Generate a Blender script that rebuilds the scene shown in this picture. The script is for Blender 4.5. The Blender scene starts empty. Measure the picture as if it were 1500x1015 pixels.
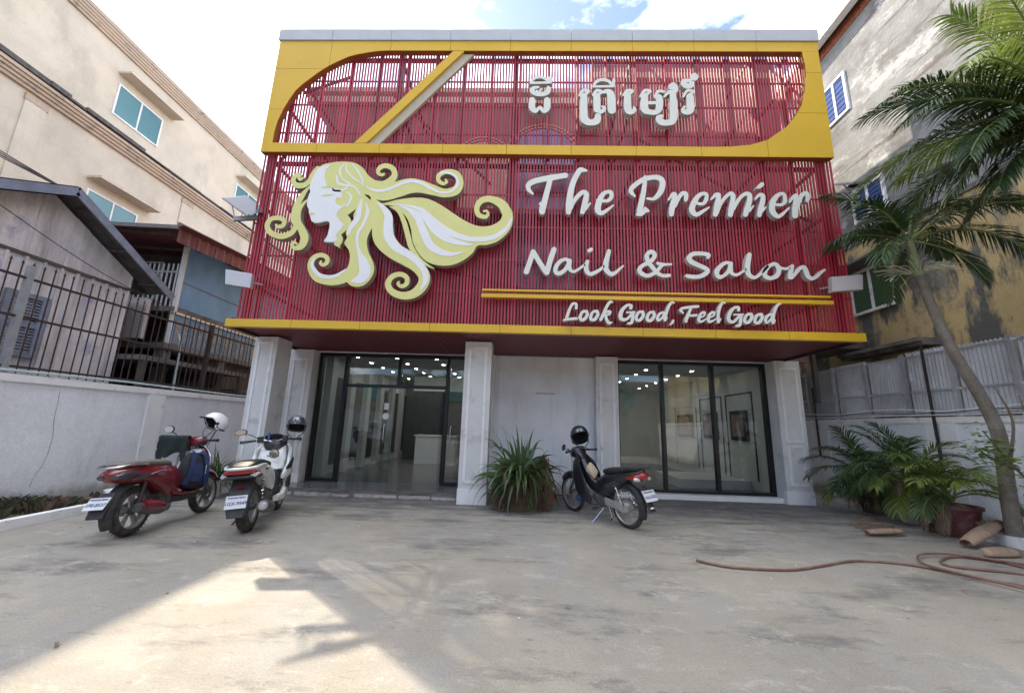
import bpy, bmesh, math, random
import numpy as np
from mathutils import Vector, Matrix
from mathutils.geometry import delaunay_2d_cdt
R = math.radians
rnd = random.Random(7)
scene = bpy.context.scene
C = scene.collection

# ------------------------------------------------------------------ camera
F_PX, PITCH, ROLL, YAW, CAM_H = 572.98, 0.2012, 0.0310, -0.0300, 1.6
def cam_basis():
    f = np.array([0, 0, 0.0])
    def rot(a, b, d):
        xr, u = a*math.cos(ROLL) - b*math.sin(ROLL), a*math.sin(ROLL) + b*math.cos(ROLL)
        yr, z = d*math.cos(PITCH) - u*math.sin(PITCH), d*math.sin(PITCH) + u*math.cos(PITCH)
        x, y = xr*math.cos(YAW) + yr*math.sin(YAW), -xr*math.sin(YAW) + yr*math.cos(YAW)
        return Vector((x, y, z))
    return rot
_rot = cam_basis()
def at(px, py, ax, val):
    """point of the photograph carried onto the world plane ax = val (ax 0, 1, 2)"""
    v = _rot((px-750)/F_PX, -(py-507.5)/F_PX, 1.0)
    t = (val - (CAM_H if ax == 2 else 0.0)) / v[ax]
    return Vector((0, 0, CAM_H)) + v*t
cam_data = bpy.data.cameras.new('camera'); cam = bpy.data.objects.new('camera', cam_data); C.objects.link(cam)
cam_data.sensor_width = 36.0; cam_data.lens = F_PX/1500*36; cam_data.clip_end = 600; cam_data.clip_start = 0.05
rx, ry, rz = _rot(1, 0, 0), _rot(0, 1, 0), -_rot(0, 0, 1)
cam.matrix_world = Matrix(((rx.x, ry.x, rz.x, 0), (rx.y, ry.y, rz.y, 0), (rx.z, ry.z, rz.z, CAM_H), (0, 0, 0, 1)))
scene.camera = cam

# ------------------------------------------------------------------ light
SUN_AZ, SUN_EL = R(-48), R(43.3)
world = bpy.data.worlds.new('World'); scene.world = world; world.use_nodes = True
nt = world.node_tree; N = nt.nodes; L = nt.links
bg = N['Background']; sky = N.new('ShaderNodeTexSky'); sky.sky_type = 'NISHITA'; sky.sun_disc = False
sky.sun_elevation = SUN_EL; sky.sun_rotation = SUN_AZ; sky.dust_density = 1.0; sky.air_density = .9; sky.ozone_density = 4.0
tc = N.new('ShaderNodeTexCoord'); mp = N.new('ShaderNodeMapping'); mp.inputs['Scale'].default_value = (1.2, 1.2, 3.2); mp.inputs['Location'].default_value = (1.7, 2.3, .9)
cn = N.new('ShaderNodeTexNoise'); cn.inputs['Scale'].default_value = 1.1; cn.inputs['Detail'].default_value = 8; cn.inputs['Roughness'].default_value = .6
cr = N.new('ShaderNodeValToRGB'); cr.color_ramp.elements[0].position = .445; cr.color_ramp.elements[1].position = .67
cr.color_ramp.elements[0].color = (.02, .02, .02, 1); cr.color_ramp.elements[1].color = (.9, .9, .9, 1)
mx = N.new('ShaderNodeMix'); mx.data_type = 'RGBA'; mx.inputs['B'].default_value = (25, 25, 25.4, 1)  # cloud cover, made denser and brighter to lift ambient light in the shade
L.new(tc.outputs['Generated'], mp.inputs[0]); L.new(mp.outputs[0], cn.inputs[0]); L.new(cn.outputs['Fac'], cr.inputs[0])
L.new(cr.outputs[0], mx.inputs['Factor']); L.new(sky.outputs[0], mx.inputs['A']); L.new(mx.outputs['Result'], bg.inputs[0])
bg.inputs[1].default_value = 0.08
sd = bpy.data.lights.new('sun', 'SUN'); sun = bpy.data.objects.new('sun', sd); C.objects.link(sun)
sd.energy = 2.0; sd.angle = R(.53); sd.color = (1, .87, .68)
sdir = Vector((math.sin(SUN_AZ)*math.cos(SUN_EL), math.cos(SUN_AZ)*math.cos(SUN_EL), math.sin(SUN_EL)))
sun.rotation_euler = sdir.to_track_quat('Z', 'Y').to_euler(); sun.location = sdir*60
scene.view_settings.view_transform = 'Standard'; scene.view_settings.look = 'None'; scene.view_settings.gamma = 1
scene.view_settings.use_curve_mapping = False; scene.view_settings.exposure = 2.0
try:
    scene.cycles.use_denoising = True; scene.cycles.max_bounces = 8; scene.cycles.transparent_max_bounces = 16
except Exception: pass

# ------------------------------------------------------------------ materials
def _new(name):
    m = bpy.data.materials.new(name); m.use_nodes = True
    return m, m.node_tree.nodes, m.node_tree.links, m.node_tree.nodes['Principled BSDF']
def noise(n, l, scale, detail=5, rough=.6, stretch=(1, 1, 1), loc=(0, 0, 0), src=None):
    g = n.new('ShaderNodeNewGeometry'); mp = n.new('ShaderNodeMapping'); mp.inputs['Scale'].default_value = stretch; mp.inputs['Location'].default_value = loc
    l.new(g.outputs['Position'], mp.inputs[0])
    t = n.new('ShaderNodeTexNoise'); t.inputs['Scale'].default_value = scale; t.inputs['Detail'].default_value = detail; t.inputs['Roughness'].default_value = rough
    l.new(mp.outputs[0], t.inputs[0]); return t.outputs['Fac']
def ramp(n, l, fac, a, b, ca=(0, 0, 0, 1), cb=(1, 1, 1, 1)):
    r = n.new('ShaderNodeValToRGB'); r.color_ramp.elements[0].position = a; r.color_ramp.elements[1].position = b
    r.color_ramp.elements[0].color = ca; r.color_ramp.elements[1].color = cb
    l.new(fac, r.inputs[0]); return r.outputs[0]
def mixc(n, l, fac, a, b, mode='MIX'):
    m = n.new('ShaderNodeMix'); m.data_type = 'RGBA'; m.blend_type = mode
    if isinstance(fac, (int, float)): m.inputs['Factor'].default_value = fac
    else: l.new(fac, m.inputs['Factor'])
    for k, v in (('A', a), ('B', b)):
        if isinstance(v, tuple): m.inputs[k].default_value = v if len(v) == 4 else v + (1,)
        else: l.new(v, m.inputs[k])
    return m.outputs['Result']
def bump(n, l, bs, fac, strength, dist=.01):
    b = n.new('ShaderNodeBump'); b.inputs['Strength'].default_value = strength; b.inputs['Distance'].default_value = dist
    l.new(fac, b.inputs['Height']); l.new(b.outputs[0], bs.inputs['Normal'])
def plain(name, c, rough=.5, metal=0, var=.12, vs=6, bmp=0, bsc=60, coat=0, dirt=None, dsc=2.5, da=.5, db=.75, spec=None, stretch=(1, 1, 1)):
    """base colour with a soft mottled variation, optional dirt patches and fine relief"""
    m, n, l, bs = _new(name)
    c2 = tuple(max(0, x*(1-var)) for x in c); c3 = tuple(min(1, x*(1+var)) for x in c)
    col = mixc(n, l, ramp(n, l, noise(n, l, vs, stretch=stretch), .3, .7), c2, c3)
    if dirt: col = mixc(n, l, ramp(n, l, noise(n, l, dsc, 8, .65, loc=(3.1, 1.7, 9), stretch=stretch), da, db), col, dirt)
    l.new(col, bs.inputs['Base Color']); bs.inputs['Roughness'].default_value = rough; bs.inputs['Metallic'].default_value = metal
    if coat: bs.inputs['Coat Weight'].default_value = coat; bs.inputs['Coat Roughness'].default_value = .08
    if spec is not None: bs.inputs['Specular IOR Level'].default_value = spec
    if bmp: bump(n, l, bs, noise(n, l, bsc, 6), bmp)
    return m
def streaky(name, c, dirt, dirt2=None, amt=(.5, .75), rough=.9, zs=.18, sc=1.6, bmp=.25, foot=None):
    """weathered plaster: blotches, vertical runs of grime"""
    m, n, l, bs = _new(name)
    c3 = tuple(min(1, x*1.07) for x in c); c2 = tuple(x*.9 for x in c)
    col = mixc(n, l, ramp(n, l, noise(n, l, .9, 6), .35, .65), c2, c3)
    run = ramp(n, l, noise(n, l, sc, 9, .7, stretch=(1, 1, zs), loc=(5, 2, 1)), *amt)
    col = mixc(n, l, run, col, dirt)
    if dirt2:
        bl = ramp(n, l, noise(n, l, 1.1, 10, .75, loc=(9, 4, 2)), .56, .66)
        col = mixc(n, l, bl, col, dirt2)
    if foot:       # rising damp and splash at the foot of the wall
        g = n.new('ShaderNodeNewGeometry'); sx = n.new('ShaderNodeSeparateXYZ'); l.new(g.outputs['Position'], sx.inputs[0])
        ad = n.new('ShaderNodeMath'); ad.operation = 'MULTIPLY_ADD'; ad.inputs[1].default_value = -1.6; l.new(sx.outputs['Z'], ad.inputs[0]); l.new(noise(n, l, 2.2, 9, .72, loc=(2, 7, 3)), ad.inputs[2])
        col = mixc(n, l, ramp(n, l, ad.outputs[0], -.05, .28), col, foot)
    fine = ramp(n, l, noise(n, l, 28, 4), .3, .75, (.88, .88, .88, 1), (1.06, 1.06, 1.06, 1))
    col = mixc(n, l, 1.0, col, fine, 'MULTIPLY')
    l.new(col, bs.inputs['Base Color']); bs.inputs['Roughness'].default_value = rough
    bump(n, l, bs, noise(n, l, 14, 8, .7), bmp, .02)
    return m
M = {}
def ground_material():
    m, n, l, bs = _new('yard_concrete')
    col = mixc(n, l, ramp(n, l, noise(n, l, .5, 7, .62), .36, .66), (.25, .23, .195), (.35, .32, .265))
    grey = ramp(n, l, noise(n, l, .75, 9, .7, stretch=(1.4, .7, 1), loc=(7, 3, 0)), .48, .62)
    col = mixc(n, l, grey, col, (.275, .265, .245))
    damp = ramp(n, l, noise(n, l, .8, 11, .74, stretch=(.6, 1.6, 1), loc=(1.3, 8.2, 0)), .525, .63)
    col = mixc(n, l, damp, col, (.15, .143, .132))
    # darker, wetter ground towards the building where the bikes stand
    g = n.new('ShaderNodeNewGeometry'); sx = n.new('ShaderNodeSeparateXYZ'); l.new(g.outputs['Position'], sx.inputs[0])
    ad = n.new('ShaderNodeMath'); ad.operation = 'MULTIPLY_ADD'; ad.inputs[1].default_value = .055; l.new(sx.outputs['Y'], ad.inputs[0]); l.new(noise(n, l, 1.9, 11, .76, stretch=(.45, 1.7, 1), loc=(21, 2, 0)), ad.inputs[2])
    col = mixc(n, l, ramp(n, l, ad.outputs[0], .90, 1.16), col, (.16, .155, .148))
    swirl = ramp(n, l, noise(n, l, 2.3, 12, .8, stretch=(.8, 1.1, 1), loc=(31, 6, 2)), .55, .64)
    col = mixc(n, l, swirl, col, (.37, .35, .31))
    # trowel and tyre scuffs: ridged fine noise, pale and dark
    scuff = ramp(n, l, noise(n, l, 4.5, 12, .82, stretch=(.55, 1.3, 1), loc=(4, 6, 2)), .565, .70)
    col = mixc(n, l, scuff, col, (.43, .405, .36))
    scuffd = ramp(n, l, noise(n, l, 6.5, 12, .82, stretch=(.5, 1.5, 1), loc=(14, 1, 2)), .575, .67)
    col = mixc(n, l, scuffd, col, (.13, .122, .11))
    spot = ramp(n, l, noise(n, l, 26, 5, .7, loc=(2, 2, 2)), .66, .74)
    col = mixc(n, l, spot, col, (.11, .10, .09))
    grit = ramp(n, l, noise(n, l, 60, 5, .8), .3, .72, (.70, .70, .70, 1), (1.22, 1.22, 1.22, 1))
    col = mixc(n, l, 1.0, col, grit, 'MULTIPLY')
    l.new(col, bs.inputs['Base Color'])
    rr = ramp(n, l, noise(n, l, 1.4, 6), .35, .7, (.62, .62, .62, 1), (.95, .95, .95, 1)); l.new(rr, bs.inputs['Roughness'])
    bump(n, l, bs, noise(n, l, 12, 14, .8), .55, .012)
    return m
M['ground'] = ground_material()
M['earth'] = plain('soil', (.12, .09, .06), .95, var=.3, vs=9, bmp=.8, bsc=14)
M['wall_white'] = streaky('yard_wall_plaster', (.80, .82, .85), (.50, .51, .50), None, (.52, .85), foot=(.36, .35, .32))
M['trim_white'] = plain('trim_paint', (.80, .80, .80), .7, var=.06, vs=2, bmp=.15, dirt=(.36, .34, .31), dsc=3.5, da=.56, db=.75)
M['pillar'] = plain('pillar_paint', (.66, .66, .65), .75, var=.07, vs=1.6, bmp=.2, dirt=(.36, .35, .34), dsc=2.5, da=.54, db=.8)
M['beige'] = streaky('beige_render', (.62, .54, .43), (.38, .33, .27), None, (.5, .8), sc=.7, zs=.5)
M['cornice'] = streaky('cornice_render', (.48, .37, .28), (.17, .14, .12), None, (.55, .72), sc=2.6, zs=1.2)
M['grime'] = plain('black_mould', (.10, .09, .085), .95, var=.4, vs=7, bmp=.5)
M['grey_render'] = streaky('grey_cement_render', (.25, .255, .25), (.14, .135, .125), (.33, .33, .325), (.46, .66), sc=.9, zs=1.4, bmp=.9)
_g = M['grey_render'].node_tree; _gb = _g.nodes['Principled BSDF']; _gc = _gb.inputs['Base Color'].links[0].from_socket
_gl = ramp(_g.nodes, _g.links, noise(_g.nodes, _g.links, 1.3, 9, .72, stretch=(1, .16, 2.2), loc=(4, 4, 4)), .555, .6)
_gc = mixc(_g.nodes, _g.links, _gl, _gc, (.13, .11, .10)); _gl = ramp(_g.nodes, _g.links, noise(_g.nodes, _g.links, .9, 11, .78, stretch=(1, .5, 1), loc=(14, 4, 9)), .56, .64)
_g.links.new(mixc(_g.nodes, _g.links, _gl, _gc, (.44, .44, .43)), _gb.inputs['Base Color'])
M['peeling'] = streaky('peeling_yellow_paint', (.50, .38, .18), (.11, .105, .095), (.20, .19, .17), (.49, .57), sc=1.3, zs=.32, bmp=.7)
M['brick'] = plain('raw_brick', (.36, .13, .07), .9, var=.3, vs=7, bmp=.5)
M['yellow'] = plain('yellow_panel', (.63, .385, .02), .38, var=.05, vs=1.2, spec=.4, dirt=(.45, .27, .03), dsc=1.8, da=.6, db=.85)
M['cap'] = plain('cap_flashing', (.42, .43, .45), .5, var=.08, vs=2)
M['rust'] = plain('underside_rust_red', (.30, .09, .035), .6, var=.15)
M['cream'] = plain('cream_beam', (.46, .40, .30), .6, var=.08)
M['red'] = plain('red_slat_paint', (.36, .020, .042), .42, var=.22, vs=3, dirt=(.42, .24, .15), dsc=9, da=.63, db=.72, stretch=(1, 1, .12))
_m = M['red'].node_tree; _oi = _m.nodes.new('ShaderNodeObjectInfo'); _b = _m.nodes['Principled BSDF']; _src = _b.inputs['Base Color'].links[0].from_socket
_m.links.new(mixc(_m.nodes, _m.links, 1.0, _src, ramp(_m.nodes, _m.links, _oi.outputs['Random'], 0, 1, (.78, .78, .78, 1), (1.15, 1.15, 1.15, 1)), 'MULTIPLY'), _b.inputs['Base Color'])
M['red_dark'] = plain('red_post_paint', (.24, .012, .022), .45, var=.2)
M['maroon'] = plain('soffit_maroon', (.20, .035, .045), .5, var=.15, vs=3)
M['steel'] = plain('dark_steel', (.05, .04, .04), .55, .4, var=.3)
M['oldwall'] = streaky('old_facade_render', (.21, .115, .105), (.17, .10, .095), None, (.5, .75), sc=1.1, zs=.5)
M['oldcream'] = plain('old_facade_cream', (.50, .38, .29), .85, var=.15)
M['letter'] = plain('letter_face', (.64, .64, .58), .55, var=.04, vs=3)
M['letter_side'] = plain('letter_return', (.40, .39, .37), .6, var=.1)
M['hair'] = plain('emblem_yellow', (.62, .60, .22), .55, var=.04, vs=3, dirt=(.45, .38, .16), dsc=2.5, da=.62, db=.85)
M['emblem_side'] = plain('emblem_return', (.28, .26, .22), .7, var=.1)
M['white'] = plain('emblem_white', (.72, .71, .71), .55, var=.03, vs=3)
M['black'] = plain('black_frame', (.012, .013, .016), .35, .2, var=.2)
M['tile'] = plain('floor_tile', (.19, .19, .19), .22, var=.08, vs=1.5)
M['room_white'] = plain('room_wall', (.70, .73, .72), .8, var=.05, vs=2)
M['room_dark'] = plain('room_panel', (.06, .07, .075), .4, var=.2)
M['ceil'] = plain('room_ceiling', (.7, .72, .72), .8, var=.03)
M['alu'] = plain('aluminium', (.55, .56, .58), .35, .6, var=.1)
M['grey_metal'] = plain('grey_metal', (.33, .34, .36), .5, .3, var=.15)
M['lamp_grey'] = plain('floodlight_glass', (.50, .49, .52), .3, var=.05, vs=30)
M['solar'] = plain('solar_cells', (.03, .035, .06), .2, .2, var=.2)
M['wood'] = streaky('weathered_planks', (.74, .68, .67), (.27, .24, .26), (.44, .42, .52), (.45, .75), sc=2.4, zs=.12, bmp=.5)
M['wood_dark'] = plain('old_dark_timber', (.10, .085, .075), .9, var=.3, vs=4, bmp=.5, stretch=(1, 1, .2))
M['bluegrey'] = plain('blue_grey_paint', (.19, .21, .28), .75, var=.2, vs=5, dirt=(.2, .17, .15), dsc=4)
M['blue'] = plain('blue_wall_paint', (.18, .36, .60), .75, var=.15, vs=2, dirt=(.33, .42, .50), dsc=3.5, da=.58, db=.75, stretch=(1, 1, .5))
M['tin'] = plain('weathered_tin', (.17, .16, .165), .55, .3, var=.2, vs=3, dirt=(.1, .07, .06), dsc=4, stretch=(1, 1, .5))
M['sheet'] = streaky('corrugated_zinc', (.46, .48, .51), (.28, .25, .24), (.58, .61, .66), (.45, .72), rough=.55, sc=2.2, zs=.25, bmp=.15)
M['maroon_tin'] = plain('maroon_tin', (.17, .045, .05), .55, var=.25, vs=4, dirt=(.1, .05, .05), dsc=5)
M['dark'] = plain('dark_interior', (.018, .018, .02), .9, var=.3)
M['concrete_old'] = streaky('old_concrete', (.22, .20, .18), (.08, .075, .07), None, (.42, .66), sc=2, zs=.4)
M['concrete_pale'] = plain('pale_baluster', (.42, .38, .32), .8, var=.2, dirt=(.2, .16, .12), dsc=6)
M['iron'] = plain('rusty_iron', (.06, .04, .035), .7, .3, var=.35, vs=12)
M['pvc'] = plain('pale_pipe', (.40, .50, .50), .5, var=.1)
M['sheath_tan'] = plain('faded_print', (.34, .24, .22), .6, var=.45, vs=4)
M['broken'] = plain('broken_render', (.50, .48, .45), .9, var=.15, vs=9, bmp=.6, dirt=(.22, .21, .19), dsc=6)
def glass(name, tint, ior=1.5, clear=.9, rough=0.0):
    m, n, l, bs = _new(name); n.remove(bs); out = n['Material Output']
    t = n.new('ShaderNodeBsdfTransparent'); t.inputs[0].default_value = tuple(x*clear for x in tint)+(1,)
    g = n.new('ShaderNodeBsdfGlossy'); g.inputs['Roughness'].default_value = rough; g.inputs[0].default_value = (.95, .97, 1, 1)
    f = n.new('ShaderNodeFresnel'); f.inputs[0].default_value = ior; mx = n.new('ShaderNodeMixShader')
    l.new(f.outputs[0], mx.inputs[0]); l.new(t.outputs[0], mx.inputs[1]); l.new(g.outputs[0], mx.inputs[2]); l.new(mx.outputs[0], out.inputs[0])
    return m
M['glass'] = glass('shop_glass', (.86, .90, .89), 1.6, .82)
def solid_glass(name, c, rough=.08):
    m = plain(name, c, rough, var=.12, vs=1.2); b = m.node_tree.nodes['Principled BSDF']; b.inputs['Specular IOR Level'].default_value = 1.0
    return m
M['teal_glass'] = solid_glass('teal_window_glass', (.06, .19, .20), .18)
M['blue_glass'] = solid_glass('blue_window_glass', (.07, .13, .30), .2)
M['blue_shutter'] = plain('blue_shutter', (.03, .07, .22), .85, var=.2)
M['green_glass'] = solid_glass('green_window_glass', (.015, .09, .045), .15)
def emit(name, c, s):
    m, n, l, bs = _new(name); bs.inputs['Base Color'].default_value = (.8, .8, .8, 1)
    bs.inputs['Emission Color'].default_value = c+(1,); bs.inputs['Emission Strength'].default_value = s; return m
M['downlight'] = emit('lit_downlight', (1, .97, .9), 24)

# ------------------------------------------------------------------ mesh helpers
def tessellate_polygon(loops):
    """triangles (indices into the flattened loops) of an outline with holes"""
    pts = []; edges = []
    for l in loops:
        o = len(pts); k = len(l); pts += [Vector((p[0], p[1])) for p in l]; edges += [(o+i, o+(i+1) % k) for i in range(k)]
    vs, _e, fs, ov, _oe, _of = delaunay_2d_cdt(pts, edges, [], 0, 1e-7)
    def src(i):
        if ov[i]: return ov[i][0]
        return min(range(len(pts)), key=lambda k: (pts[k]-vs[i]).length_squared)
    out = []
    for f in fs:
        c = sum((vs[i] for i in f), Vector((0, 0)))/3; ins = False
        for l in loops:
            for i in range(len(l)):
                a, b = l[i-1], l[i]
                if (a[1] > c.y) != (b[1] > c.y) and c.x < (b[0]-a[0])*(c.y-a[1])/(b[1]-a[1])+a[0]: ins = not ins
        if ins:
            t = tuple(src(i) for i in f)
            if len(set(t)) == 3: out.append(t)
    return out
class MB:
    def __init__(s): s.v, s.f, s.m = [], [], []
    def add(s, vs, fs, mi=0):
        o = len(s.v); s.v += [tuple(v) for v in vs]; s.f += [tuple(i+o for i in f) for f in fs]; s.m += [mi]*len(fs); return s
    def box(s, x0, x1, y0, y1, z0, z1, mi=0):
        x0, x1 = min(x0, x1), max(x0, x1); y0, y1 = min(y0, y1), max(y0, y1); z0, z1 = min(z0, z1), max(z0, z1)
        return s.add([(x0,y0,z0),(x1,y0,z0),(x1,y1,z0),(x0,y1,z0),(x0,y0,z1),(x1,y0,z1),(x1,y1,z1),(x0,y1,z1)],
                     [(0,3,2,1),(4,5,6,7),(0,1,5,4),(1,2,6,5),(2,3,7,6),(3,0,4,7)], mi)
    def bar(s, a, b, w, h, mi=0, up=(0, 0, 1)):
        a, b = Vector(a), Vector(b); d = (b-a).normalized(); u = Vector(up)
        if abs(d.dot(u)) > .98: u = Vector((0, 1, 0))
        r = d.cross(u).normalized()*w/2; t = r.cross(d).normalized()*h/2
        return s.add([a-r-t, a+r-t, a+r+t, a-r+t, b-r-t, b+r-t, b+r+t, b-r+t], [(0,3,2,1),(4,5,6,7),(0,1,5,4),(1,2,6,5),(2,3,7,6),(3,0,4,7)], mi)
    def tube(s, pts, rad, n=8, mi=0, caps=True, flat=1.0):
        pts = [Vector(p) for p in pts]; rr = rad if isinstance(rad, (list, tuple)) else [rad]*len(pts)
        rings = []; prev = None
        for i, p in enumerate(pts):
            d = (pts[min(i+1, len(pts)-1)] - pts[max(i-1, 0)]).normalized()
            if prev is None:
                u = Vector((0, 0, 1)) if abs(d.z) < .9 else Vector((1, 0, 0)); a = d.cross(u).normalized()
            else: a = (prev - d*prev.dot(d)).normalized()
            prev = a; b = d.cross(a)
            rings.append([p + (a*math.cos(2*math.pi*k/n) + b*math.sin(2*math.pi*k/n)*flat)*rr[i] for k in range(n)])
        vs = [v for r in rings for v in r]; fs = []
        for i in range(len(rings)-1):
            for k in range(n): fs.append((i*n+k, i*n+(k+1)%n, (i+1)*n+(k+1)%n, (i+1)*n+k))
        if caps: fs.append(tuple(range(n-1, -1, -1))); fs.append(tuple((len(rings)-1)*n+k for k in range(n)))
        return s.add(vs, fs, mi)
    def lathe(s, prof, org=(0, 0, 0), axis='z', n=16, mi=0, a0=0, a1=2*math.pi):
        """prof: list of (radius, height)"""
        full = abs(a1-a0-2*math.pi) < 1e-6; k = n if full else n+1; vs = []
        for r, h in prof:
            for i in range(k):
                a = a0+(a1-a0)*i/n; c, q = r*math.cos(a), r*math.sin(a)
                p = {'z': (c, q, h), 'y': (c, h, q), 'x': (h, c, q)}[axis]
                vs.append((p[0]+org[0], p[1]+org[1], p[2]+org[2]))
        fs = []
        for j in range(len(prof)-1):
            for i in range(n if full else n):
                i2 = (i+1) % k if full else i+1
                fs.append((j*k+i, j*k+i2, (j+1)*k+i2, (j+1)*k+i))
        return s.add(vs, fs, mi)
    def loft(s, secs, n=16, mi=0, caps=True):
        """secs: list of (centre, half_width_y, half_height, tilt, exponent) rings in the plane x-z / y, centre (x,y,z); tilt turns the ring about y"""
        rings = []
        for c, hw, hh, tilt, ex in secs:
            ring = []
            for k in range(n):
                a = 2*math.pi*k/n; ca, sa = math.cos(a), math.sin(a)
                y = hw*math.copysign(abs(ca)**(2/ex), ca); h = hh*math.copysign(abs(sa)**(2/ex), sa)
                ring.append((c[0]-h*math.sin(tilt), c[1]+y, c[2]+h*math.cos(tilt)))
            rings.append(ring)
        vs = [v for r in rings for v in r]; fs = []
        for i in range(len(rings)-1):
            for k in range(n): fs.append((i*n+k, (i+1)*n+k, (i+1)*n+(k+1)%n, i*n+(k+1)%n))
        if caps: fs.append(tuple(range(n))); fs.append(tuple((len(rings)-1)*n+k for k in range(n-1, -1, -1)))
        return s.add(vs, fs, mi)
    def prism(s, poly, fn, d0, d1, mi=0, mi_side=None):
        """poly: 2-D outline; fn(u, v, d) -> 3-D"""
        n = len(poly); tri = tessellate_polygon([[Vector((p[0], p[1], 0)) for p in poly]])
        vs = [fn(p[0], p[1], d0) for p in poly]+[fn(p[0], p[1], d1) for p in poly]
        s.add(vs, [tuple(t) for t in tri]+[tuple(i+n for i in reversed(t)) for t in tri], mi)
        return s.add(vs, [(i, (i+1) % n, n+(i+1) % n, n+i) for i in range(n)], mi if mi_side is None else mi_side)
    def mesh(s, name, mats, smooth=False):
        me = bpy.data.meshes.new(name); me.from_pydata(s.v, [], s.f)
        for m in (mats if isinstance(mats, (list, tuple)) else [mats]): me.materials.append(m if not isinstance(m, str) else M[m])
        me.polygons.foreach_set('material_index', s.m)
        bm = bmesh.new(); bm.from_mesh(me); bmesh.ops.recalc_face_normals(bm, faces=bm.faces); bm.to_mesh(me); bm.free()
        if smooth:
            me.polygons.foreach_set('use_smooth', [True]*len(me.polygons))
            try: me.set_sharp_from_angle(angle=R(smooth if smooth is not True else 40))
            except Exception: pass
        me.update(); return me
    def build(s, name, mats, parent=None, smooth=False, kind=None):
        return link(name, s.mesh(name, mats, smooth), parent, kind=kind)
def link(name, data, parent=None, loc=None, kind=None):
    o = bpy.data.objects.new(name, data); C.objects.link(o)
    if parent is not None:
        o.parent = parent; o.matrix_parent_inverse = base_of(parent).inverted()
    if loc is not None: o.location = loc
    if kind: o['kind'] = kind
    return o
BASE = {}
def base_of(o): return BASE.get(o.name, Matrix.Identity(4))
def tag(o, label, cat, group=None):
    o['label'] = label; o['category'] = cat
    if group: o['group'] = group
    return o
def thing(name, label, cat, loc=(0, 0, 0), group=None):
    """empty at the foot of a thing; its parts are modelled in world coordinates and parented to it"""
    o = bpy.data.objects.new(name, None); C.objects.link(o); o.location = loc; o.empty_display_size = .2
    BASE[o.name] = Matrix.Translation(Vector(loc)); return tag(o, label, cat, group)
def local_thing(name, label, cat, group=None):
    """empty whose parts are modelled about its own origin; moved as a whole afterwards"""
    o = bpy.data.objects.new(name, None); C.objects.link(o); o.empty_display_size = .2; return tag(o, label, cat, group)
def structure(o): o['kind'] = 'structure'; return o

# ------------------------------------------------------------------ traced outlines -> contours
def cat(pts, k=7):
    """smooth a list of (x, y, r) through its points"""
    p = [np.array(q, float) for q in pts]
    if len(p) < 3: return p
    out = []
    for i in range(len(p)-1):
        a = p[i-1] if i else 2*p[0]-p[1]; b, c = p[i], p[i+1]; d = p[i+2] if i+2 < len(p) else 2*p[-1]-p[-2]
        for j in range(k):
            t = j/k; out.append(.5*((2*b)+(-a+c)*t+(2*a-5*b+4*c-d)*t*t+(-a+3*b-3*c+d)*t**3))
    out.append(p[-1]); return out
def cat_closed(pts, k=5):
    p = [np.array(q, float) for q in pts]; n = len(p); out = []
    for i in range(n):
        a, b, c, d = p[i-1], p[i], p[(i+1) % n], p[(i+2) % n]
        for j in range(k):
            t = j/k; out.append(.5*((2*b)+(-a+c)*t+(2*a-5*b+4*c-d)*t*t+(-a+3*b-3*c+d)*t**3))
    return out
def field(strokes, polys, step):
    allp = [q for s in strokes for q in s]
    xs = [q[0]-q[2] for q in allp]+[q[0]+q[2] for q in allp]+[q[0] for p in polys for q in p]
    ys = [q[1]-q[2] for q in allp]+[q[1]+q[2] for q in allp]+[q[1] for p in polys for q in p]
    x0, x1, y0, y1 = min(xs)-2*step, max(xs)+2*step, min(ys)-2*step, max(ys)+2*step
    gx = np.arange(x0, x1+step, step); gy = np.arange(y0, y1+step, step); X, Y = np.meshgrid(gx, gy)
    F = np.full(X.shape, 1e3)
    for s in strokes:
        for a, b in zip(s[:-1], s[1:]):
            rm = max(a[2], b[2])+3*step
            i0, i1 = np.searchsorted(gx, [min(a[0], b[0])-rm, max(a[0], b[0])+rm]); j0, j1 = np.searchsorted(gy, [min(a[1], b[1])-rm, max(a[1], b[1])+rm])
            if i0 >= i1 or j0 >= j1: continue
            xx, yy = X[j0:j1, i0:i1], Y[j0:j1, i0:i1]; dx, dy = b[0]-a[0], b[1]-a[1]; q = dx*dx+dy*dy+1e-9
            t = np.clip(((xx-a[0])*dx+(yy-a[1])*dy)/q, 0, 1)
            d = np.hypot(xx-a[0]-t*dx, yy-a[1]-t*dy)-(a[2]+t*(b[2]-a[2])); F[j0:j1, i0:i1] = np.minimum(F[j0:j1, i0:i1], d)
    for p in polys:
        inside = np.zeros(X.shape, bool); dist = np.full(X.shape, 1e3); n = len(p)
        for i in range(n):
            (ax, ay), (bx, by) = p[i][:2], p[(i+1) % n][:2]
            if ay != by:
                c = ((ay > Y) != (by > Y)) & (X < (bx-ax)*(Y-ay)/(by-ay)+ax); inside ^= c
            dx, dy = bx-ax, by-ay; t = np.clip(((X-ax)*dx+(Y-ay)*dy)/(dx*dx+dy*dy+1e-9), 0, 1)
            dist = np.minimum(dist, np.hypot(X-ax-t*dx, Y-ay-t*dy))
        F = np.minimum(F, np.where(inside, -dist, dist))
    return gx, gy, F
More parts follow.
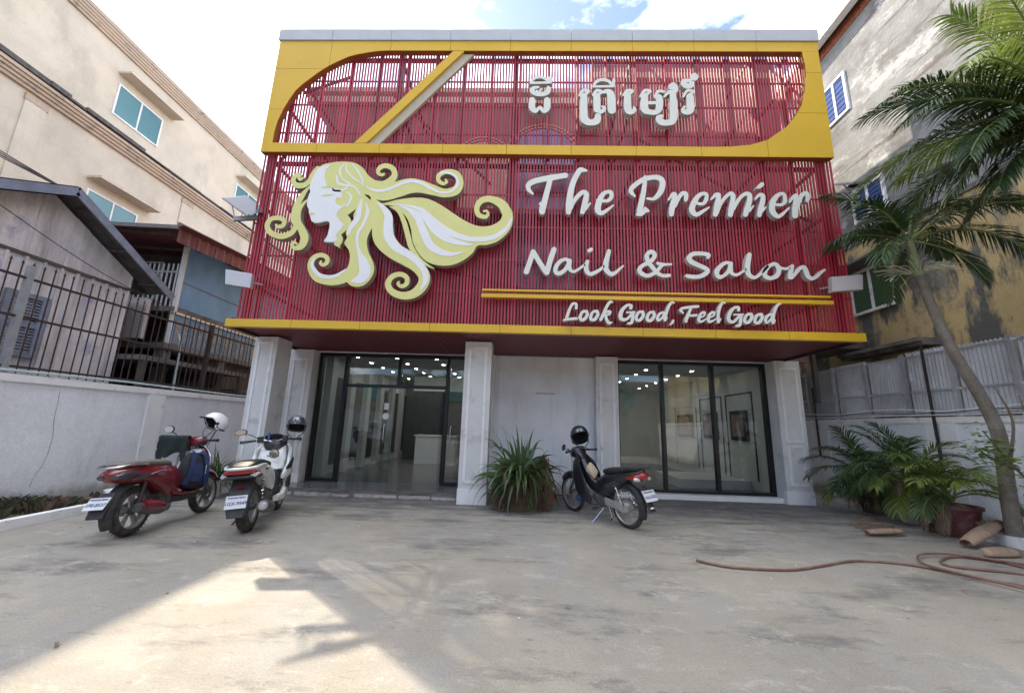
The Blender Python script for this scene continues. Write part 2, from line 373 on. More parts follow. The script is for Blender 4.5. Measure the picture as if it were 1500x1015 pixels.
def contours(gx, gy, F, tol):
    F = np.where(np.abs(F) < 1e-6, 1e-6, F); ins = F < 0
    code = ins[:-1, :-1]*1+ins[:-1, 1:]*2+ins[1:, 1:]*4+ins[1:, :-1]*8
    seg = {}
    def pt(e, j, i):
        if e == 0: a, b, k = (j, i), (j, i+1), (0, j, i)
        elif e == 1: a, b, k = (j, i+1), (j+1, i+1), (1, j, i+1)
        elif e == 2: a, b, k = (j+1, i), (j+1, i+1), (0, j+1, i)
        else: a, b, k = (j, i), (j+1, i), (1, j, i)
        fa, fb = F[a], F[b]; t = fa/(fa-fb)
        return k, (gx[a[1]]+t*(gx[b[1]]-gx[a[1]]), gy[a[0]]+t*(gy[b[0]]-gy[a[0]]))
    T = {1: [(3, 0)], 2: [(0, 1)], 3: [(3, 1)], 4: [(1, 2)], 5: [(3, 0), (1, 2)], 6: [(0, 2)], 7: [(3, 2)], 8: [(2, 3)], 9: [(2, 0)], 10: [(0, 1), (2, 3)], 11: [(2, 1)], 12: [(1, 3)], 13: [(1, 0)], 14: [(0, 3)]}
    P = {}
    for j, i in zip(*np.nonzero((code > 0) & (code < 15))):
        for e0, e1 in T[int(code[j, i])]:
            k0, p0 = pt(e0, j, i); k1, p1 = pt(e1, j, i); P[k0] = p0; P[k1] = p1; seg[k0] = k1
    loops = []
    while seg:
        k, nx = seg.popitem(); loop = [P[k]]; start = k; cur = nx
        while cur != start and cur in seg: loop.append(P[cur]); cur = seg.pop(cur)
        if cur == start and len(loop) > 5: loops.append(simplify(loop, tol))
    return [l for l in loops if len(l) >= 3]
def simplify(loop, tol):
    P = np.array(loop); far = int(np.argmax(((P-P[0])**2).sum(1)))
    def rdp(a):
        keep = [0, len(a)-1]; st = [(0, len(a)-1)]
        while st:
            i, j = st.pop()
            if j <= i+1: continue
            d = a[j]-a[i]; n = np.hypot(*d)+1e-12; q = np.abs((a[i+1:j, 0]-a[i, 0])*d[1]-(a[i+1:j, 1]-a[i, 1])*d[0])/n
            k = int(np.argmax(q))
            if q[k] > tol: m = i+1+k; keep.append(m); st += [(i, m), (m, j)]
        return [tuple(a[k]) for k in sorted(keep)]
    return rdp(P[:far+1])[:-1]+rdp(np.vstack([P[far:], P[:1]]))[:-1]
def area(l): return .5*sum(l[i-1][0]*l[i][1]-l[i][0]*l[i-1][1] for i in range(len(l)))
def inside(p, l):
    c = False
    for i in range(len(l)):
        (ax, ay), (bx, by) = l[i-1], l[i]
        if (ay > p[1]) != (by > p[1]) and p[0] < (bx-ax)*(p[1]-ay)/(by-ay)+ax: c = not c
    return c
def solid_from(mb, loops, fn, d0, d1, mf=0, ms=1):
    """front face at depth d0, sides to d1"""
    if not loops: return mb
    big = max(loops, key=lambda l: abs(area(l))); sg = area(big) > 0
    outer = [l for l in loops if (area(l) > 0) == sg]; holes = [l for l in loops if (area(l) > 0) != sg]
    for o in outer:
        grp = [o]+[h for h in holes if inside(h[0], o)]
        tri = tessellate_polygon([[Vector((x, y, 0)) for x, y in g] for g in grp]); flat = [p for g in grp for p in g]; n = len(flat)
        vs = [fn(x, y, d0) for x, y in flat]+[fn(x, y, d1) for x, y in flat]
        mb.add(vs, [tuple(t) for t in tri], mf); mb.add(vs, [tuple(i+n for i in reversed(t)) for t in tri], ms)
        side = []; k = 0
        for g in grp:
            m = len(g); side += [(k+i, k+(i+1) % m, n+k+(i+1) % m, n+k+i) for i in range(m)]; k += m
        mb.add(vs, side, ms)
    return mb

# ================================================================== GROUND
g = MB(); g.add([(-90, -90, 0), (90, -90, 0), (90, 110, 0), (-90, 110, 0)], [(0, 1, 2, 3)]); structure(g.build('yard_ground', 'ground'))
g = MB()   # planting strips between kerbs and yard walls
g.add([(-8.28, -5, .05), (-7.2, -5, .05), (-7.2, 9.6, .05), (-8.28, 9.6, .05)], [(0, 1, 2, 3)])
g.add([(7.85, -5, .05), (8.6, -5, .05), (8.6, 7.6, .05), (7.85, 7.6, .05)], [(0, 1, 2, 3)])
structure(g.build('planting_soil', 'earth'))
def kerb(name, pts, w, h, label):
    t = thing(name, label, 'kerb', tuple(pts[0]))
    for a, b in zip(pts[:-1], pts[1:]):
        m = MB(); a, b = Vector(a), Vector(b); d = (b-a).normalized()*.004
        m.bar(a+d+Vector((0, 0, h/2-.02)), b-d+Vector((0, 0, h/2-.02)), w, h+.04); m.build('kerbstone', 'trim_white', t)
ky = [(-7.02, 1.0), (-7.02, 3.4), (-7.05, 5.4), (-7.16, 6.9), (-7.2, 8.1), (-7.25, 9.6)]
kerb('kerb', [(x, y, 0) for x, y in ky], .13, .13, 'narrow concrete kerb edging the weedy strip below the left yard wall')
kerb('kerb', [(7.72, 7.25, 0), (7.72, 5.9, 0), (7.72, 4.4, 0), (7.72, 2.9, 0)], .16, .16, 'white painted kerb edging the planting bed under the leaning palm')

# ================================================================== YARD WALLS
def yard_wall(x, side, zt, name, label, pil, y0=-5.0, y1=16.0):
    t = thing(name, label, 'wall', (x, 6, 0))
    m = MB(); xo = x+side*.18; m.box(x, xo, y0, y1, -.1, zt-.12); m.build('wall_panel', 'wall_white', t)
    m = MB(); xi = x-side*.03; m.box(xi, xo+side*.03, y0-.01, y1+.01, zt-.12, zt); m.build('coping', 'trim_white', t)
    for a, b in pil:
        m = MB(); m.box(x-side*.025, x+side*.02, a, b, -.05, zt-.122); m.build('wall_pilaster', 'trim_white', t)
    return t
YW_L = yard_wall(-8.3, -1, 2.19, 'yard_wall', 'long white plastered yard wall on the left with a cracked face and iron railing above', [(8.55, 8.95), (3.2, 3.5)])
yard_wall(8.7, 1, 2.06, 'yard_wall', 'grey and white plastered yard wall on the right below the zinc sheets', [(8.2, 8.5), (8.62, 8.8), (11.55, 11.9), (4.3, 4.6)])
# crack in the left wall
pts = [at(90, 571, 0, -8.295), at(84, 598, 0, -8.295), at(76, 640, 0, -8.295), at(66, 676, 0, -8.295), at(50, 700, 0, -8.295), at(42, 720, 0, -8.295)]
cr_ = random.Random(4); cpts = [p_.lerp(q_, f_)+Vector((0, cr_.uniform(-.02, .02), 0)) for p_, q_ in zip(pts[:-1], pts[1:]) for f_ in (0, .33, .66)]
m = MB(); n_c = len(cpts)
m.add([Vector((-8.296, p.y-.002-.005*math.sin(i*2.1)**2, p.z)) for i, p in enumerate(cpts)]+[Vector((-8.296, p.y+.003, p.z)) for p in cpts], [(i, i+1, n_c+i+1, n_c+i) for i in range(n_c-1)]); m.build('wall_crack', 'concrete_old', YW_L)
# iron railing on the left wall
def iron_fence():
    t = thing('iron_fence', 'rusty iron railing with spear tips standing on the left yard wall', 'fence', (-8.4, 6, 2.19))
    x = -8.4
    for z in (3.80, 3.14, 2.32):
        m = MB(); m.box(x-.02, x+.02, 1.0, 15.5, z-.018, z+.018); m.build('rail', 'iron', t)
    bar = MB(); bar.box(-.0075, .0075, -.0075, .0075, 2.21, 4.03); bar.add([(-.005, -.022, 4.03), (.005, -.022, 4.03), (.005, .022, 4.03), (-.005, .022, 4.03), (0, 0, 4.10)], [(0, 1, 2, 3), (0, 1, 4), (1, 2, 4), (2, 3, 4), (3, 0, 4)])
    me = bar.mesh('bar', 'iron'); y = 1.12; k = 0
    while y < 15.4:
        if k % 26 != 25: link('bar', me, t, (x, y+rnd.uniform(-.012, .012), rnd.uniform(-.02, .02)))
        y += .155; k += 1
    for y in (2.1, 6.06, 10.03, 14.0):
        m = MB(); m.box(x-.045, x+.045, y-.04, y+.04, 2.19, 4.02); m.build('post', 'grey_metal' if y in (6.06,) else 'iron', t)
    m = MB(); m.tube([(-8.33, 3, 2.27), (-8.33, 6, 2.25), (-8.32, 8, 2.27), (-8.34, 11, 2.24), (-8.33, 14, 2.26)], .022, 6); m.build('pipe', 'pvc', t)
    return t
iron_fence()
# zinc sheet fence on the right wall
def zinc_fence():
    t = thing('sheet_metal_fence', 'tall fence of weathered corrugated zinc sheets on grey posts above the right yard wall', 'fence', (8.8, 6, 2.06))
    ys = [-.1+1.03*k for k in range(16)]
    for i, (a, b) in enumerate(zip(ys[:-1], ys[1:])):
        for (z0, z1) in ((2.14, 2.64), (2.62, 3.47)):
            m = MB(); n = 26; dx = .02*(z0 > 2.5)+rnd.uniform(0, .006); j = rnd.uniform(-.04, .05) if z0 > 2.5 else 0
            vs = []; fs = []
            for k in range(n+1):
                y = a+.015+(b-a-.02)*k/n; xx = 8.84+dx+.013*math.cos(k*math.pi)
                top = z1+j+(.035 if (k % 2 and z0 > 2.5) else 0)*(1 if a < 11 else .3)
                vs += [(xx, y, z0+rnd.uniform(-.01, .01)), (xx, y, top), (xx+.004, y, z0), (xx+.004, y, top)]
            for k in range(n):
                o = k*4; fs += [(o, o+1, o+5, o+4), (o+2, o+6, o+7, o+3), (o+1, o+3, o+7, o+5)]
            m.add(vs, fs); m.build('zinc_sheet', 'sheet', t)
    for y in ys[::1]:
        m = MB(); m.box(8.74, 8.80, y-.035, y+.035, 2.06, 3.50); m.build('fence_post', 'alu' if int(y) % 3 else 'grey_metal', t)
    for z in (2.12, 2.63, 3.42):
        m = MB(); m.box(8.795, 8.822, -.1, 15.4, z-.018, z+.018); m.build('rail', 'alu', t)
    for y, z in ((8.56, 3.9), (11.9, 3.3)):
        m = MB(); m.box(8.63, 8.665, y-.022, y+.022, 1.05, z-.3); m.build('steel_post', 'steel', t)
zinc_fence()
for k, (dz, sag) in enumerate(((2.16, .06), (2.22, .1), (2.10, .03))):
    m = MB(); pts = [(8.62, 2+i*.9, dz-sag*math.sin(i*1.9+k)*.5) for i in range(14)]; m.tube([Vector(p) for p in pts], .009, 5)
    tag(m.build('cable', 'trim_white' if k else 'steel'), ['thin dark cable sagging along the top of the right yard wall', 'upper white cable running along the right yard wall coping', 'lower white cable draped on the face of the right yard wall'][k], 'cable')

# ================================================================== SALON BUILDING
FY = 7.484                       # front plane of the yellow frame
bld = thing('salon_building', 'two tier shop building with a red slatted front, yellow frame and glazed ground floor', 'building', (.3, 10.3, 0))
WY = 10.31
# ---- pillars and pilasters with moulded faces
def moulded(name, x0, x1, y0, y1, z0, z1, panels, b=.09, mat='pillar'):
    m = MB(); m.box(x0, x1, y0, y1, z0, z1); p = m.build(name, mat, bld)
    for (a0, a1, c0, c1) in panels:        # frame strips standing proud of the front face
        f = MB(); y = y0-.022; w = .055
        f.box(a0, a1, y, y0, c1-w, c1); f.box(a0, a1, y, y0, c0, c0+w); f.box(a0, a0+w, y+.001, y0, c0+w, c1-w); f.box(a1-w, a1, y+.001, y0, c0+w, c1-w)
        f.build('moulding', 'trim_white', p)
    f = MB(); f.box(x0-.012, x1+.012, y0-.014, y0+.1, z0, z0+.30); f.build('plinth', 'trim_white', p)
    return p
def side_moulding(p, x, y0, y1, z0, z1):
    f = MB(); w = .05; f.box(x, x+.02, y0, y1, z1-w, z1); f.box(x, x+.02, y0, y1, z0, z0+w); f.box(x, x+.019, y0, y0+w, z0+w, z1-w); f.box(x, x+.019, y1-w, y1, z0+w, z1-w)
    f.build('moulding', 'trim_white', p)
moulded('pillar', -6.06, -5.54, 8.5, 9.05, 0, 3.42, [(-5.98, -5.62, .35, 3.3)])
moulded('pillar', -1.29, -.70, 8.5, 9.0, 0, 3.42, [(-1.20, -.79, .42, 3.3)])
moulded('pilaster', -6.12, -5.50, 9.98, 10.4, 0, 3.42, [(-6.02, -5.62, .4, 3.18)])
moulded('pilaster', 1.86, 2.42, 9.95, 10.4, 0, 3.42, [(1.95, 2.33, .4, 3.25)])
moulded('pilaster', 6.30, 6.92, 9.88, 10.4, 0, 3.42, [(6.40, 6.83, 1.42, 3.25), (6.42, 6.82, .42, 1.36)])
moulded('pilaster', -1.30, -.72, 10.1, 10.4, 0, 3.42, [(-1.2, -.8, .4, 3.2)])
m = MB(); m.box(-.72, 1.86, 10.25, 10.45, 0, 3.42); wl = m.build('wall', 'wall_white', bld)
m = MB(); m.box(.35, .85, 10.225, 10.25, 2.45, 2.475); m.build('wall_bracket', 'grey_metal', wl)
m = MB(); m.box(.42, .435, 10.235, 10.25, .25, .75); m.build('conduit', 'trim_white', wl)
# porch slab (broken front edge) and window sill
m = MB(); pts = [(-5.55, 9.06)]; x = -5.5
while x < -1.32: pts.append((x, 8.93+rnd.uniform(-.035, .04))); x += .13
pts.append((-1.3, 8.95)); poly = pts+[(-1.3, 10.6), (-6.1, 10.6), (-6.1, 9.06)]
m.prism(poly, lambda u, v, d: (u, v, d), .09, -.05); m.build('porch_slab', 'concrete_old', bld)
m = MB(); m.prism([(-5.6, 9.2), (-1.3, 9.2), (-1.3, 10.34), (-5.6, 10.34)], lambda u, v, d: (u, v, d), .096, .05); m.build('porch_tile', 'tile', bld)
rng = random.Random(3); x = -5.5
while x < -1.4:
    w = rng.uniform(.35, .95); x2 = min(x+w, -1.33); m = MB(); a_ = [(x+(x2-x)*k/8+(.0 if k in (0, 8) else rng.uniform(-.02, .02)), 8.93-rng.uniform(.03, .10)*(0.25 if k in (0, 8) else 1)) for k in range(9)]
    m.prism(a_+[(x2-.01, 9.0), (x+.01, 9.0)], lambda u, v, d: (u, v, d), rng.uniform(.035, .06), -.02); m.build('broken_edge', 'broken', bld); x = x2+rng.uniform(0, .12)
m = MB(); m.box(2.42, 6.32, 10.02, 10.5, -.05, .11); m.build('window_sill', 'trim_white', bld)
# ---- shop windows
def frame_bar(m, x0, x1, z0, z1, y=WY, d=.09): m.box(x0, x1, y-.05, y+d, z0, z1)
def shop_front(name, x0, x1, z0, z1, mull, transoms=(), w=.085):
    f = MB(); frame_bar(f, x0, x1, z1-w, z1); frame_bar(f, x0, x1, z0, z0+w*.9); frame_bar(f, x0, x0+w, z0+w*.9, z1-w); frame_bar(f, x1-w, x1, z0+w*.9, z1-w)
    for q in mull: frame_bar(f, q-w/2, q+w/2, z0+w*.9, z1-w)
    for a, b, z in transoms: frame_bar(f, a+w/2, b-w/2, z-w/2, z+w/2)
    return f.build(name, 'black', bld)
sf = shop_front('window_frame', 2.43, 6.30, .11, 3.40, [3.63, 4.93])
for a, b in ((2.515, 3.59), (3.67, 4.89), (4.97, 6.215)):
    m = MB(); m.box(a, b, WY+.012, WY+.022, .18, 3.32); m.build('pane', 'glass', sf)
df = MB(); w = .09; zt = 3.40; z0 = .096; xs = [-5.46, -4.72, -3.28, -1.98, -1.30]
frame_bar(df, xs[0], xs[-1], zt-w, zt)
for q in (xs[0]+w/2, xs[1], xs[-1]-w/2): frame_bar(df, q-w/2, q+w/2, z0, zt-w)
frame_bar(df, xs[2]-w/2, xs[2]+w/2, 2.58, zt-w); frame_bar(df, xs[3]-w/2, xs[3]+w/2, z0, zt-w)
frame_bar(df, xs[1]+w/2, xs[3]-w/2, 2.50, 2.58); frame_bar(df, xs[0]+w, xs[1]-w/2, z0, z0+.07); frame_bar(df, xs[3]+w/2, xs[-1]-w, z0, z0+.07)
dfo = df.build('door_frame', 'black', bld)
for a, b, c, d in ((xs[0]+w, xs[1]-w/2, z0+.07, zt-w), (xs[1]+w/2, xs[2]-w/2, 2.585, zt-w), (xs[2]+w/2, xs[3]-w/2, 2.585, zt-w), (xs[3]+w/2, xs[-1]-w, z0+.07, zt-w)):
    m = MB(); m.box(a, b, WY+.012, WY+.022, c, d); m.build('pane', 'glass', dfo)
m = MB(); m.box(xs[1]+.06, -3.36, WY+.014, WY+.026, z0+.012, 2.49); dl = m.build('glass_door', 'glass', bld)          # fixed leaf / door with stickers
m = MB(); m.box(-3.62, -3.50, WY+.008, WY+.012, 1.93, 2.10); m.build('door_notice', 'trim_white', dl)
m = MB(); m.lathe([(0, -.004), (.085, -.004), (.085, 0), (0, 0)], (-3.56, WY+.012, 1.76), 'y', 20); m.build('round_sticker', 'trim_white', dl)
def door_handle(x, parent, y=WY-.01):
    m = MB(); m.tube([(x, y+.03, 1.15), (x, y-.03, 1.15), (x, y-.045, 1.2), (x, y-.045, 1.5), (x, y-.03, 1.55), (x, y+.03, 1.55)], .013, 8); m.build('door_handle', 'alu', parent, True)
door_handle(-3.56, dl)
m = MB(); ca = R(74); x, y = -2.05, WY+.05     # open leaf folded inwards
p0 = Vector((x, y, z0+.012)); dv = Vector((-math.cos(ca), math.sin(ca), 0))*1.2; nv = Vector((math.sin(ca), math.cos(ca), 0))*.006
m.add([p0-nv, p0+nv, p0+dv+nv, p0+dv-nv]+[q+Vector((0, 0, 2.37)) for q in (p0-nv, p0+nv, p0+dv+nv, p0+dv-nv)], [(0,3,2,1),(4,5,6,7),(0,1,5,4),(1,2,6,5),(2,3,7,6),(3,0,4,7)])
dl2 = m.build('glass_door', 'glass', bld); door_handle(-1.83, dfo)
# ---- interior (the rooms behind the glass)
m = MB(); m.box(-6.1, 6.9, 10.42, 22.2, -.1, .094); m.build('interior_floor', 'tile', bld)
m = MB(); m.box(-6.0, 6.8, 10.46, 22.0, 3.44, 3.52); ce = m.build('interior_ceiling', 'ceil', bld)
m = MB(); m.box(-6.15, -5.62, 10.46, 22.2, .094, 3.44); m.box(6.36, 6.9, 10.46, 22.2, .094, 3.44); m.box(-5.62, 6.36, 19.0, 19.2, .094, 3.44); m.build('interior_wall', 'room_white', bld)
m = MB(); m.box(-.3, .1, 10.46, 19.0, .094, 3.44); m.build('partition_wall', 'room_white', bld)
for k in range(6):                       # pilasters with dark panels along the left wall of the hall
    y = 11.0+k*1.35; m = MB(); m.box(-5.62, -5.44, y, y+.34, .094, 3.44); m.build('interior_pilaster', 'room_white', bld)
    m = MB(); m.box(-5.62, -5.585, y+.42, y+1.27, .35, 2.9); m.build('wall_panel', 'room_dark', bld)
m = MB(); m.box(-4.1, -2.55, 15.5, 16.1, .094, 1.12); m.box(-4.15, -2.5, 15.45, 16.15, 1.12, 1.17); m.build('reception_counter', 'room_white', bld)
m = MB(); m.box(-5.0, -.32, 16.9, 17.0, .094, 3.2); m.build('back_panel', 'room_dark', bld)
m = MB(); m.box(-3.9, -.9, 14.0, 14.05, 2.75, 3.25); m.build('ceiling_beam', 'room_white', bld)
m = MB(); m.box(2.1, 2.2, 10.46, 10.9, .094, 3.44); m.build('interior_column', 'room_white', bld)
for y0, y1 in ((11.05, 12.5), (12.75, 14.3), (14.6, 16.6)):     # framed panels on the right wall
    f = MB(); w = .035; x = 6.335
    f.box(x, 6.36, y0, y0+w, .35, 2.75); f.box(x, 6.36, y1-w, y1, .35, 2.75); f.box(x, 6.36, y0+w, y1-w, 2.75-w, 2.75); f.build('panel_trim', 'black', bld)
    pm = MB(); pm.box(6.30, 6.355, y0+.28, y1-.28, 1.40, 2.25); pf = pm.build('picture_frame', 'black', bld)
    pm = MB(); pm.box(6.285, 6.30, y0+.42, y1-.42, 1.52, 2.13); pm.build('picture', 'sheath_tan', pf)
m = MB(); m.box(4.4, 6.33, 11.4, 13.4, .094, .33); m.build('display_step', 'trim_white', bld)
m = MB(); m.box(5.3, 6.1, 14.0, 14.25, 2.45, 2.75); m.build('wall_unit', 'trim_white', bld)
dlm = MB(); dlm.lathe([(.066, 0), (.066, -.012), (.05, -.014)], (0, 0, 0), 'z', 12, 0); dlm.lathe([(.05, -.012), (0, -.012)], (0, 0, 0), 'z', 12, 1); dme = dlm.mesh('downlight', ['trim_white', 'downlight'])
for ix in range(4):
    for iy in range(7):
        link('downlight', dme, bld, (-4.8+ix*1.15, 11.1+iy*1.05, 3.438)); link('downlight', dme, bld, (1.0+ix*1.4, 11.0+iy*1.1, 3.438))
# ---- canopy: soffit of ribbed boards, lip, side fascias
JX = [-6.02+1.345+1.40*k for k in range(9)]
JXX = [-6.02]+[j for j in JX if j < 6.5]+[6.575]
for a, b in zip(JXX[:-1], JXX[1:]):
    m = MB(); x = a+.005
    vs = []; fs = []; n = int((b-a)/.07); w = (b-a-.01)/n
    for k in range(n):
        o = len(vs); x = a+.005+k*w
        vs += [(x, 7.62, 3.46), (x+w*.75, 7.62, 3.46), (x+w*.75, 7.62, 3.485), (x+w, 7.62, 3.485), (x, WY+.1, 3.46), (x+w*.75, WY+.1, 3.46), (x+w*.75, WY+.1, 3.485), (x+w, WY+.1, 3.485)]
        fs += [(o, o+1, o+5, o+4), (o+1, o+2, o+6, o+5), (o+2, o+3, o+7, o+6)]
    m.add(vs, fs); m.build('soffit_panel', 'maroon', bld)
def band(name, x0, x1, z0, z1, y0, y1, mat, joints):
    xs = [x0]+[j for j in joints if x0+.05 < j < x1-.05]+[x1]
    for a, b in zip(xs[:-1], xs[1:]):
        m = MB(); m.box(a+(.004 if a > x0 else 0), b-(.004 if b < x1 else 0), y0, y1, z0, z1); m.build(name, mat, bld)
band('lip_panel', -6.02, 6.575, 3.40, 3.56, FY, 7.615, 'yellow', JXX)
m = MB(); m.box(-6.0, 6.55, FY+.03, 7.60, 3.41, 3.55); m.build('joint_backing', 'cream', bld)
for x in (-6.02, 6.545):
    m = MB(); m.box(x, x+.03, 7.62, 10.4, 3.40, 3.62); m.build('side_fascia', 'steel', bld)
m = MB(); m.box(-6.0, 6.54, 7.74, 10.3, 3.50, 3.6); m.build('canopy_deck', 'steel', bld)
# ---- slats
def slat_tier(name, z0, z1, x0, x1):
    r = MB()
    for z in ([5.0, 5.75, 6.5, 4.3] if z0 < 5 else [8.0, 8.75, 9.4, 9.95]): r.box(x0, x1, 7.640, 7.665, z-.014, z+.014)
    scr = r.build(name, 'red_dark', bld)
    s = MB(); s.box(-.0185, .0185, 7.622, 7.638, z0, z1); me = s.mesh('slat', 'red')
    s2 = MB(); s2.box(-.0185, .0185, 7.622, 7.638, z0, z1); me2 = s2.mesh('slat', 'red_dark')
    k = 0; x = x0+.02
    while x < x1:
        link('slat', me if (k*7) % 29 else me2, scr, (x+rnd.uniform(-.0025, .0025), rnd.uniform(-.002, .002), 0)); x += .0663; k += 1
    p = MB(); p.box(-.03, .03, 7.667, 7.73, z0, z1); pm = p.mesh('post', 'red_dark'); x = x0+.35
    while x < x1: link('post', pm, scr, (x, 0, 0)); x += .663
    return scr
slat_tier('lower_slat_screen', 3.565, 7.39, -5.92, 6.55)
slat_tier('upper_slat_screen', 7.392, 10.32, -5.88, 6.46)
# ---- yellow frame of the upper tier, cut into the panels the joints show
Z0, Z1, XL, XR = 7.386, 10.354, -5.928, 6.489
def P2(px, py): v = at(px, py, 1, FY); return (v.x, v.z)
top_edge = [P2(*q) for q in ((399.5, 208), (402, 192), (406.6, 177), (415.5, 159), (424, 145), (433, 132.7), (443, 123.5), (454.5, 115), (466, 106.5), (479, 98), (495, 90), (511, 83), (525, 79.5), (539.6, 76.9), (553, 75), (568, 74.2))]
zt_flat = P2(750, 74.7)[1]; zb_flat = P2(750, 212.5)[1]; xr_in = P2(1175, 77)[0]
bot_edge = [P2(*q) for q in ((1000, 216), (1040, 215.8), (1071, 215), (1099, 212.5), (1124, 205.5), (1134.8, 198), (1152.5, 186), (1166.7, 168), (1174.7, 154), (1179, 134.5), (1181, 113), (1179.5, 95))]
def interp(tab, x):
    for (a, za), (b, zb) in zip(tab[:-1], tab[1:]):
        if a <= x <= b and b > a: return za+(zb-za)*(x-a)/(b-a)
    return tab[0][1] if x < tab[0][0] else tab[-1][1]
te = [(x, min(z, zt_flat)) for x, z in top_edge]; te[-1] = (te[-1][0], zt_flat); te[0] = (min(x for x, z in te)-.004, zb_flat)
for i_ in range(1, len(te)): te[i_] = (max(te[i_][0], te[i_-1][0]+.002), te[i_][1])
be = [(x, max(z, zb_flat)) for x, z in bot_edge if True]; be[0] = (be[0][0], zb_flat)
bx = sorted(be); xo = te[0][0]; xe = max(x for x, z in be)
fn = lambda u, v, d: (u, d, v)
cols = [XL]+[j for j in JX if XL+.05 < j < XR-.05]+[XR]; G_ = .004
def poly_panel(poly, mat='yellow', name='frame_panel', y0=FY, y1=FY+.13):
    if len(poly) < 3 or abs(area(poly)) < 1e-4: return
    m = MB(); m.prism(poly, fn, y0, y1); return m.build(name, mat, bld)
def clip(poly, z, keep_above):
    out = []; n = len(poly)
    for i in range(n):
        a, b = poly[i-1], poly[i]; ia, ib = ((a[1] > z) == keep_above), ((b[1] > z) == keep_above)
        if ia != ib: t = (z-a[1])/(b[1]-a[1]); out.append((a[0]+t*(b[0]-a[0]), z))
        if ib: out.append(b)
    return out
zj = [P2(430, 101)[1], P2(400, 160)[1]]; zjr = [P2(1195, 107)[1], P2(1200, 166)[1]]
for a, b in zip(cols[:-1], cols[1:]):
    a2, b2 = a+(G_ if a > XL else 0), b-(G_ if b < XR else 0)
    # upper piece
    lo = max(a2, xo); hi = min(b2, xr_in)
    if hi > lo:
        xs_ = [lo]+[x for x, z in te if lo < x < hi]+[hi]
        edge = [(x, interp(te, x) if x < te[-1][0] else zt_flat) for x in xs_]
    else: edge = []
    poly = [(a2, Z1)]
    if a2 < xo: poly += [(a2, zb_flat+G_)]
    poly += edge
    if b2 > xr_in: poly += [(b2, zt_flat)] if hi > lo else [(a2, zt_flat), (b2, zt_flat)]
    poly += [(b2, Z1)]
    if a < -4.5:
        z_top = Z1+1
        for z in zj+[-9]:
            pc = clip(clip(poly, z+G_, True), z_top-G_, False); poly_panel(pc); z_top = z
    else: poly_panel(poly)
    # bottom piece
    if b2 <= bx[0][0]: poly_panel([(a2, Z0), (b2, Z0), (b2, zb_flat), (a2, zb_flat)])
    elif b2 < XR-.01:
        xs_ = [a2]+[x for x, z in bx if a2 < x < b2]+[b2]; poly_panel([(a2, Z0), (b2, Z0)]+[(x, interp(bx, x)) for x in reversed(xs_)])
    else:                                 # right-hand end: follows the bulging edge up to the top bar
        run = [q for q in be if q[0] > a2]; st = [(a2, interp(bx, a2))]
        poly = [(a2, Z0), (XR, Z0), (XR, zt_flat-G_), (xr_in, zt_flat-G_)]+list(reversed(run))+st
        z_top = Z1+1
        for z in zjr+[-9]: poly_panel(clip(clip(poly, z+G_, True), z_top-G_, False)); z_top = z
# dark inner return of the opening
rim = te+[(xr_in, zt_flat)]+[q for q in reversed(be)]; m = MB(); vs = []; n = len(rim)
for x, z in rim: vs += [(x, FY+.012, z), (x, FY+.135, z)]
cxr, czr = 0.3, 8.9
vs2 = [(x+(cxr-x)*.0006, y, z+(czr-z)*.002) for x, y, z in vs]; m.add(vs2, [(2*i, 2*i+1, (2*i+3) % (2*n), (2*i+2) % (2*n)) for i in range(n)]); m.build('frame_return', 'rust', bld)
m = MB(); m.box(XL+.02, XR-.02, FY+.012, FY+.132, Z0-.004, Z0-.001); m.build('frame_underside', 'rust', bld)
# diagonal beam
q = [P2(518.4, 209.5), P2(536, 209.5), P2(680, 75), P2(664, 75)]; m = MB(); m.prism(q, fn, FY+.004, FY+.06); m.build('diagonal_beam', 'yellow', bld)
q = [P2(530, 210.5), P2(552, 210.5), P2(694, 76.5), P2(676, 76.5)]; m = MB(); m.prism(q, fn, FY+.062, FY+.13)
bmd = m.build('diagonal_beam_return', 'cream', bld)
band('cap_panel', XL-.03, XR+.03, 10.36, 10.66, FY-.03, 7.8, 'cap', [j for j in JX])
m = MB(); m.box(XL, XR, FY-.002, 7.78, 10.352, 10.362); m.build('cap_drip', 'grey_metal', bld)
# steel structure behind the slats
m = MB()
for x in (-5.85, -3.1, -.35, 2.4, 5.15, 6.4):
    m.box(x-.05, x+.05, 7.75, 7.85, 3.6, 10.34)
    for z in (4.4, 6.2, 7.4, 9.0, 10.2): m.box(x-.03, x+.03, 7.85, 10.3, z-.03, z+.03)
for z in (7.38, 10.25): m.box(-5.85, 6.4, 7.86, 7.93, z-.04, z+.04)
for a, b in (((-3.5, 8.6, 9.9), (-.9, 8.6, 7.4)), ((2.6, 8.6, 8.8), (4.9, 8.6, 7.3)), ((-5.8, 8.4, 9.8), (-4.6, 8.4, 10.3)), ((1.0, 8.4, 4.4), (-2.6, 8.4, 5.2)), ((4.8, 8.2, 6.9), (6.4, 8.2, 6.3))): m.bar(a, b, .05, .05)
m.build('steel_structure', 'steel', bld)
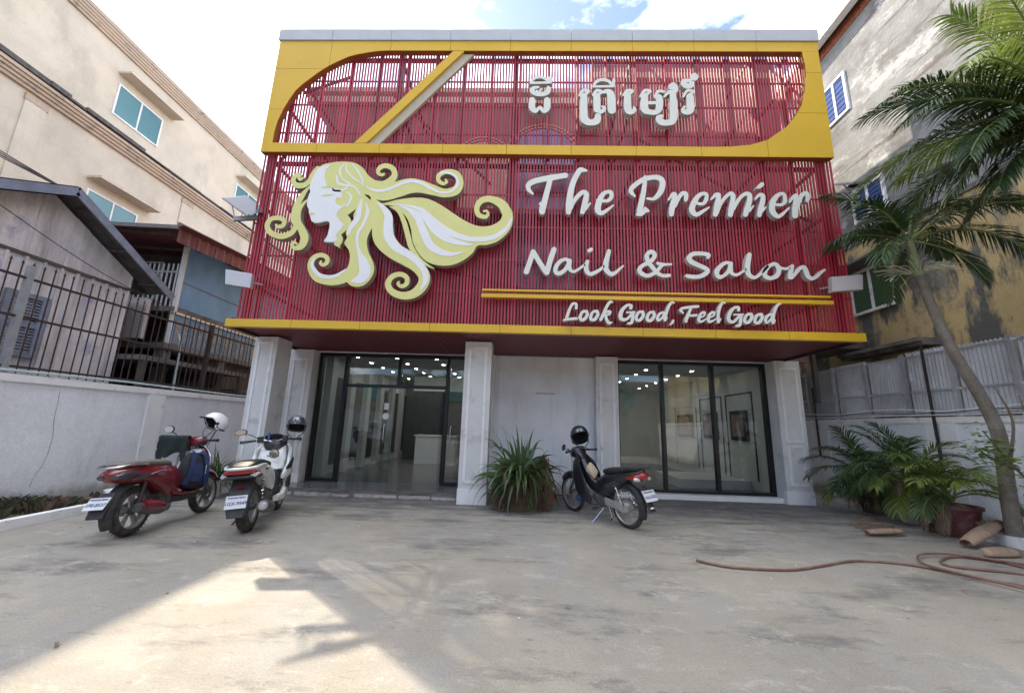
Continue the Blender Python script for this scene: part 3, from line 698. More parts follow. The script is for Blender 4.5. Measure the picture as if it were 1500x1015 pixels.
# ---- old upper storeys behind the screen
outline = [(-6.6, 3.5), (7.6, 3.5), (7.6, 12.95), (1.95, 12.95), (1.95, 11.95), (-6.95, 11.95), (-7.15, 11.75), (-6.0, 10.15), (-6.6, 9.75)]
holes = []
def arch(cx, z0, zs, w, n=14): return [(cx-w, z0), (cx+w, z0), (cx+w, zs)]+[(cx+w*math.cos(math.pi*k/n), zs+w*math.sin(math.pi*k/n)) for k in range(1, n)]+[(cx-w, zs)]
wins = [arch(-1.35, 7.6, 9.35, .72), arch(.45, 5.3, 9.55, .98), [(2.9, 5.2), (4.5, 5.2), (4.5, 8.6), (2.9, 8.6)], [(-4.6, 4.8), (-3.0, 4.8), (-3.0, 8.8), (-4.6, 8.8)]]
m = MB(); m.prism(outline, fn, 10.46, 10.85)
old = m.build('upper_storey_wall', 'oldwall', bld)
for w_, mat in zip(wins, ('oldcream', 'blue_glass', 'room_dark', 'room_dark')):
    m = MB(); m.prism(w_, fn, 10.42, 10.459); m.build('upper_window', mat, old)
for cx, zs, w_ in ((-1.35, 9.35, .72), (.45, 9.55, .98)):
    for j in (0.06, .16):
        m = MB(); m.tube([(cx+(w_+j)*math.cos(math.pi*k/18), 10.43, zs+(w_+j)*math.sin(math.pi*k/18)) for k in range(19)], .03, 6); m.build('arch_moulding', 'oldcream', old)
for z in (5.35, 6.1, 6.9, 7.7, 8.4, 9.1):
    m = MB(); m.box(-.5, 1.4, 10.38, 10.418, z-.03, z+.03); m.build('window_bar', 'room_dark', old)
for x in (-.1, .45, 1.0):
    m = MB(); m.box(x-.025, x+.025, 10.385, 10.415, 5.3, 10.4); m.build('window_bar', 'room_dark', old)
m = MB(); m.box(-6.95, 1.95, 10.30, 10.46, 11.35, 11.55); m.box(-6.95, 1.95, 10.36, 10.46, 11.8, 11.95); m.box(1.95, 7.6, 10.3, 10.46, 12.3, 12.5); m.build('parapet_moulding', 'oldcream', old)
m = MB(); m.box(-6.5, 7.0, 9.5, 10.46, 7.15, 7.3); m.build('old_balcony', 'oldwall', old)
m = MB(); m.box(-6.55, -6.2, 10.85, 22, 3.4, 11.5); m.box(6.7, 7.05, 10.85, 22, 3.4, 12.5); m.box(-6.2, 6.7, 21.7, 22, 3.4, 12); m.box(-6.2, 6.7, 10.85, 21.7, 11.2, 11.35); m.build('upper_side_wall', 'oldcream', bld)
m = MB(); m.box(-6.2, -6.1, 10.4, 22, 0, 3.6); m.box(6.9, 7.0, 10.4, 22, 0, 3.6); m.box(-6.1, 6.9, 22.0, 22.2, 0, 3.6); m.build('ground_side_wall', 'wall_white', bld)
# soffit side gap stripes (open grille at the left end of the canopy)

# ================================================================== SIGNS ON THE SCREEN
SY = 7.36                          # front face of the letters
def on_sign(y=SY): return lambda u, v, d: tuple(at(u, v, 1, d))
def glyph(strokes, ox, oy, sc, parent, d0=SY, d1=SY+.11, mats=('letter', 'letter_side'), step=.45, name='letter', polys=()):
    ss = [cat([(ox+x/sc, oy+y/sc, r/sc*1.04) for x, y, r in s]) for s in strokes]
    # front outline is traced where it is seen, so it is laid on the plane of the front face
    gx, gy, F = field(ss, polys, step); lp = contours(gx, gy, F, .05)
    bb = [at(x, y, 1, d0) for l in lp for x, y in l]
    vals = {}
    def fn(u, v, d):
        p = at(u, v, 1, d0); return (p.x, d, p.z)
    m = MB(); solid_from(m, lp, fn, d0, d1); return m.build(name, list(mats), parent)
def sign(name, label, loc, glyphs):
    t = thing(name, label, 'sign', loc)
    for (ox, oy, sc), strokes in glyphs: glyph(strokes, ox, oy, sc, t)
    return t
V1, V2, V3 = (760, 240, 10), (910, 240, 10), (1050, 240, 10)
sign('lettering_sign', 'large cream white brush script letters reading The Premier on the red slats', (2.6, SY, 5.9), [
 (V1, [[(205,440,14),(150,385,28),(140,315,36),(205,265,38),(330,230,38),(480,205,40),(600,185,36),(680,172,38)], [(485,182,22),(520,200,22)], [(455,250,36),(420,380,38),(385,520,40),(350,640,46),(340,700,42)], [(325,590,28),(350,600,30)]]),
 (V1, [[(990,100,16),(905,92,36),(850,160,38),(790,290,40),(755,440,44),(735,600,44),(728,708,36)], [(760,660,22),(800,560,28),(870,470,30),(940,415,30),(985,440,36),(985,500,38),(960,610,40),(932,708,32)], [(975,660,25),(1045,580,12)]]),
 (V1, [[(1145,530,11),(1200,540,22),(1290,545,22),(1350,500,28),(1350,420,28),(1270,420,26),(1210,480,36),(1170,580,42),(1158,680,42),(1210,725,30),(1290,680,22),(1385,610,12)]]),
 (V2, [[(200,475,14),(150,420,30),(150,365,33),(230,290,33),(340,225,34),(460,200,33),(560,210,36),(605,270,40),(590,380,40),(540,460,36),(470,515,23),(385,510,16)], [(345,270,30),(330,400,34),(300,550,38),(275,670,42),(270,725,38)], [(230,745,16),(290,740,26),(350,690,28),(400,690,16)], [(355,660,26),(375,680,24)], [(350,190,20),(360,210,20)]]),
 (V2, [[(695,530,12),(750,450,23),(790,450,26),(770,540,38),(745,650,40),(735,740,34)], [(790,620,23),(830,520,28),(890,440,28),(945,440,30),(950,500,30),(945,535,22)]]),
 (V2, [[(1035,560,12),(1110,580,20),(1200,585,22),(1245,520,28),(1245,445,24),(1170,445,26),(1100,510,36),(1045,620,40),(1045,700,40),(1105,745,30),(1190,700,23),(1285,640,12)]]),
 (V3, [[(-80,520,12),(-20,460,26),(30,455,26),(20,520,36),(0,640,40),(-20,740,36)], [(10,720,20),(50,600,24),(110,510,25),(190,440,26),(235,460,34),(235,540,36),(215,650,40),(200,745,36)], [(250,660,20),(300,560,25),(360,480,25),(425,440,26),(480,460,34),(480,540,36),(450,650,40),(420,745,34)], [(480,690,18),(535,620,12)]]),
 (V3, [[(565,520,12),(620,460,23),(675,470,30),(670,560,36),(640,680,36),(625,750,32)], [(670,690,18),(720,635,11)]]),
 (V3, [[(590,355,12),(630,330,30),(665,300,28)]]),
 (V3, [[(780,595,12),(850,598,18),(950,600,20),(1000,550,26),(985,450,23),(915,450,26),(850,510,36),(815,600,40),(820,700,40),(890,770,28),(960,740,23),(1060,645,12)]]),
 (V3, [[(1070,565,12),(1120,490,23),(1165,470,28),(1160,560,38),(1150,670,43),(1150,757,42)], [(1180,640,28),(1210,540,28),(1260,450,28),(1320,440,30),(1335,500,30),(1325,540,24)]])])
V4, V5, V6 = (760, 350, 10), (910, 350, 10), (1060, 355, 10)
sign('lettering_sign', 'white handwritten letters reading Nail & Salon above the double yellow bar', (2.8, SY, 4.9), [
 (V4, [[(110,480,38),(150,370,36),(210,190,36)], [(210,190,36),(290,320,34),(380,460,34),(405,490,36)], [(410,490,38),(440,380,38),(480,250,38),(515,155,36)]]),
 (V4, [[(735,325,30),(680,298,22),(600,335,28),(545,410,30),(540,480,30),(590,505,30),(670,460,28),(725,380,30),(745,320,30),(735,400,33),(760,460,24),(810,478,20),(880,440,17),(960,380,17)]]),
 (V4, [[(1005,330,26),(985,400,33),(1000,480,31),(1050,515,27),(1130,485,24),(1190,450,21),(1240,405,18)]]),
 (V4, [[(1030,172,26),(1060,155,26)]]),
 (V4, [[(1320,180,28),(1300,260,33),(1275,360,37),(1280,450,35),(1350,515,30),(1420,490,24),(1500,420,16),(1530,395,12)]]),
 (V5, [[(705,535,24),(620,540,24),(540,505,27),(470,430,30),(400,340,31),(375,260,31),(400,205,29),(450,190,29),(490,230,31),(470,290,29),(400,350,29),(320,385,26),(270,440,30),(290,500,31),(380,540,27),(470,510,27),(530,465,26),(575,410,24),(620,375,18)], [(535,358,22),(620,375,20),(735,372,14)]]),
 (V5, [[(1270,270,22),(1280,235,28),(1180,215,27),(1060,220,30),(995,270,33),(1020,330,35),(1120,380,31),(1230,430,31),(1265,470,33),(1220,520,31),(1120,555,27),(1000,550,29),(960,540,24)]]),
 (V6, [[(105,320,28),(50,298,22),(-10,320,27),(-80,390,32),(-100,460,33),(-60,510,28),(0,490,24),(60,440,26),(95,370,28),(105,310,28),(100,380,33),(120,450,24),(180,478,21),(250,450,18),(320,400,18)]]),
 (V6, [[(380,180,30),(360,270,37),(350,380,37),(370,470,33),(440,515,25),(510,490,21),(590,410,21),(640,355,22)]]),
 (V6, [[(740,312,23),(665,350,27),(605,430,33),(615,500,31),(690,525,27),(780,490,31),(812,410,33),(785,340,29),(735,315,25)], [(800,352,22),(840,375,18),(900,388,18),(960,380,18)]]),
 (V6, [[(1005,350,28),(985,420,33),(975,510,33)], [(1000,515,26),(1060,450,25),(1120,380,27),(1180,370,31),(1210,430,35),(1240,500,31),(1300,530,25),(1370,500,21),(1440,430,20),(1480,405,15)]])])
V7, V8 = (820, 430, 9.375), (980, 435, 9.375)
def o_(x, y): return [[(x+40,y-50,20),(x-15,y-45,17),(x-50,y+20,21),(x-40,y+62,19),(x+10,y+55,21),(x+48,y-5,21),(x+38,y-52,19)]]
sign('lettering_sign', 'small white script slogan reading Look Good, Feel Good just above the yellow lip', (2.6, SY, 3.8), [
 (V7, [[(225,200,18),(225,145,17),(180,140,17),(145,190,18),(115,270,20),(95,330,20)], [(60,362,16),(130,350,17),(230,342,18)]]),
 (V7, o_(330, 295)), (V7, o_(475, 295)),
 (V7, [[(725,120,9),(690,115,18),(650,170,19),(610,260,20),(565,355,21)], [(600,290,13),(650,250,15),(690,250,18),(680,280,15),(630,300,13)], [(630,310,18),(650,370,20),(680,405,18),(715,395,9)]]),
 (V7, [[(975,200,20),(980,165,20),(930,160,17),(870,210,23),(835,290,25),(850,350,23),(920,350,18),(980,290,17),(1010,260,18)], [(1010,265,18),(1000,340,22),(985,400,19),(940,408,14)], [(920,258,11),(1030,255,13)]]),
 (V7, o_(1100, 302)), (V7, o_(1250, 307)),
 (V7, [[(1420,260,16),(1370,280,18),(1340,340,19),(1360,365,17),(1410,330,15),(1440,270,16)], [(1575,132,7),(1540,122,16),(1505,160,19),(1475,230,20),(1450,310,20),(1445,365,18),(1475,330,9)]]),
 (V8, [[(60,325,15),(45,355,16),(20,378,7)]]),
 (V8, [[(195,220,11),(165,190,17),(175,160,17),(240,145,17),(320,135,18),(400,130,17)], [(300,155,17),(270,230,19),(240,300,22),(235,335,18)], [(250,250,14),(320,255,15),(375,250,17)]]),
 (V8, [[(440,280,9),(480,260,11),(490,215,16),(450,220,16),(415,280,20),(415,330,20),(455,335,15),(510,300,9)]]),
 (V8, [[(570,280,9),(610,260,11),(620,215,16),(580,220,16),(545,280,20),(545,330,20),(585,335,15),(645,300,9)]]),
 (V8, [[(775,85,7),(735,80,16),(700,140,19),(680,220,20),(675,300,20),(680,345,17),(710,300,9)]]),
 (V8, [[(955,180,20),(955,145,18),(905,145,17),(855,190,23),(820,270,25),(830,330,23),(890,340,18),(950,280,17),(990,245,18)], [(990,250,18),(985,320,22),(970,390,18),(925,395,13)], [(895,243,11),(1015,240,13)]]),
 (V8, o_(1090, 287)), (V8, o_(1232, 292)),
 (V8, [[(1400,240,16),(1355,260,18),(1325,320,19),(1345,350,17),(1395,315,15),(1425,255,16)], [(1540,95,7),(1500,105,16),(1465,160,19),(1440,230,20),(1430,310,20),(1430,355,18),(1460,320,9)]])])
K2, K3 = (600, 60, 5.6375), (820, 60, 5.6375)
sign('lettering_sign', 'thick cream Khmer letters on the upper slats inside the yellow frame', (1.7, SY, 8.9), [
 (K2, [[(1003,345,9),(1020,318,11),(1055,302,11),(1100,303,11),(1135,325,11),(1150,342,9)], [(1000,348,9),(1150,346,9)], [(1160,315,21),(1163,318,21)], [(1170,330,9),(1165,345,9)]]),
 (K2, [[(1065,383,9),(1025,390,14),(1012,412,19),(1045,438,17),(1105,440,17),(1140,420,20),(1145,388,15)], [(1050,412,7),(1068,425,8),(1082,400,7)]]),
 (K2, [[(1012,492,25),(1012,550,26),(1040,580,16),(1075,552,14),(1108,580,16),(1135,550,26),(1135,492,25)]]),
 (K3, [[(162,450,9),(192,412,13),(238,415,11),(215,440,12)], [(198,460,28),(198,620,32),(220,662,29),(262,675,24),(305,660,28),(315,625,25)]]),
 (K3, [[(275,448,9),(305,412,12),(345,420,11),(325,440,12)], [(305,460,28),(308,565,28)], [(330,590,16),(360,575,15),(370,552,11),(350,543,8)], [(355,425,12),(395,418,18),(422,450,30),(430,570,32)]]),
 (K3, [[(280,372,9),(300,340,12),(345,322,12),(400,332,12),(430,362,10)], [(278,378,9),(445,376,9)], [(447,315,8),(445,376,9)]]),
 (K3, [[(525,448,9),(558,412,12),(602,414,10),(580,435,12)], [(560,455,28),(562,560,30),(590,588,20),(617,570,15),(612,548,8)]]),
 (K3, [[(665,458,9),(702,412,12),(748,416,10),(722,440,12)], [(700,460,28),(702,560,30),(740,588,20),(795,588,20),(822,550,28),(820,470,26),(785,462,9),(815,418,12),(862,420,9)], [(730,512,12),(800,512,12)]]),
 (K3, [[(865,460,9),(900,425,13),(930,430,20),(935,460,26),(942,600,32),(930,660,28),(880,678,22),(835,668,26),(817,640,24),(842,622,13)], [(920,380,24),(940,375,28),(955,405,22),(935,430,14)]]),
 (K3, [[(1020,460,9),(1055,412,12),(1108,418,9),(1080,440,12)], [(1075,465,30),(1080,555,32),(1060,588,22),(1025,582,20),(1018,560,12),(1035,545,8)]]),
 (K3, [[(1110,298,30),(1112,300,30)], [(1075,330,13),(1030,330,15),(1020,350,20),(1045,372,22),(1085,368,20),(1098,345,12),(1075,345,6)], [(1072,335,7),(1090,318,8)]])])
# double yellow bar under the words
for (a, b, h, lab) in (((706, 423.2), (1217, 433.2), 2.6, 'thin upper yellow bar under the word Salon'), ((705, 430.2), (1221, 440), 5.2, 'thicker lower yellow bar running above the slogan')):
    p, q = at(a[0], a[1], 1, SY+.04), at(b[0], b[1], 1, SY+.04); dz = at(a[0], a[1], 1, SY).z-at(a[0], a[1]+h, 1, SY).z; z = (p.z+q.z)/2
    m = MB(); m.box(p.x, q.x, SY+.04, SY+.12, z-dz, z)
    for x in (p.x+.3, (p.x+q.x)/2, q.x-.3): m.box(x-.02, x+.02, SY+.12, 7.62, z-dz*.7, z-dz*.3)
    tag(m.build('sign_bar', 'yellow'), lab, 'sign')

# ---- emblem: profile of a woman with flowing hair
A = (370, 220, 3.6585)
emb = thing('emblem_sign', 'cut out profile of a woman with long curling yellow hair on the red slats', 'sign', (-2.9, SY, 5.4))
def eS(*strokes): return [cat([(A[0]+x/A[2], A[1]+y/A[2], r/A[2]) for x, y, r in s]) for s in strokes]
def eP(pts): return [(q[0], q[1]) for q in cat_closed([(A[0]+x/A[2], A[1]+y/A[2]) for x, y in pts])]
def eL(pts): return [(A[0]+x/A[2], A[1]+y/A[2]) for x, y in pts]
def slab(name, strokes, polys, d0, d1, mats, step=.4, tol=.045):
    gx, gy, F = field(strokes, polys, step); lp = contours(gx, gy, F, tol)
    def fn(u, v, d): p = at(u, v, 1, SY-.04); return (p.x, d, p.z)
    m = MB(); solid_from(m, lp, fn, d0, d1); return m.build(name, mats, emb)
E0, E1 = SY-.04, SY+.10
face = [(372,88),(350,100),(330,128),(315,165),(303,198),(308,222),(300,240),(292,268),(291,298),(301,318),(300,335),(306,350),(311,370),(320,384),(345,392),(408,385),(405,440),(395,465),(384,491),(450,492),(458,465),(480,420),(500,380),(500,300),(560,250),(560,100),(460,70)]
head = [(308,190),(318,150),(335,115),(370,82),(420,68),(490,62),(550,70),(592,97),(622,137),(662,165),(700,180),(690,215),(640,240),(600,240),(585,270),(560,300),(520,330),(480,350),(440,300),(380,220),(340,200)]
lock_low = [(592,238),(640,278),(664,330),(657,390),(627,440),(612,490),(622,550),(645,600),(650,650),(622,702),(580,730),(530,727),(500,707),(455,722),(430,690),(482,660),(512,620),(522,570),(512,530),(492,500),(505,470),(500,440),(515,410),(545,385),(540,350),(562,300),(575,260)]
big = [(640,248),(690,285),(780,265),(870,255),(940,262),(1010,295),(1080,342),(1150,385),(1210,407),(1275,405),(1325,378),(1345,345),(1392,345),(1388,405),(1358,452),(1310,490),(1255,508),(1205,512),(1180,550),(1130,590),(1070,615),(1000,618),(930,595),(880,540),(856,480),(850,430),(830,370),(790,325),(740,297),(690,290)]
hair_strokes = eS([(268,150,6),(254,158,8),(247,146,8),(256,133,8),(232,136,11),(217,165,13),(235,188,15),(275,188,14),(305,165,13),(325,130,14),(350,100,14)],
 [(704,128,6),(692,134,8),(672,120,10),(682,95,12),(715,84,13),(752,100,14),(760,135,16),(740,165,20),(700,190,24),(650,190,28)],
 [(1035,160,6),(1040,172,7),(1020,180,9),(996,162,11),(1000,134,12),(1040,116,13),(1090,128,17),(1110,170,20),(1090,215,24),(1030,230,23),(960,212,28),(900,195,34),(840,192,40),(770,213,42),(700,235,36),(640,235,18)],
 [(1240,328,6),(1254,326,6),(1262,342,8),(1245,358,11),(1210,345,13),(1202,308,14),(1225,272,16),(1275,262,17),(1335,290,24),(1366,340,28)],
 [(735,302,2),(780,325,9),(810,380,13),(830,450,14),(850,520,14),(890,580,11),(940,618,6),(972,634,2)],
 [(784,706,5),(779,718,8),(800,730,10),(825,715,12),(825,682,13),(790,665,13),(745,680,14),(725,720,16),(750,760,18),(810,780,20),(870,765,24),(912,720,28),(918,670,32),(880,620,34),(820,580,38),(750,530,48),(702,470,56),(697,410,54),(702,360,42),(680,310,26),(642,262,10)],
 [(367,595,5),(363,606,8),(378,615,9),(398,602,11),(398,576,12),(365,562,12),(325,580,14),(312,625,18),(345,680,24),(420,700,24),(480,690,25)],
 [(236,502,6),(222,494,8),(210,508,9),(228,525,11),(262,512,18),(278,470,22),(262,425,20),(242,385,18),(245,330,14),(270,290,8),(300,262,4)],
 [(302,198,4),(268,240,13),(235,300,17),(222,370,18),(240,400,18)],
 [(126,401,7),(136,412,8),(160,406,11),(170,380,12),(140,364,12),(98,370,12),(78,405,14),(96,442,15),(150,462,15),(205,445,14),(235,405,14)],
 [(560,235,38),(545,280,32),(500,325,24),(475,348,21),(500,372,23),(512,395,15),(485,425,14),(462,450,12),(470,475,13),(460,500,13),(445,502,9),(468,520,3)])
slab('hair', hair_strokes, [eP(head), eP(lock_low), eP(big)], E0, E1, ['hair', 'emblem_side'])
slab('face', [], [eP(face)], E0+.006, E1-.01, ['white', 'emblem_side'])
W0, W1 = E0-.005, E0+.003
fwhite = [(372,90),(350,102),(331,130),(316,166),(305,198),(310,222),(302,240),(295,268),(294,298),(303,318),(302,335),(308,350),(313,369),(322,382),(346,389),(411,382),(408,440),(398,465),(388,488),(448,489),(452,470),(450,452),(476,420),(484,400),(456,365),(452,340),(468,318),(505,290),(470,300),(445,280),(452,255),(478,255),(470,215),(430,205),(400,190),(386,150),(392,110),(418,80)]
slab('face_front', [], [eP(fwhite)], W0, W1, ['white', 'white'])
slab('hair_highlight', eS([(490,75,3),(468,110,5),(480,150,3),(520,180,4)], [(500,72,2),(505,110,4),(540,150,4),(590,182,3)], [(532,75,2),(562,110,4),(588,160,4),(590,190,3)], [(452,140,4),(458,178,6),(500,190,5),(545,197,4),(578,240,4)], [(520,180,3),(490,215,5),(440,218,5),(430,205,3)], [(505,225,3),(528,250,5),(515,290,5),(500,300,3)]), [], W0, W1, ['white', 'white'])
slab('hair_highlight', eS([(605,195,2),(650,216,6),(700,218,7),(760,197,7),(830,170,8),(890,172,8),(950,203,8),(1010,228,6),(1065,222,6),(1098,185,7),(1090,145,7),(1050,122,6),(1010,125,6)]), [], W0, W1, ['white', 'white'])
slab('hair_highlight', eS([(750,290,2),(840,300,5),(910,325,12),(960,372,17),(1020,420,19),(1100,460,15),(1180,478,13),(1280,470,12),(1350,430,10),(1388,372,5)]), [], W0, W1, ['white', 'white'])
slab('hair_highlight', eS([(790,300,2),(860,322,5),(920,362,12),(970,420,20),(1020,462,20),(1080,490,15),(1150,505,7),(1185,508,2)]), [], W0-.0005, W1, ['white', 'white'])
slab('hair_highlight', eS([(790,300,3),(840,322,10),(885,365,18),(905,410,20),(925,460,22),(950,508,22),(995,540,18),(1060,558,11),(1130,546,3)]), [], W0-.001, W1, ['white', 'white'])
slab('hair_highlight', eS([(675,285,4),(705,315,14),(728,355,21),(727,405,25),(732,462,27),(770,520,23),(835,558,19),(885,600,17),(922,650,17),(926,700,14),(903,745,5)]), [], W0, W1, ['white', 'white'])
slab('hair_highlight', eS([(585,265,4),(572,320,13),(562,365,14),(528,412,12),(512,450,6)], [(608,285,3),(616,335,8),(592,400,7),(565,445,7),(560,500,7),(572,550,10),(592,600,24),(602,650,30),(580,690,24),(530,702,5)]), [], W0, W1, ['white', 'white'])
slab('hair_highlight', eS([(335,582,4),(318,615,9),(350,664,11),(400,680,10),(450,672,8),(500,640,4)]), [], W0, W1, ['white', 'white'])
for nm_, st_ in (('brow', [(370,203,2),(405,198,5),(440,203,2)]), ('eyelid', [(372,246,2),(400,244,5),(432,238,2)]), ('lips', [(306,341,3),(320,342,6),(332,340,3)])): slab(nm_, eS(st_), [], W0-.004, W1, ['hair', 'hair'])

# ================================================================== FLOODLIGHTS AND SOLAR PANELS
def floodlight(px, label, side):
    t = thing('floodlight', label, 'floodlight', tuple(at(px[0][0], px[0][1], 1, 7.3)))
    c = [at(x, y, 1, 7.25) for x, y in px]; n = (c[1]-c[0]).cross(c[3]-c[0]).normalized()
    if n.y > 0: n = -n
    m = MB(); d = n*.0; b = -n*.09; m.add([*c, *[q+b for q in c]], [(0, 1, 2, 3), (7, 6, 5, 4), (0, 4, 5, 1), (1, 5, 6, 2), (2, 6, 7, 3), (3, 7, 4, 0)]); body = m.build('lamp_housing', 'alu', t)
    ctr = sum(c, Vector())/4; m = MB(); g = [ctr+(q-ctr)*.93+n*.004 for q in c]; m.add(g+[q-n*.003 for q in g], [(0, 1, 2, 3), (7, 6, 5, 4), (0, 4, 5, 1), (1, 5, 6, 2), (2, 6, 7, 3), (3, 7, 4, 0)]); m.build('lamp_face', 'lamp_grey', body)
    m = MB(); m.bar(ctr+b, Vector((ctr.x-side*.25, 7.66, ctr.z+.02)), .03, .03); m.build('bracket', 'grey_metal', t)
floodlight([(330.5, 394.5), (369, 401), (366, 421.5), (330, 416)], 'flat grey solar floodlight at the left edge of the red slats above the yellow lip', -1)
floodlight([(1218, 405.5), (1264, 402), (1264.5, 424), (1219, 427.5)], 'flat grey floodlight at the right edge of the red slats beside the yellow bars', 1)
def solar(corners, arm, label, side):
    t = thing('solar_panel', label, 'solar panel', tuple(corners[0]))
    c = [Vector(q) for q in corners]; n = (c[1]-c[0]).cross(c[3]-c[0]).normalized(); n = n if n.z > 0 else -n
    m = MB(); m.add([*c, *[q+n*.03 for q in c]], [(0, 1, 2, 3), (7, 6, 5, 4), (0, 4, 5, 1), (1, 5, 6, 2), (2, 6, 7, 3), (3, 7, 4, 0)]); p = m.build('panel', 'grey_metal', t)
    m = MB(); g = [c[0]+(c[1]-c[0])*u+(c[3]-c[0])*v for u, v in ((.03, .04), (.97, .04), (.97, .96), (.03, .96))]; m.add([q+n*.031 for q in g]+[q+n*.034 for q in g], [(0, 1, 2, 3), (7, 6, 5, 4), (0, 4, 5, 1), (1, 5, 6, 2), (2, 6, 7, 3), (3, 7, 4, 0)]); m.build('cells', 'solar', p)
    for k in range(1, 6):
        f = k/6; m = MB(); m.bar(c[0]+(c[1]-c[0])*f-n*.004, c[3]+(c[2]-c[3])*f-n*.004, .02, .006); m.build('rib', 'alu', p)
    a, b = Vector(arm[0]), Vector(arm[1]); m = MB(); m.bar(a, b, .07, .09); m.build('arm', 'grey_metal', t)
    m = MB(); m.bar(b+(a-b)*.05, c[0]+(c[2]-c[0])*.25, .02, .02); m.bar(b+(a-b)*.7, (c[1]+c[2])/2, .02, .02); m.build('strut', 'grey_metal', t)
    mid = (c[0]+c[2])/2; m = MB(); m.box(mid.x-.07, mid.x+.07, mid.y-.05, mid.y+.05, mid.z-.06, mid.z-.02); m.tube([mid-Vector((0, 0, .04)), mid+Vector((.1*-side, 0, -.2)), mid+Vector((.05*-side, 0, -.45)), mid+Vector((.25*-side, .1, -.55))], .008, 5); m.build('junction_box', 'steel', t)
A1, A2, A3 = at(326, 291, 1, 7.35), at(359, 288, 1, 7.75), at(376, 304, 1, 7.75)
solar([at(325.5, 291.5, 1, 7.3), at(360, 288.5, 1, 7.75), at(377, 303, 1, 7.75), at(362, 318, 1, 7.3)], (at(385, 319, 1, 7.7), at(342, 321, 1, 7.45)), 'tilted solar panel on an arm beside the left edge of the upper slats', -1)
solar([at(1222, 272, 1, 7.6), at(1250, 269.5, 1, 7.3), at(1277, 267.5, 1, 7.5), at(1238, 270, 1, 8.1)], (at(1218, 290, 1, 7.7), at(1258, 290.5, 1, 7.5)), 'flat solar panel on an arm sticking out right of the red slats', 1)

# ================================================================== BEIGE BUILDING ON THE LEFT
bb = thing('beige_building', 'tall beige rendered building on the far left with orange moulded cornices', 'building', (-16, 14, 0))
m = MB(); m.box(-26, -16, -3, 34, 0, 16.05); m.build('wall', 'beige', bb)
def mouldings(z, n, par, mat='cornice', h=.11, y0=-3.2, y1=34.2, out=.06):
    for k in range(n):
        m = MB(); m.box(-16.1, -16+.05+out*(k+1), y0, y1, z+k*(h+.003), z+k*(h+.003)+h); m.build('cornice', mat, par)
mouldings(15.5, 5, bb, out=.03); mouldings(11.6, 4, bb, h=.105)
m = MB(); m.box(-26, -15.86, -3.3, 34.3, 16.07, 16.16); m.build('roof_edge', 'concrete_old', bb)
m = MB(); y = -3
while y < 34: w = rnd.uniform(.4, 2.2); m.box(-16.02, -15.67-rnd.uniform(0, .06), y, y+w, 12.105, 12.115+rnd.uniform(.03, .16)); y += w
m.build('mould_line', 'grime', bb)
for y in (10.2, 16.05, 21.8, 27.5, 4.5):
    m = MB(); m.box(-16.1, -15.96, y, y+.55, 0, 11.5); m.build('pilaster', 'beige', bb)
    m = MB(); m.box(-16.1, -15.945, y-.03, y+.60, 11.3, 11.52); m.build('pilaster_cap', 'cornice', bb)
def bb_window(y0, y1, z0, z1, hood=True):
    f = MB(); w = .06; x = -15.96
    f.box(-16.1, x, y0, y1, z1-w, z1); f.box(-16.1, x, y0, y1, z0, z0+w); f.box(-16.1, x, y0, y0+w, z0+w, z1-w); f.box(-16.1, x, y1-w, y1, z0+w, z1-w); c = (y0+y1)/2; f.box(-16.1, x-.005, c-w/2, c+w/2, z0+w, z1-w)
    fr = f.build('window', 'trim_white', bb)
    for a, b in ((y0+w, c-w/2), (c+w/2, y1-w)):
        m = MB(); m.box(-16.05, -15.985, a, b, z0+w, z1-w); m.build('pane', 'teal_glass', fr)
    if hood:
        m = MB(); m.box(-16.1, -15.45, y0-.1, y1+.42, z1+.36, z1+.44); m.build('hood', 'beige', bb)
        m = MB(); m.box(-16.1, -15.47, y0-.08, y1+.40, z1+.441, z1+.455); m.build('hood_top', 'grime', bb)
for y in (12.5, 18.9, 25.2, 6.3): bb_window(y, y+1.9, 12.88, 14.22)
for y in (12.4, 19.0, 25.0): bb_window(y, y+1.9, 8.2, 9.62)
for y in (6.3, 12.4, 19.0): bb_window(y, y+1.9, 4.2, 5.6)

# ================================================================== WOODEN HOUSE (LEFT)
wh = thing('wooden_house', 'small weathered plank house with a grey gable roof behind the left railing', 'house', (-9.8, 6.5, 0))
XW = -9.75; ya, za = 7.05, 6.15; s_r, s_l = .56, .50
def roof_z(y): return za-(y-ya)*s_r if y > ya else za-(ya-y)*s_l
wyR = at(188, 420, 0, XW).y; wy0 = 3.6
m = MB(); m.prism([(wy0, 0), (wyR, 0), (wyR, roof_z(wyR)-.16), (ya, za-.16), (wy0, roof_z(wy0)-.16)], lambda u, v, d: (d, u, v), XW-.05, XW-5); m.build('house_body', 'wood_dark', wh)
zmid = 4.62; y = wy0; pw = .30
while y < wyR-.02:
    y1 = min(y+pw, wyR)
    if y1-y > .05:
        m = MB(); e = rnd.uniform(0, .012); lo = 1.6
        m.box(XW-.05, XW+e, y+.006, y1-.006, lo, zmid-.02); m.build('plank', 'wood', wh)
        m = MB(); e = rnd.uniform(.01, .03); zt1, zt2 = roof_z(y+.006)-.17, roof_z(y1-.006)-.17
        ps = [(y+.006, zmid), (y1-.006, zmid), (y1-.006, zt2)]+([(ya, za-.17)] if y < ya < y1 else [])+[(y+.006, zt1)]
        m.prism(ps, lambda u, v, d: (d, u, v), XW-.05, XW+.02+e); m.build('plank', 'wood', wh)
        m = MB(); m.box(XW-.02, XW+.05, y1-.025, y1+.02, 1.6, min(zt2, 99)-.02); m.build('batten', 'wood', wh)
    y = y1
m = MB(); m.box(XW, XW+.055, wy0, wyR+.05, zmid-.06, zmid+.0); m.build('ledge', 'wood_dark', wh)
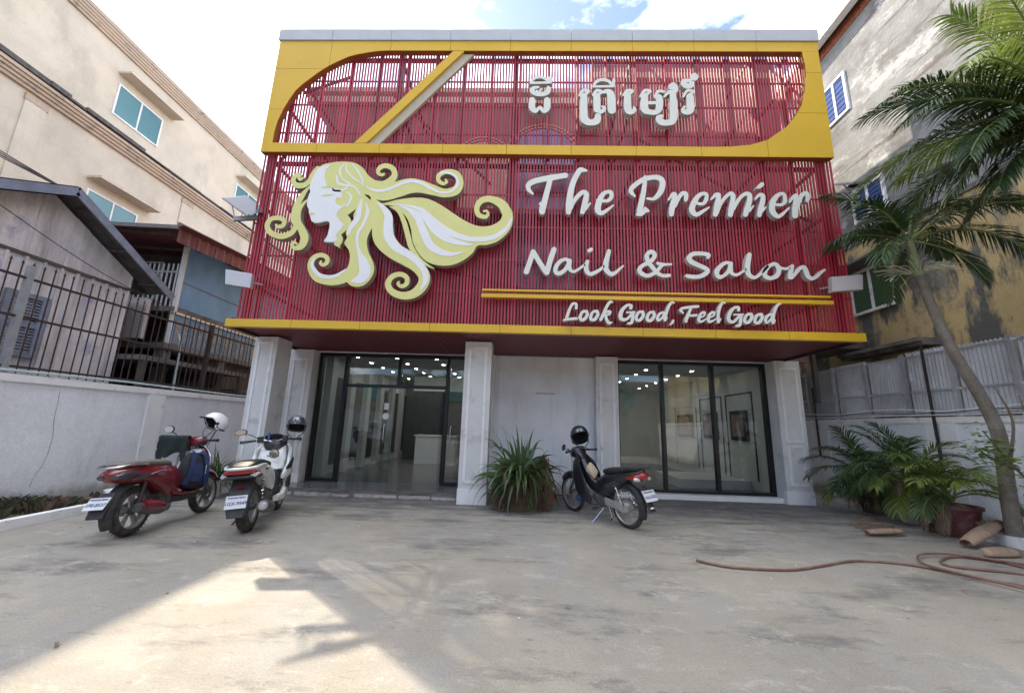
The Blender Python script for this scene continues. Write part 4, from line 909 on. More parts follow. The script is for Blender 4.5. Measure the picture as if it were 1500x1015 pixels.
# roof: two tin slopes with fascia boards and exposed underside
XO = -9.25; yR, yL = 9.62, 4.1
for (a, b) in (((ya, za), (yR, roof_z(yR))), ((yL, roof_z(yL)), (ya, za))):
    n = 14; m = MB(); vs = []; fs = []
    d = Vector((0, b[0]-a[0], b[1]-a[1])); nrm = Vector((0, -d.z, d.y)).normalized()
    for k in range(n*4+1):
        x = XO-(k/(n*4))*5.8; off = .018*math.cos(k*math.pi/2)
        for p in (a, b):
            q = Vector((x, p[0], p[1]))+nrm*off; vs += [q, q+nrm*.008]
    for k in range(n*4): o = k*4; fs += [(o, o+2, o+6, o+4), (o+1, o+5, o+7, o+3)]
    m.add(vs, fs); m.build('roof_sheet', 'tin', wh)
    m = MB(); m.bar(Vector((XO, a[0], a[1]-.09)), Vector((XO, b[0], b[1]-.09)), .03, .17); m.build('fascia_board', 'bluegrey', wh)
    for f in (.15, .5, .85): q = Vector((0, a[0]+d.y*f, a[1]+d.z*f-.06)); m = MB(); m.box(XO-.02, XW-.1, q.y-.03, q.y+.03, q.z-.05, q.z); m.build('purlin', 'wood_dark', wh)
# louvred shutters
zy = [at(x, y, 0, XW+.06) for x, y in ((22, 425), (93, 440), (78, 527), (18, 520))]; y0, y1 = 6.72, 7.42; z0, z1 = 2.62, 3.86
f = MB(); w = .09; x = XW+.06
f.box(x-.04, x+.03, y0, y0+w, z0, z1); f.box(x-.04, x+.03, y1-w*1.4, y1, z0, z1)
for a, b in ((z0, z0+w), ((z0+z1)/2-w/2, (z0+z1)/2+w/2), (z1-w, z1)): f.box(x-.04, x+.029, y0+w, y1-w*1.4, a, b)
sh = f.build('shutter', 'bluegrey', wh)
for a, b in ((z0+w, (z0+z1)/2-w/2), ((z0+z1)/2+w/2, z1-w)):
    for k in range(8):
        z = a+(b-a)*(k+.5)/8; m = MB(); m.add([(x-.03, y0+w, z+.02), (x+.015, y0+w, z-.02), (x+.015, y1-w*1.4, z-.02), (x-.03, y1-w*1.4, z+.02), (x-.03, y0+w, z+.028), (x+.015, y0+w, z-.012), (x+.015, y1-w*1.4, z-.012), (x-.03, y1-w*1.4, z+.028)], [(0, 1, 2, 3), (7, 6, 5, 4), (0, 4, 5, 1), (2, 6, 7, 3), (1, 5, 6, 2), (3, 7, 4, 0)]); m.build('louvre', 'bluegrey', sh)
m = MB(); m.box(XW+.0, XW+.03, 5.3, 6.35, 1.7, 3.3); m.build('doorway', 'dark', wh)
m = MB(); m.add([(XW+.1, 5.1, 3.9), (XW+.55, 5.2, 3.6), (XW+.5, 6.3, 3.52), (XW+.1, 6.4, 3.86), (XW+.52, 5.2, 3.3), (XW+.5, 6.25, 3.35)], [(0, 1, 2, 3), (1, 4, 5, 2)]); m.build('awning_cloth', 'lamp_grey', wh)
for k in range(4):
    m = MB(); a = at(118, 290, 0, -9.3); b = Vector((-13.5, -1+k*.4, 9.0+k*.25)); pts = [a.lerp(b, i/10)+Vector((0, 0, -.35*math.sin(math.pi*i/10))) for i in range(11)]
    m.tube(pts, .011, 4); tag(m.build('electric_wire', 'steel'), ['lowest', 'second lowest', 'second highest', 'highest'][k]+' of the thin wires running from the plank house gable to the upper left', 'wire')
m = MB(); a = at(0, 300, 0, -9.0); b = at(250, 452, 0, -9.0); m.tube([a.lerp(b, i/8)+Vector((0, 0, -.12*math.sin(math.pi*i/8))) for i in range(9)], .009, 4); tag(m.build('electric_wire', 'steel'), 'single wire crossing in front of the weathered planks down towards the blue house', 'wire')

# ================================================================== BLUE HOUSE (LEFT, BEHIND)
bh = thing('blue_house', 'blue two storey house with a maroon corrugated roof and balcony beside the red screen', 'house', (-10, 12, 0))
XB = -9.85; yb = 10.35
m = MB(); m.box(XB-.1, XB, yb, 17, 4.62, 6.55); m.build('side_wall', 'blue', bh)
m = MB(); m.box(XB, XB+.02, yb+.02, 17, 5.35, 5.38); m.build('wall_joint', 'bluegrey', bh)
m = MB(); m.box(XB-.06, XB+.05, yb-.04, yb+.04, 3.3, 6.4); m.build('corner_post', 'trim_white', bh)
m = MB(); m.box(-15, XB-.1, yb+1.2, 17, 0, 6.9); m.build('rear_wall', 'wood_dark', bh)
m = MB(); m.box(-15, XB+.04, yb-.1, 17, 4.46, 4.6); m.build('floor_slab', 'concrete_old', bh)
m = MB(); m.box(-13.6, -11.6, yb+1.14, yb+1.2, 5.2, 6.4); wnd = m.build('window', 'dark', bh)
for k in range(6):
    m = MB(); m.box(-13.6+k*.4-.02, -13.6+k*.4+.02, yb+1.1, yb+1.14, 5.2, 6.4); m.build('window_bar', 'trim_white', wnd)
for k in range(4):
    m = MB(); m.box(-13.6, -11.6, yb+1.11, yb+1.135, 5.2+k*.4-.02, 5.2+k*.4+.02); m.build('window_bar', 'trim_white', wnd)
bal = MB(); bal.box(-13.6, XB-.07, yb-.03, yb+.03, 5.62, 5.67); bl = bal.build('balcony_rail', 'pvc', bh)
x = -13.5
while x < XB-.1:
    m = MB(); m.box(x-.015, x+.015, yb-.015, yb+.015, 4.6, 5.9); m.build('baluster', 'trim_white', bl); x += .14
# roof and maroon fascia
for k in range(10):
    m = MB(); x0 = -15+k*.62; vs = []; fs = []
    for i in range(9):
        x = x0+i*.0775; dz = .03*math.cos(i*math.pi/2); sl = (x+15)/6*-.25
        vs += [(x, yb-1.35, 6.62+dz+sl), (x, 17, 7.3+dz+sl), (x, yb-1.35, 6.60+dz+sl), (x, 17, 7.28+dz+sl)]
    for i in range(8): o = i*4; fs += [(o, o+1, o+5, o+4), (o+2, o+6, o+7, o+3), (o, o+4, o+6, o+2)]
    m.add(vs, fs); m.build('roof_sheet', 'maroon_tin', bh)
for k in range(12):
    y = yb-1.3+k*.62; m = MB(); z = 6.35+(y-yb+1.3)*.085; vs = []; fs = []
    for i in range(9):
        yy = y+i*.0745; dx = .015*math.cos(i*math.pi/2)*1.4; zz = z+(yy-y)*.085
        vs += [(-8.95+dx, yy, zz-.38), (-8.95+dx, yy, zz-.02)]
    for i in range(8): fs.append((2*i, 2*i+1, 2*i+3, 2*i+2))
    m.add(vs, fs); m.build('fascia_sheet', 'maroon_tin', bh)
m = MB(); m.bar((-8.92, yb-1.35, 6.42), (-8.92, 17, 7.02), .06, .10); m.bar((-15, yb-1.36, 6.55), (-8.9, yb-1.36, 6.33), .05, .1); m.build('eave_board', 'tin', bh)
for k in range(5):
    y = yb-1+k*1.4; m = MB(); m.bar((-8.95, y, 6.28+(y-yb+1.3)*.085), (-12, y, 6.45+(y-yb+1.3)*.085), .05, .08); m.build('rafter', 'wood_dark', bh)
# lower gallery: blue strip with pale patterned balusters
m = MB(); m.box(XB+.0, XB+.03, yb, 17, 3.55, 4.44); m.build('gallery_wall', 'blue', bh)
m = MB(); m.box(XB-.02, XB+.1, yb-.1, 17, 4.40, 4.455); m.build('gallery_rail', 'alu', bh)
yy = yb+.1
while yy < 16.5:
    m = MB(); x = XB+.06
    for q in (0, .055, .11): m.box(x, x+.02, yy+q, yy+q+.025, 3.60, 4.30)
    m.box(x+.001, x+.019, yy+.025, yy+.11, 3.92, 3.96); m.build('baluster', 'concrete_pale', bh); yy += .26
m = MB(); m.box(-14, XB+.1, yb-.2, 17, 3.38, 3.55); m.build('gallery_slab', 'concrete_old', bh)
for y in (yb-.1, yb+1.9, yb+3.8, yb+5.6):
    m = MB(); m.box(XB-.2, XB+.05, y, y+.22, 0, 3.38); m.build('stilt', 'concrete_old', bh)
m = MB(); m.box(-15, XB-1.6, yb-.5, 17, 0, 3.38); m.build('undercroft', 'dark', bh)
m = MB(); m.box(-11.3, -9.1, 9.0, 12.6, 2.9, 3.02); m.box(-10.8, -9.2, 12.6, 17, 2.35, 2.5); m.build('lean_to_roof', 'tin', bh)
for y in (9.1, 12.4): m = MB(); m.bar((-9.15, y, 0), (-9.15, y, 2.9), .1, .1); m.build('lean_to_post', 'wood_dark', bh)
m = MB(); m.box(-11.2, -9.3, 11, 11.2, 0, 2.6); m.build('lean_to_wall', 'wood_dark', bh)
m = MB(); m.box(-12.2, -11.4, 9.1, 9.3, .5, 4.6); m.box(-11.3, -10.2, 9.9, 10.0, 3.6, 4.7); m.build('old_boarding', 'wood', bh)
m = MB(); m.tube([at(252, 578, 0, -8.9), at(262, 520, 0, -8.9), at(264, 500, 0, -8.9), at(262, 490, 0, -9.6)], .025, 6); m.build('drain_pipe', 'pvc', bh)
far = thing('rear_building', 'pale brick building glimpsed between the two left pillars of the shop', 'building', (-9, 20, 0))
m = MB(); m.box(-16, -8.2, 17.4, 21, 0, 6); m.build('wall', 'oldcream', far)
for k in range(9):
    m = MB(); m.box(-9.9+k*.22-.015, -9.9+k*.22+.015, 17.33, 17.37, 2.2, 5.0); m.build('window_bar', 'iron', far)

# ================================================================== GREY BUILDING ON THE RIGHT
XG = 9.75
gb = thing('grey_building', 'tall grey cement building on the right with peeling yellow paint on its lower floors', 'building', (XG, 8, 0))
m = MB(); m.box(XG, XG+9, -6, 28, 7.15, 13.92); m.build('upper_wall', 'grey_render', gb)
m = MB(); m.box(XG+.02, XG+9, -6, 28, 0, 7.148); m.build('lower_wall', 'peeling', gb)
m = MB(); m.box(XG-.03, XG+9, -6.02, 28.02, 13.925, 14.28); m.build('brick_course', 'brick', gb)
m = MB(); y = 3.0
while y < 14: 
    for z in (13.95, 14.03, 14.11, 14.19): m.box(XG-.045, XG-.031, y+rnd.uniform(0, .02), y+.2, z, z+.06)
    y += .22
m.build('brickwork', 'brick', gb, kind='stuff')
m = MB(); m.box(XG-.3, XG+9, -6.1, 28.1, 14.42, 14.5); m.build('roof', 'tin', gb)
m = MB(); m.box(XG-.50, XG-.26, -6.1, 28.1, 14.05, 14.45); m.build('gutter', 'trim_white', gb)
def gwin(y0, y1, z0, z1, mat, hood=None, n=2):
    f = MB(); w = .075; x = XG-.06
    f.box(x, XG+.1, y0, y1, z1-w, z1); f.box(x, XG+.1, y0, y1, z0, z0+w); f.box(x, XG+.1, y0, y0+w, z0+w, z1-w); f.box(x, XG+.1, y1-w, y1, z0+w, z1-w); c = (y0+y1)/2; f.box(x+.004, XG+.1, c-w/2, c+w/2, z0+w, z1-w)
    fr = f.build('window', 'trim_white', gb)
    for a, b in ((y0+w, c-w/2), (c+w/2, y1-w)):
        m = MB(); m.box(XG-.03, XG+.05, a, b, z0+w, z1-w); p = m.build('pane', 'blue_shutter' if mat == 'blue_glass' else mat, fr)
    if mat == 'blue_glass':
        for k in range(7):
            z = z0+w+(z1-z0-2*w)*(k+.5)/7; m = MB(); m.box(XG-.045, XG-.031, y0+w, y1-w, z-.012, z+.012); m.build('shutter_slat', 'blue_shutter', fr)
gwin(10.42, 11.35, 11.35, 12.72, 'blue_glass'); gwin(9.8, 10.85, 7.72, 8.72, 'blue_glass'); gwin(10.0, 11.35, 5.05, 6.32, 'green_glass'); gwin(4.6, 5.9, 7.8, 9.0, 'blue_glass'); gwin(13.5, 14.8, 11.3, 12.7, 'blue_glass')
for z0_, y0_, y1_ in ((6.42, 9.9, 11.6),):
    m = MB()
    for k in range(3): m.box(XG-.5+k*.12, XG, y0_, y1_, z0_+k*.07, z0_+k*.07+.05)
    m.build('window_hood', 'tin', gb)
m = MB(); m.box(XG-.5, XG+.02, 9.2, 11.6, 3.86, 3.95); m.box(XG-.4, XG+.02, 9.2, 11.6, 3.78, 3.86); m.build('ledge', 'concrete_old', gb)
m = MB(); m.box(XG-.02, XG+.03, -2, 9.6, 7.02, 7.14); m.build('string_course', 'concrete_old', gb)
pr = thing('tiled_porch_roof', 'small dark tiled roof tucked between the red screen and the yellow wall', 'roof', (8.6, 12, 4.3))
for k in range(9):
    m = MB(); y0_ = 11.2+k*.28; m.tube([(8.1, y0_, 4.62), (9.7, y0_, 4.35)], .09, 6); m.build('tile_row', 'steel', pr)
m = MB(); m.box(8.1, 9.7, 11.1, 13.6, 4.05, 4.2); m.box(8.2, 8.3, 11.15, 11.25, 2.5, 4.05); m.build('roof_beam', 'wood_dark', pr)

# ================================================================== STREET SIDE, BEHIND THE CAMERA
ga = thing('yard_gate', 'brick red sheet metal gate with vertical bars across the street side of the yard', 'gate', (0, -5, 0))
m = MB(); m.box(-6.2, -5.8, -5.2, -4.8, 0, 2.6); m.box(5.6, 6.0, -5.2, -4.8, 0, 2.6); m.build('gate_post', 'trim_white', ga)
m = MB(); m.box(-3.0, 1.0, -5.03, -5.0, .1, 1.15); m.box(1.1, 5.5, -5.03, -5.0, .1, 1.15); m.build('gate_sheet', 'rust', ga)
m = MB()
for k in range(72): m.box(-3.0+k*.12-.012, -3.0+k*.12+.012, -5.0, -4.975, .1, 2.2)
for z in (.15, 1.2, 2.1): m.box(-3, 5.6, -4.975, -4.95, z-.03, z+.03)
m.build('gate_bars', 'rust', ga, kind='stuff')
m = MB(); m.box(-8.3, -6.2, -5.1, -4.9, 0, 2.1); m.box(6.0, 8.7, -5.1, -4.9, 0, 2.1); tag(m.build('street_wall', 'concrete_old'), 'old grey street wall either side of the gate', 'wall')
sh_ = thing('street_house', 'plain pale row of houses across the street', 'building', (0, -20, 0))
m = MB(); m.box(-24, 24, -30, -20, 0, 6.5); m.build('wall', 'concrete_old', sh_)
for k in range(10):
    m = MB(); m.box(-21+k*4.4, -19.4+k*4.4, -20.0, -19.93, 3.9, 5.6); m.build('window', 'teal_glass', sh_)
    m = MB(); m.box(-21.3+k*4.4, -18.6+k*4.4, -20.0, -19.93, .0, 2.9); m.build('shutter_door', 'tin', sh_)

# ================================================================== VEGETATION
def leafmat(name, c, back, rough=.45, var=.35, trans=.25):
    m, n, l, bs = _new(name)
    oi = n.new('ShaderNodeNewGeometry'); r = ramp(n, l, oi.outputs['Random Per Island'], 0, 1)
    col = mixc(n, l, r, tuple(x*(1-var) for x in c), tuple(min(1, x*(1+var)) for x in c))
    col = mixc(n, l, ramp(n, l, noise(n, l, 1.6, 4), .42, .65), col, back)
    l.new(col, bs.inputs['Base Color']); bs.inputs['Roughness'].default_value = rough
    t = n.new('ShaderNodeBsdfTranslucent'); l.new(col, t.inputs[0]); ms = n.new('ShaderNodeMixShader'); ms.inputs[0].default_value = trans
    l.new(bs.outputs[0], ms.inputs[1]); l.new(t.outputs[0], ms.inputs[2]); l.new(ms.outputs[0], n['Material Output'].inputs[0]); return m
M['frond'] = leafmat('palm_leaf', (.038, .078, .022), (.025, .055, .018), trans=.15)
M['frond_mid'] = leafmat('garden_palm_leaf', (.055, .10, .028), (.04, .075, .02))
M['frond_light'] = leafmat('young_palm_leaf', (.19, .25, .05), (.10, .17, .035), trans=.35)
M['frond_dry'] = leafmat('dry_palm_leaf', (.27, .19, .12), (.16, .11, .075), .8, .35, .1)
M['strap'] = leafmat('strap_leaf', (.075, .125, .04), (.045, .085, .03), .4)
M['strap_dry'] = leafmat('dry_strap_leaf', (.20, .12, .075), (.11, .07, .05), .85)
M['bright_leaf'] = leafmat('fresh_leaf', (.20, .30, .06), (.12, .20, .045), .5, .3, .35)
M['weed'] = leafmat('weed_leaf', (.05, .065, .03), (.07, .05, .045), .7)
M['tree_leaf'] = leafmat('street_tree_leaf', (.06, .10, .03), (.035, .06, .02), .6)
M['palm_trunk'] = plain('ringed_palm_trunk', (.19, .165, .14), .9, var=.25, vs=6, bmp=.8, bsc=25, dirt=(.30, .28, .25), dsc=5)
M['bark'] = plain('grey_bark', (.13, .105, .085), .95, var=.3, vs=8, bmp=.8)
M['crownshaft'] = plain('green_crownshaft', (.20, .27, .13), .5, var=.15, dirt=(.3, .28, .18), dsc=6)
M['rachis'] = plain('leaf_stem', (.16, .20, .06), .6, var=.2)
M['sheath'] = plain('dry_palm_sheath', (.30, .21, .15), .8, var=.25, vs=9, bmp=.4)
M['flower'] = plain('pale_flower_stalk', (.42, .42, .30), .8, var=.2)
M['pot_maroon'] = plain('maroon_glazed_pot', (.12, .03, .035), .45, var=.2, dirt=(.2, .12, .1), dsc=6)
M['pot_old'] = plain('grimy_clay_pot', (.09, .065, .05), .9, var=.3, dirt=(.15, .13, .11), dsc=6)
M['pot_white'] = plain('white_plastic_pot', (.6, .62, .6), .5, var=.05, dirt=(.35, .33, .3), dsc=5)
def ribbon(mb, pts, widths, nrm, mi=0, fold=0.0):
    """narrow leaf as a strip, optionally folded along its midrib"""
    vs = []; fs = []
    for i, p in enumerate(pts):
        d = (pts[min(i+1, len(pts)-1)]-pts[max(i-1, 0)]); d = d.normalized() if d.length > 1e-6 else Vector((0, 0, 1))
        s = d.cross(nrm); s = s.normalized() if s.length > 1e-4 else Vector((1, 0, 0)); u = s.cross(d)
        w = widths[i]; vs += [p-s*w+u*w*fold, p.copy(), p+s*w+u*w*fold]
    for i in range(len(pts)-1): o = 3*i; fs += [(o, o+1, o+4, o+3), (o+1, o+2, o+5, o+4)]
    mb.add(vs, fs, mi)
def frond(base, az, el, length, droop, leaf, n, parent, mats=('frond', 'rachis'), seed=0, w=.022, sweep=.6, hang=.6, name='frond', twist=0.0, bare=.14):
    """feather leaf: arched midrib with two ranks of leaflets"""
    r = random.Random(seed); m = MB(); d = Vector((math.cos(az)*math.cos(el), math.sin(az)*math.cos(el), math.sin(el)))
    N = 22; pts = [Vector(base)]; side0 = Vector((-math.sin(az), math.cos(az), 0))
    for i in range(N):
        d = (d+Vector((0, 0, -droop/N*(.5+1.3*i/N)))+side0*twist/N).normalized(); pts.append(pts[-1]+d*length/N)
    m.tube(pts, [.016*length**.5*(1-.85*i/N)+.002 for i in range(N+1)], 5, 1)
    for k in range(n):
        t = bare+(1-bare)*(k+.5)/n; f = t*N; i = min(int(f), N-1); p = pts[i].lerp(pts[i+1], f-i); d = (pts[i+1]-pts[i]).normalized()
        side = d.cross(Vector((0, 0, 1))); side = side.normalized() if side.length > .1 else side0; up = side.cross(d)
        L = leaf*(.45+.75*math.sin(math.pi*min(1, (t-bare)/(1-bare)*.85+.12)))*r.uniform(.85, 1.1)
        for s in (-1, 1):
            if r.random() < .04: continue
            q = (side*s*(1-.35*t)+d*(sweep+.5*t)*r.uniform(.85, 1.15)+up*r.uniform(.05, .4)).normalized(); P = [p.copy()]; v = q.copy(); seg = 4
            for j in range(seg): v = (v+Vector((0, 0, -hang*(.3+.35*j)/seg*r.uniform(.6, 1.4)*2))).normalized(); P.append(P[-1]+v*L/seg)
            ribbon(m, P, [w*.45, w, w*.9, w*.6, .001], up, 0, .35)
    return m.build(name, list(mats), parent)
def curve(pts, k=6): return [Vector(q) for q in cat(pts, k)]
# ---- leaning palm
lp = thing('leaning_palm', 'leaning palm with a ringed grey trunk and feathery crown in front of the right wall', 'palm tree', (7.75, 6.75, 0))
tp = curve([(7.80, 6.8, -.05), (7.72, 6.72, .7), (7.66, 6.62, 1.67), (7.48, 6.6, 2.3), (7.18, 6.6, 3.05), (6.98, 6.6, 3.8), (6.86, 6.6, 4.42)], 9)
tr = MB(); n_ = len(tp); tr.tube(tp, [(.105-.045*(i/(n_-1))**.8)*(1+.035*math.sin(i*2.6)) for i in range(n_)], 12); tk = tr.build('trunk', 'palm_trunk', lp, True)
rg = MB()
for i in range(2, n_-1):
    for f in (.0, .33, .66):
        p = tp[i].lerp(tp[min(i+1, n_-1)], f); d = (tp[min(i+1, n_-1)]-tp[i-1]).normalized(); rr_ = .105-.045*(i/(n_-1))**.8
        rg.tube([p-d*.006, p+d*.006], rr_+.007, 12)
rg.build('trunk_rings', 'palm_trunk', lp, kind='stuff')
top = Vector((6.86, 6.6, 4.42)); m = MB(); m.tube([top-Vector((0, 0, .03)), top+Vector((-.03, 0, .15)), top+Vector((-.05, 0, .45)), top+Vector((-.07, 0, .72))], [.072, .08, .062, .04], 12); m.build('crownshaft', 'crownshaft', lp, True)
cb = top+Vector((-.06, 0, .62))
for i, (az, el, L_, dr, tw) in enumerate(((176, 38, 1.1, 1.5, 0), (75, 62, 1.35, .9, .2), (30, 40, 1.7, 1.5, 0), (-8, 25, 1.9, 1.6, 0), (-35, 40, 1.6, 1.5, .2), (200, 5, .95, 1.5, 0), (120, 45, 1.3, 1.6, 0), (15, 72, 2.2, 1.5, -.1), (355, 50, 2.1, 1.5, .1), (145, 66, 1.5, 1.0, 0), (330, -20, 1.1, 1.4, 0), (60, 15, 1.5, 1.8, 0), (168, 25, 1.15, .9, .1), (10, 62, 1.5, 1.5, .3), (190, 60, 1.2, 1.6, 0))):
    frond(cb, R(az), R(el), L_*1.12, dr, .42, 56, lp, seed=i, w=.0115, hang=.75)
m = MB(); r_ = random.Random(5)
for k in range(46):
    a = r_.uniform(0, 6.28); p = top+Vector((math.cos(a)*.08, math.sin(a)*.08, .02)); e = p+Vector((math.cos(a), math.sin(a)*.8, r_.uniform(-.3, .45)))*r_.uniform(.25, .62); mid = (p+e)/2+Vector((r_.uniform(-.04, .04), 0, .07)); m.tube([p, mid, e], .006, 4)
m.build('flower_stalks', 'flower', lp, kind='stuff')
# ---- big palm reaching in from the right edge
bp = thing('tall_palm', 'tall palm at the right edge with long arching fronds over the grey building', 'palm tree', (8.15, 4.9, 0))
m = MB(); m.tube(curve([(8.25, 4.9, -.05), (8.2, 4.9, 2), (8.0, 4.9, 4), (7.85, 4.95, 5.6)]), [.15]*10+[.12]*9, 12); m.build('trunk', 'palm_trunk', bp, True)
c2 = Vector((7.75, 5.0, 6.05)); m = MB(); m.tube([(7.85, 4.95, 5.55), c2+Vector((0, 0, .1))], [.13, .09], 10); m.build('crownshaft', 'crownshaft', bp, True)
for i, (az, el, L_, dr, tw, mt) in enumerate(((178, 42, 2.3, 1.35, 0, 0), (190, 12, 1.9, 1.35, 0, 0), (168, 25, 2.1, 1.5, 0, 0), (150, 52, 2.1, 1.2, 0, 0), (120, 65, 2.1, .9, 0, 1), (100, 40, 2.0, 1.1, 0, 1), (205, 62, 2.0, 1.2, 0, 1), (60, 50, 2.0, 1.1, 0, 1), (225, 30, 1.8, 1.5, 0, 1), (250, 55, 1.9, 1.2, 0, 1), (185, -15, 1.5, 1.0, 0, 0), (205, -40, 1.4, .5, 0, 0), (150, -30, 1.4, .7, 0, 0), (280, 30, 2, 1.2, 0, 0), (0, 40, 2.2, 1.2, 0, 0), (320, 50, 2.0, 1.0, 0, 1), (40, 20, 1.9, 1.2, 0, 0), (235, -10, 1.7, 1.2, 0, 0), (172, 72, 2.0, .9, .3, 1), (182, 28, 2.2, 1.2, .2, 0), (160, 5, 1.8, 1.3, 0, 0), (140, 30, 2.1, 1.3, -.2, 1), (196, 45, 2.0, 1.5, -.2, 1), (175, -2, 1.7, 1.2, 0, 0), (215, 10, 1.7, 1.4, 0, 0), (110, 20, 1.9, 1.3, 0, 0), (240, 70, 2.1, .9, 0, 1))):
    frond(c2, R(az), R(el), L_*1.22, dr, .52, 74, bp, mats=(('frond', 'frond_light')[mt], 'rachis'), seed=50+i, w=.0125, hang=.7)
# ---- feather palms in pots along the right kerb
def potted(name, label, x, y, h, fr, pot=None, dry=3, seed=0, group=None):
    t = thing(name, label, 'potted palm', (x, y, 0), group); r = random.Random(seed)
    if pot:
        m = MB(); rp, hp = pot[1], pot[2]; m.lathe([(0, 0), (rp*.72, 0), (rp, hp*.9), (rp*1.08, hp*.9), (rp*1.08, hp), (rp*.9, hp), (rp*.88, hp*.86), (0, hp*.86)], (x, y, 0), 'z', 20); m.build('pot', pot[0], t, 30)
        z0 = hp*.86
    else: z0 = 0
    for k in range(3):
        a = r.uniform(0, 6.28); m = MB(); m.tube([(x+math.cos(a)*.05, y+math.sin(a)*.05, z0-.02), (x+math.cos(a)*.09, y+math.sin(a)*.09, h*.5)], .022, 6); m.build('stem', 'crownshaft', t)
    for k, (az, el, L_, mt) in enumerate(fr):
        frond((x+r.uniform(-.08, .08), y+r.uniform(-.08, .08), h*.45+z0*.3), R(az), R(el), L_*1.05, r.uniform(1.1, 1.9), .34, 30, t, mats=(('frond_mid', 'frond_light')[mt], 'rachis'), seed=seed*20+k, w=.0125, hang=.5, bare=.28)
    for k in range(dry):
        frond((x+r.uniform(-.1, .1), y+r.uniform(-.1, .1), h*.5), R(r.uniform(110, 290)), R(r.uniform(-10, 50)), r.uniform(.55, .95), 4.2, .24, 26, t, mats=('frond_dry', 'sheath'), seed=seed*20+90+k, w=.0065, hang=1.2, sweep=1.2, name='dry_frond')
    return t
potted('potted_palm', 'dark green feather palm nearest the shop corner with brown dead leaves hanging below', 7.75, 9.3, 1.35, [(190, 60, 1.25, 0), (165, 45, 1.25, 0), (215, 40, 1.2, 0), (140, 60, 1.2, 0), (240, 55, 1.1, 0), (90, 65, 1.2, 0), (180, 78, 1.2, 0), (255, 30, 1.0, 0), (200, 25, 1.1, 0), (30, 60, 1, 0), (210, 12, 1.05, 0), (245, 10, .95, 0), (185, 15, 1.1, 1), (225, 55, 1.3, 0), (175, 35, 1.3, 0)], ('pot_old', .25, .34), 8, 1)
potted('potted_palm', 'bushy feather palm with tall upright fronds in a dirty white pot', 7.72, 8.35, 1.45, [(185, 50, 1.15, 0), (220, 62, 1.1, 1), (150, 70, 1.2, 0), (100, 60, 1.1, 0), (250, 45, 1.1, 1), (60, 60, 1.1, 0), (200, 30, .95, 1), (320, 60, 1.1, 0), (280, 65, 1.1, 1), (170, 80, 1.2, 0), (235, 20, 1, 1), (210, 5, .95, 1), (260, 12, .9, 1), (190, 40, 1.2, 0), (240, 70, 1.3, 0), (120, 75, 1.3, 0)], ('pot_white', .24, .36), 7, 2)
potted('potted_palm', 'yellowish green feather palm drooping over a large maroon pot near the leaning trunk', 7.55, 7.45, .95, [(205, 45, 1.1, 1), (240, 50, 1.0, 1), (275, 55, .9, 1), (185, 65, 1.0, 1), (300, 45, .9, 1), (150, 60, .9, 0), (225, 70, 1.0, 1), (90, 60, .9, 0), (330, 35, .95, 1), (205, 25, 1.0, 0), (250, 65, 1.1, 1)], ('pot_maroon', .36, .50), 7, 3)
# ---- strap leaf clump by the middle pillar
cl = thing('strap_leaf_clump', 'large clump of long dark strap leaves with dead brown skirt beside the middle pillar', 'plant', (.0, 8.2, 0))
cx_, cy_ = .0, 8.2; r_ = random.Random(11)
m = MB(); m.lathe([(0, 0), (.24, 0), (.26, .2), (.2, .5), (0, .6)], (cx_, cy_, 0), 'z', 14); m.build('root_mass', 'earth', cl)
for k in range(165):
    a = r_.uniform(0, 6.283); rr_ = r_.uniform(.0, .26); base = Vector((cx_+math.cos(a)*rr_, cy_+math.sin(a)*rr_*.8, r_.uniform(.3, .7)))
    az = a+r_.uniform(-.5, .5); el = r_.uniform(40, 86) if k < 55 else r_.uniform(15, 62); el = R(el); L_ = r_.uniform(.75, 1.2) if k < 55 else r_.uniform(.7, 1.05)
    d = Vector((math.cos(az)*math.cos(el), math.sin(az)*math.cos(el), math.sin(el))); P = [base]; n = 9; dr = r_.uniform(1.2, 2.6) if k < 55 else r_.uniform(2.2, 4.2)
    for j in range(n): d = (d+Vector((0, 0, -dr/n*(.25+1.5*(j/n)**1.2)))).normalized(); P.append(P[-1]+d*L_/n)
    P = [Vector((p.x, p.y, max(p.z, .02))) for p in P]; w = r_.uniform(.026, .042)
    m = MB(); ribbon(m, P, [w*(.55+.5*min(1, j/3)) if j < 5 else w*(1-(j-4)/5.2) for j in range(n+1)], Vector((math.cos(az+.3), math.sin(az+.3), .6)), 0, .3); m.build('leaf', 'strap', cl, True)
m = MB()
for k in range(260):
    a = r_.uniform(0, 6.283); base = Vector((cx_+math.cos(a)*.27, cy_+math.sin(a)*.24, r_.uniform(.3, .85))); o = Vector((math.cos(a), math.sin(a), 0))
    P = [base, base+o*r_.uniform(.08, .18)+Vector((0, 0, .02)), base+o*r_.uniform(.15, .3)+Vector((0, 0, -base.z*.5)), base+o*r_.uniform(.1, .32)+Vector((r_.uniform(-.06, .06), 0, -base.z+.02))]
    ribbon(m, P, [.012, .012, .01, .002], Vector((-math.sin(a), math.cos(a), .2)), 0, .3)
for k in range(60):
    a = r_.uniform(-.3, .9); base = Vector((cx_+.28+.1*math.cos(a)+r_.gauss(0, .04), cy_-.05+r_.gauss(0, .08), r_.uniform(.55, 1.0))); P = [base, base+Vector((.13, -.05, .02)), base+Vector((r_.uniform(.12, .26), r_.uniform(-.1, .05), -.35)), base+Vector((r_.uniform(.05, .24), -.05, -.75))]
    P = [Vector((p.x, p.y, max(p.z, .02))) for p in P]; ribbon(m, P, [.01, .011, .009, .002], Vector((0, 1, .2)), 0, .3)
m.build('dead_leaves', 'strap_dry', cl, kind='stuff')
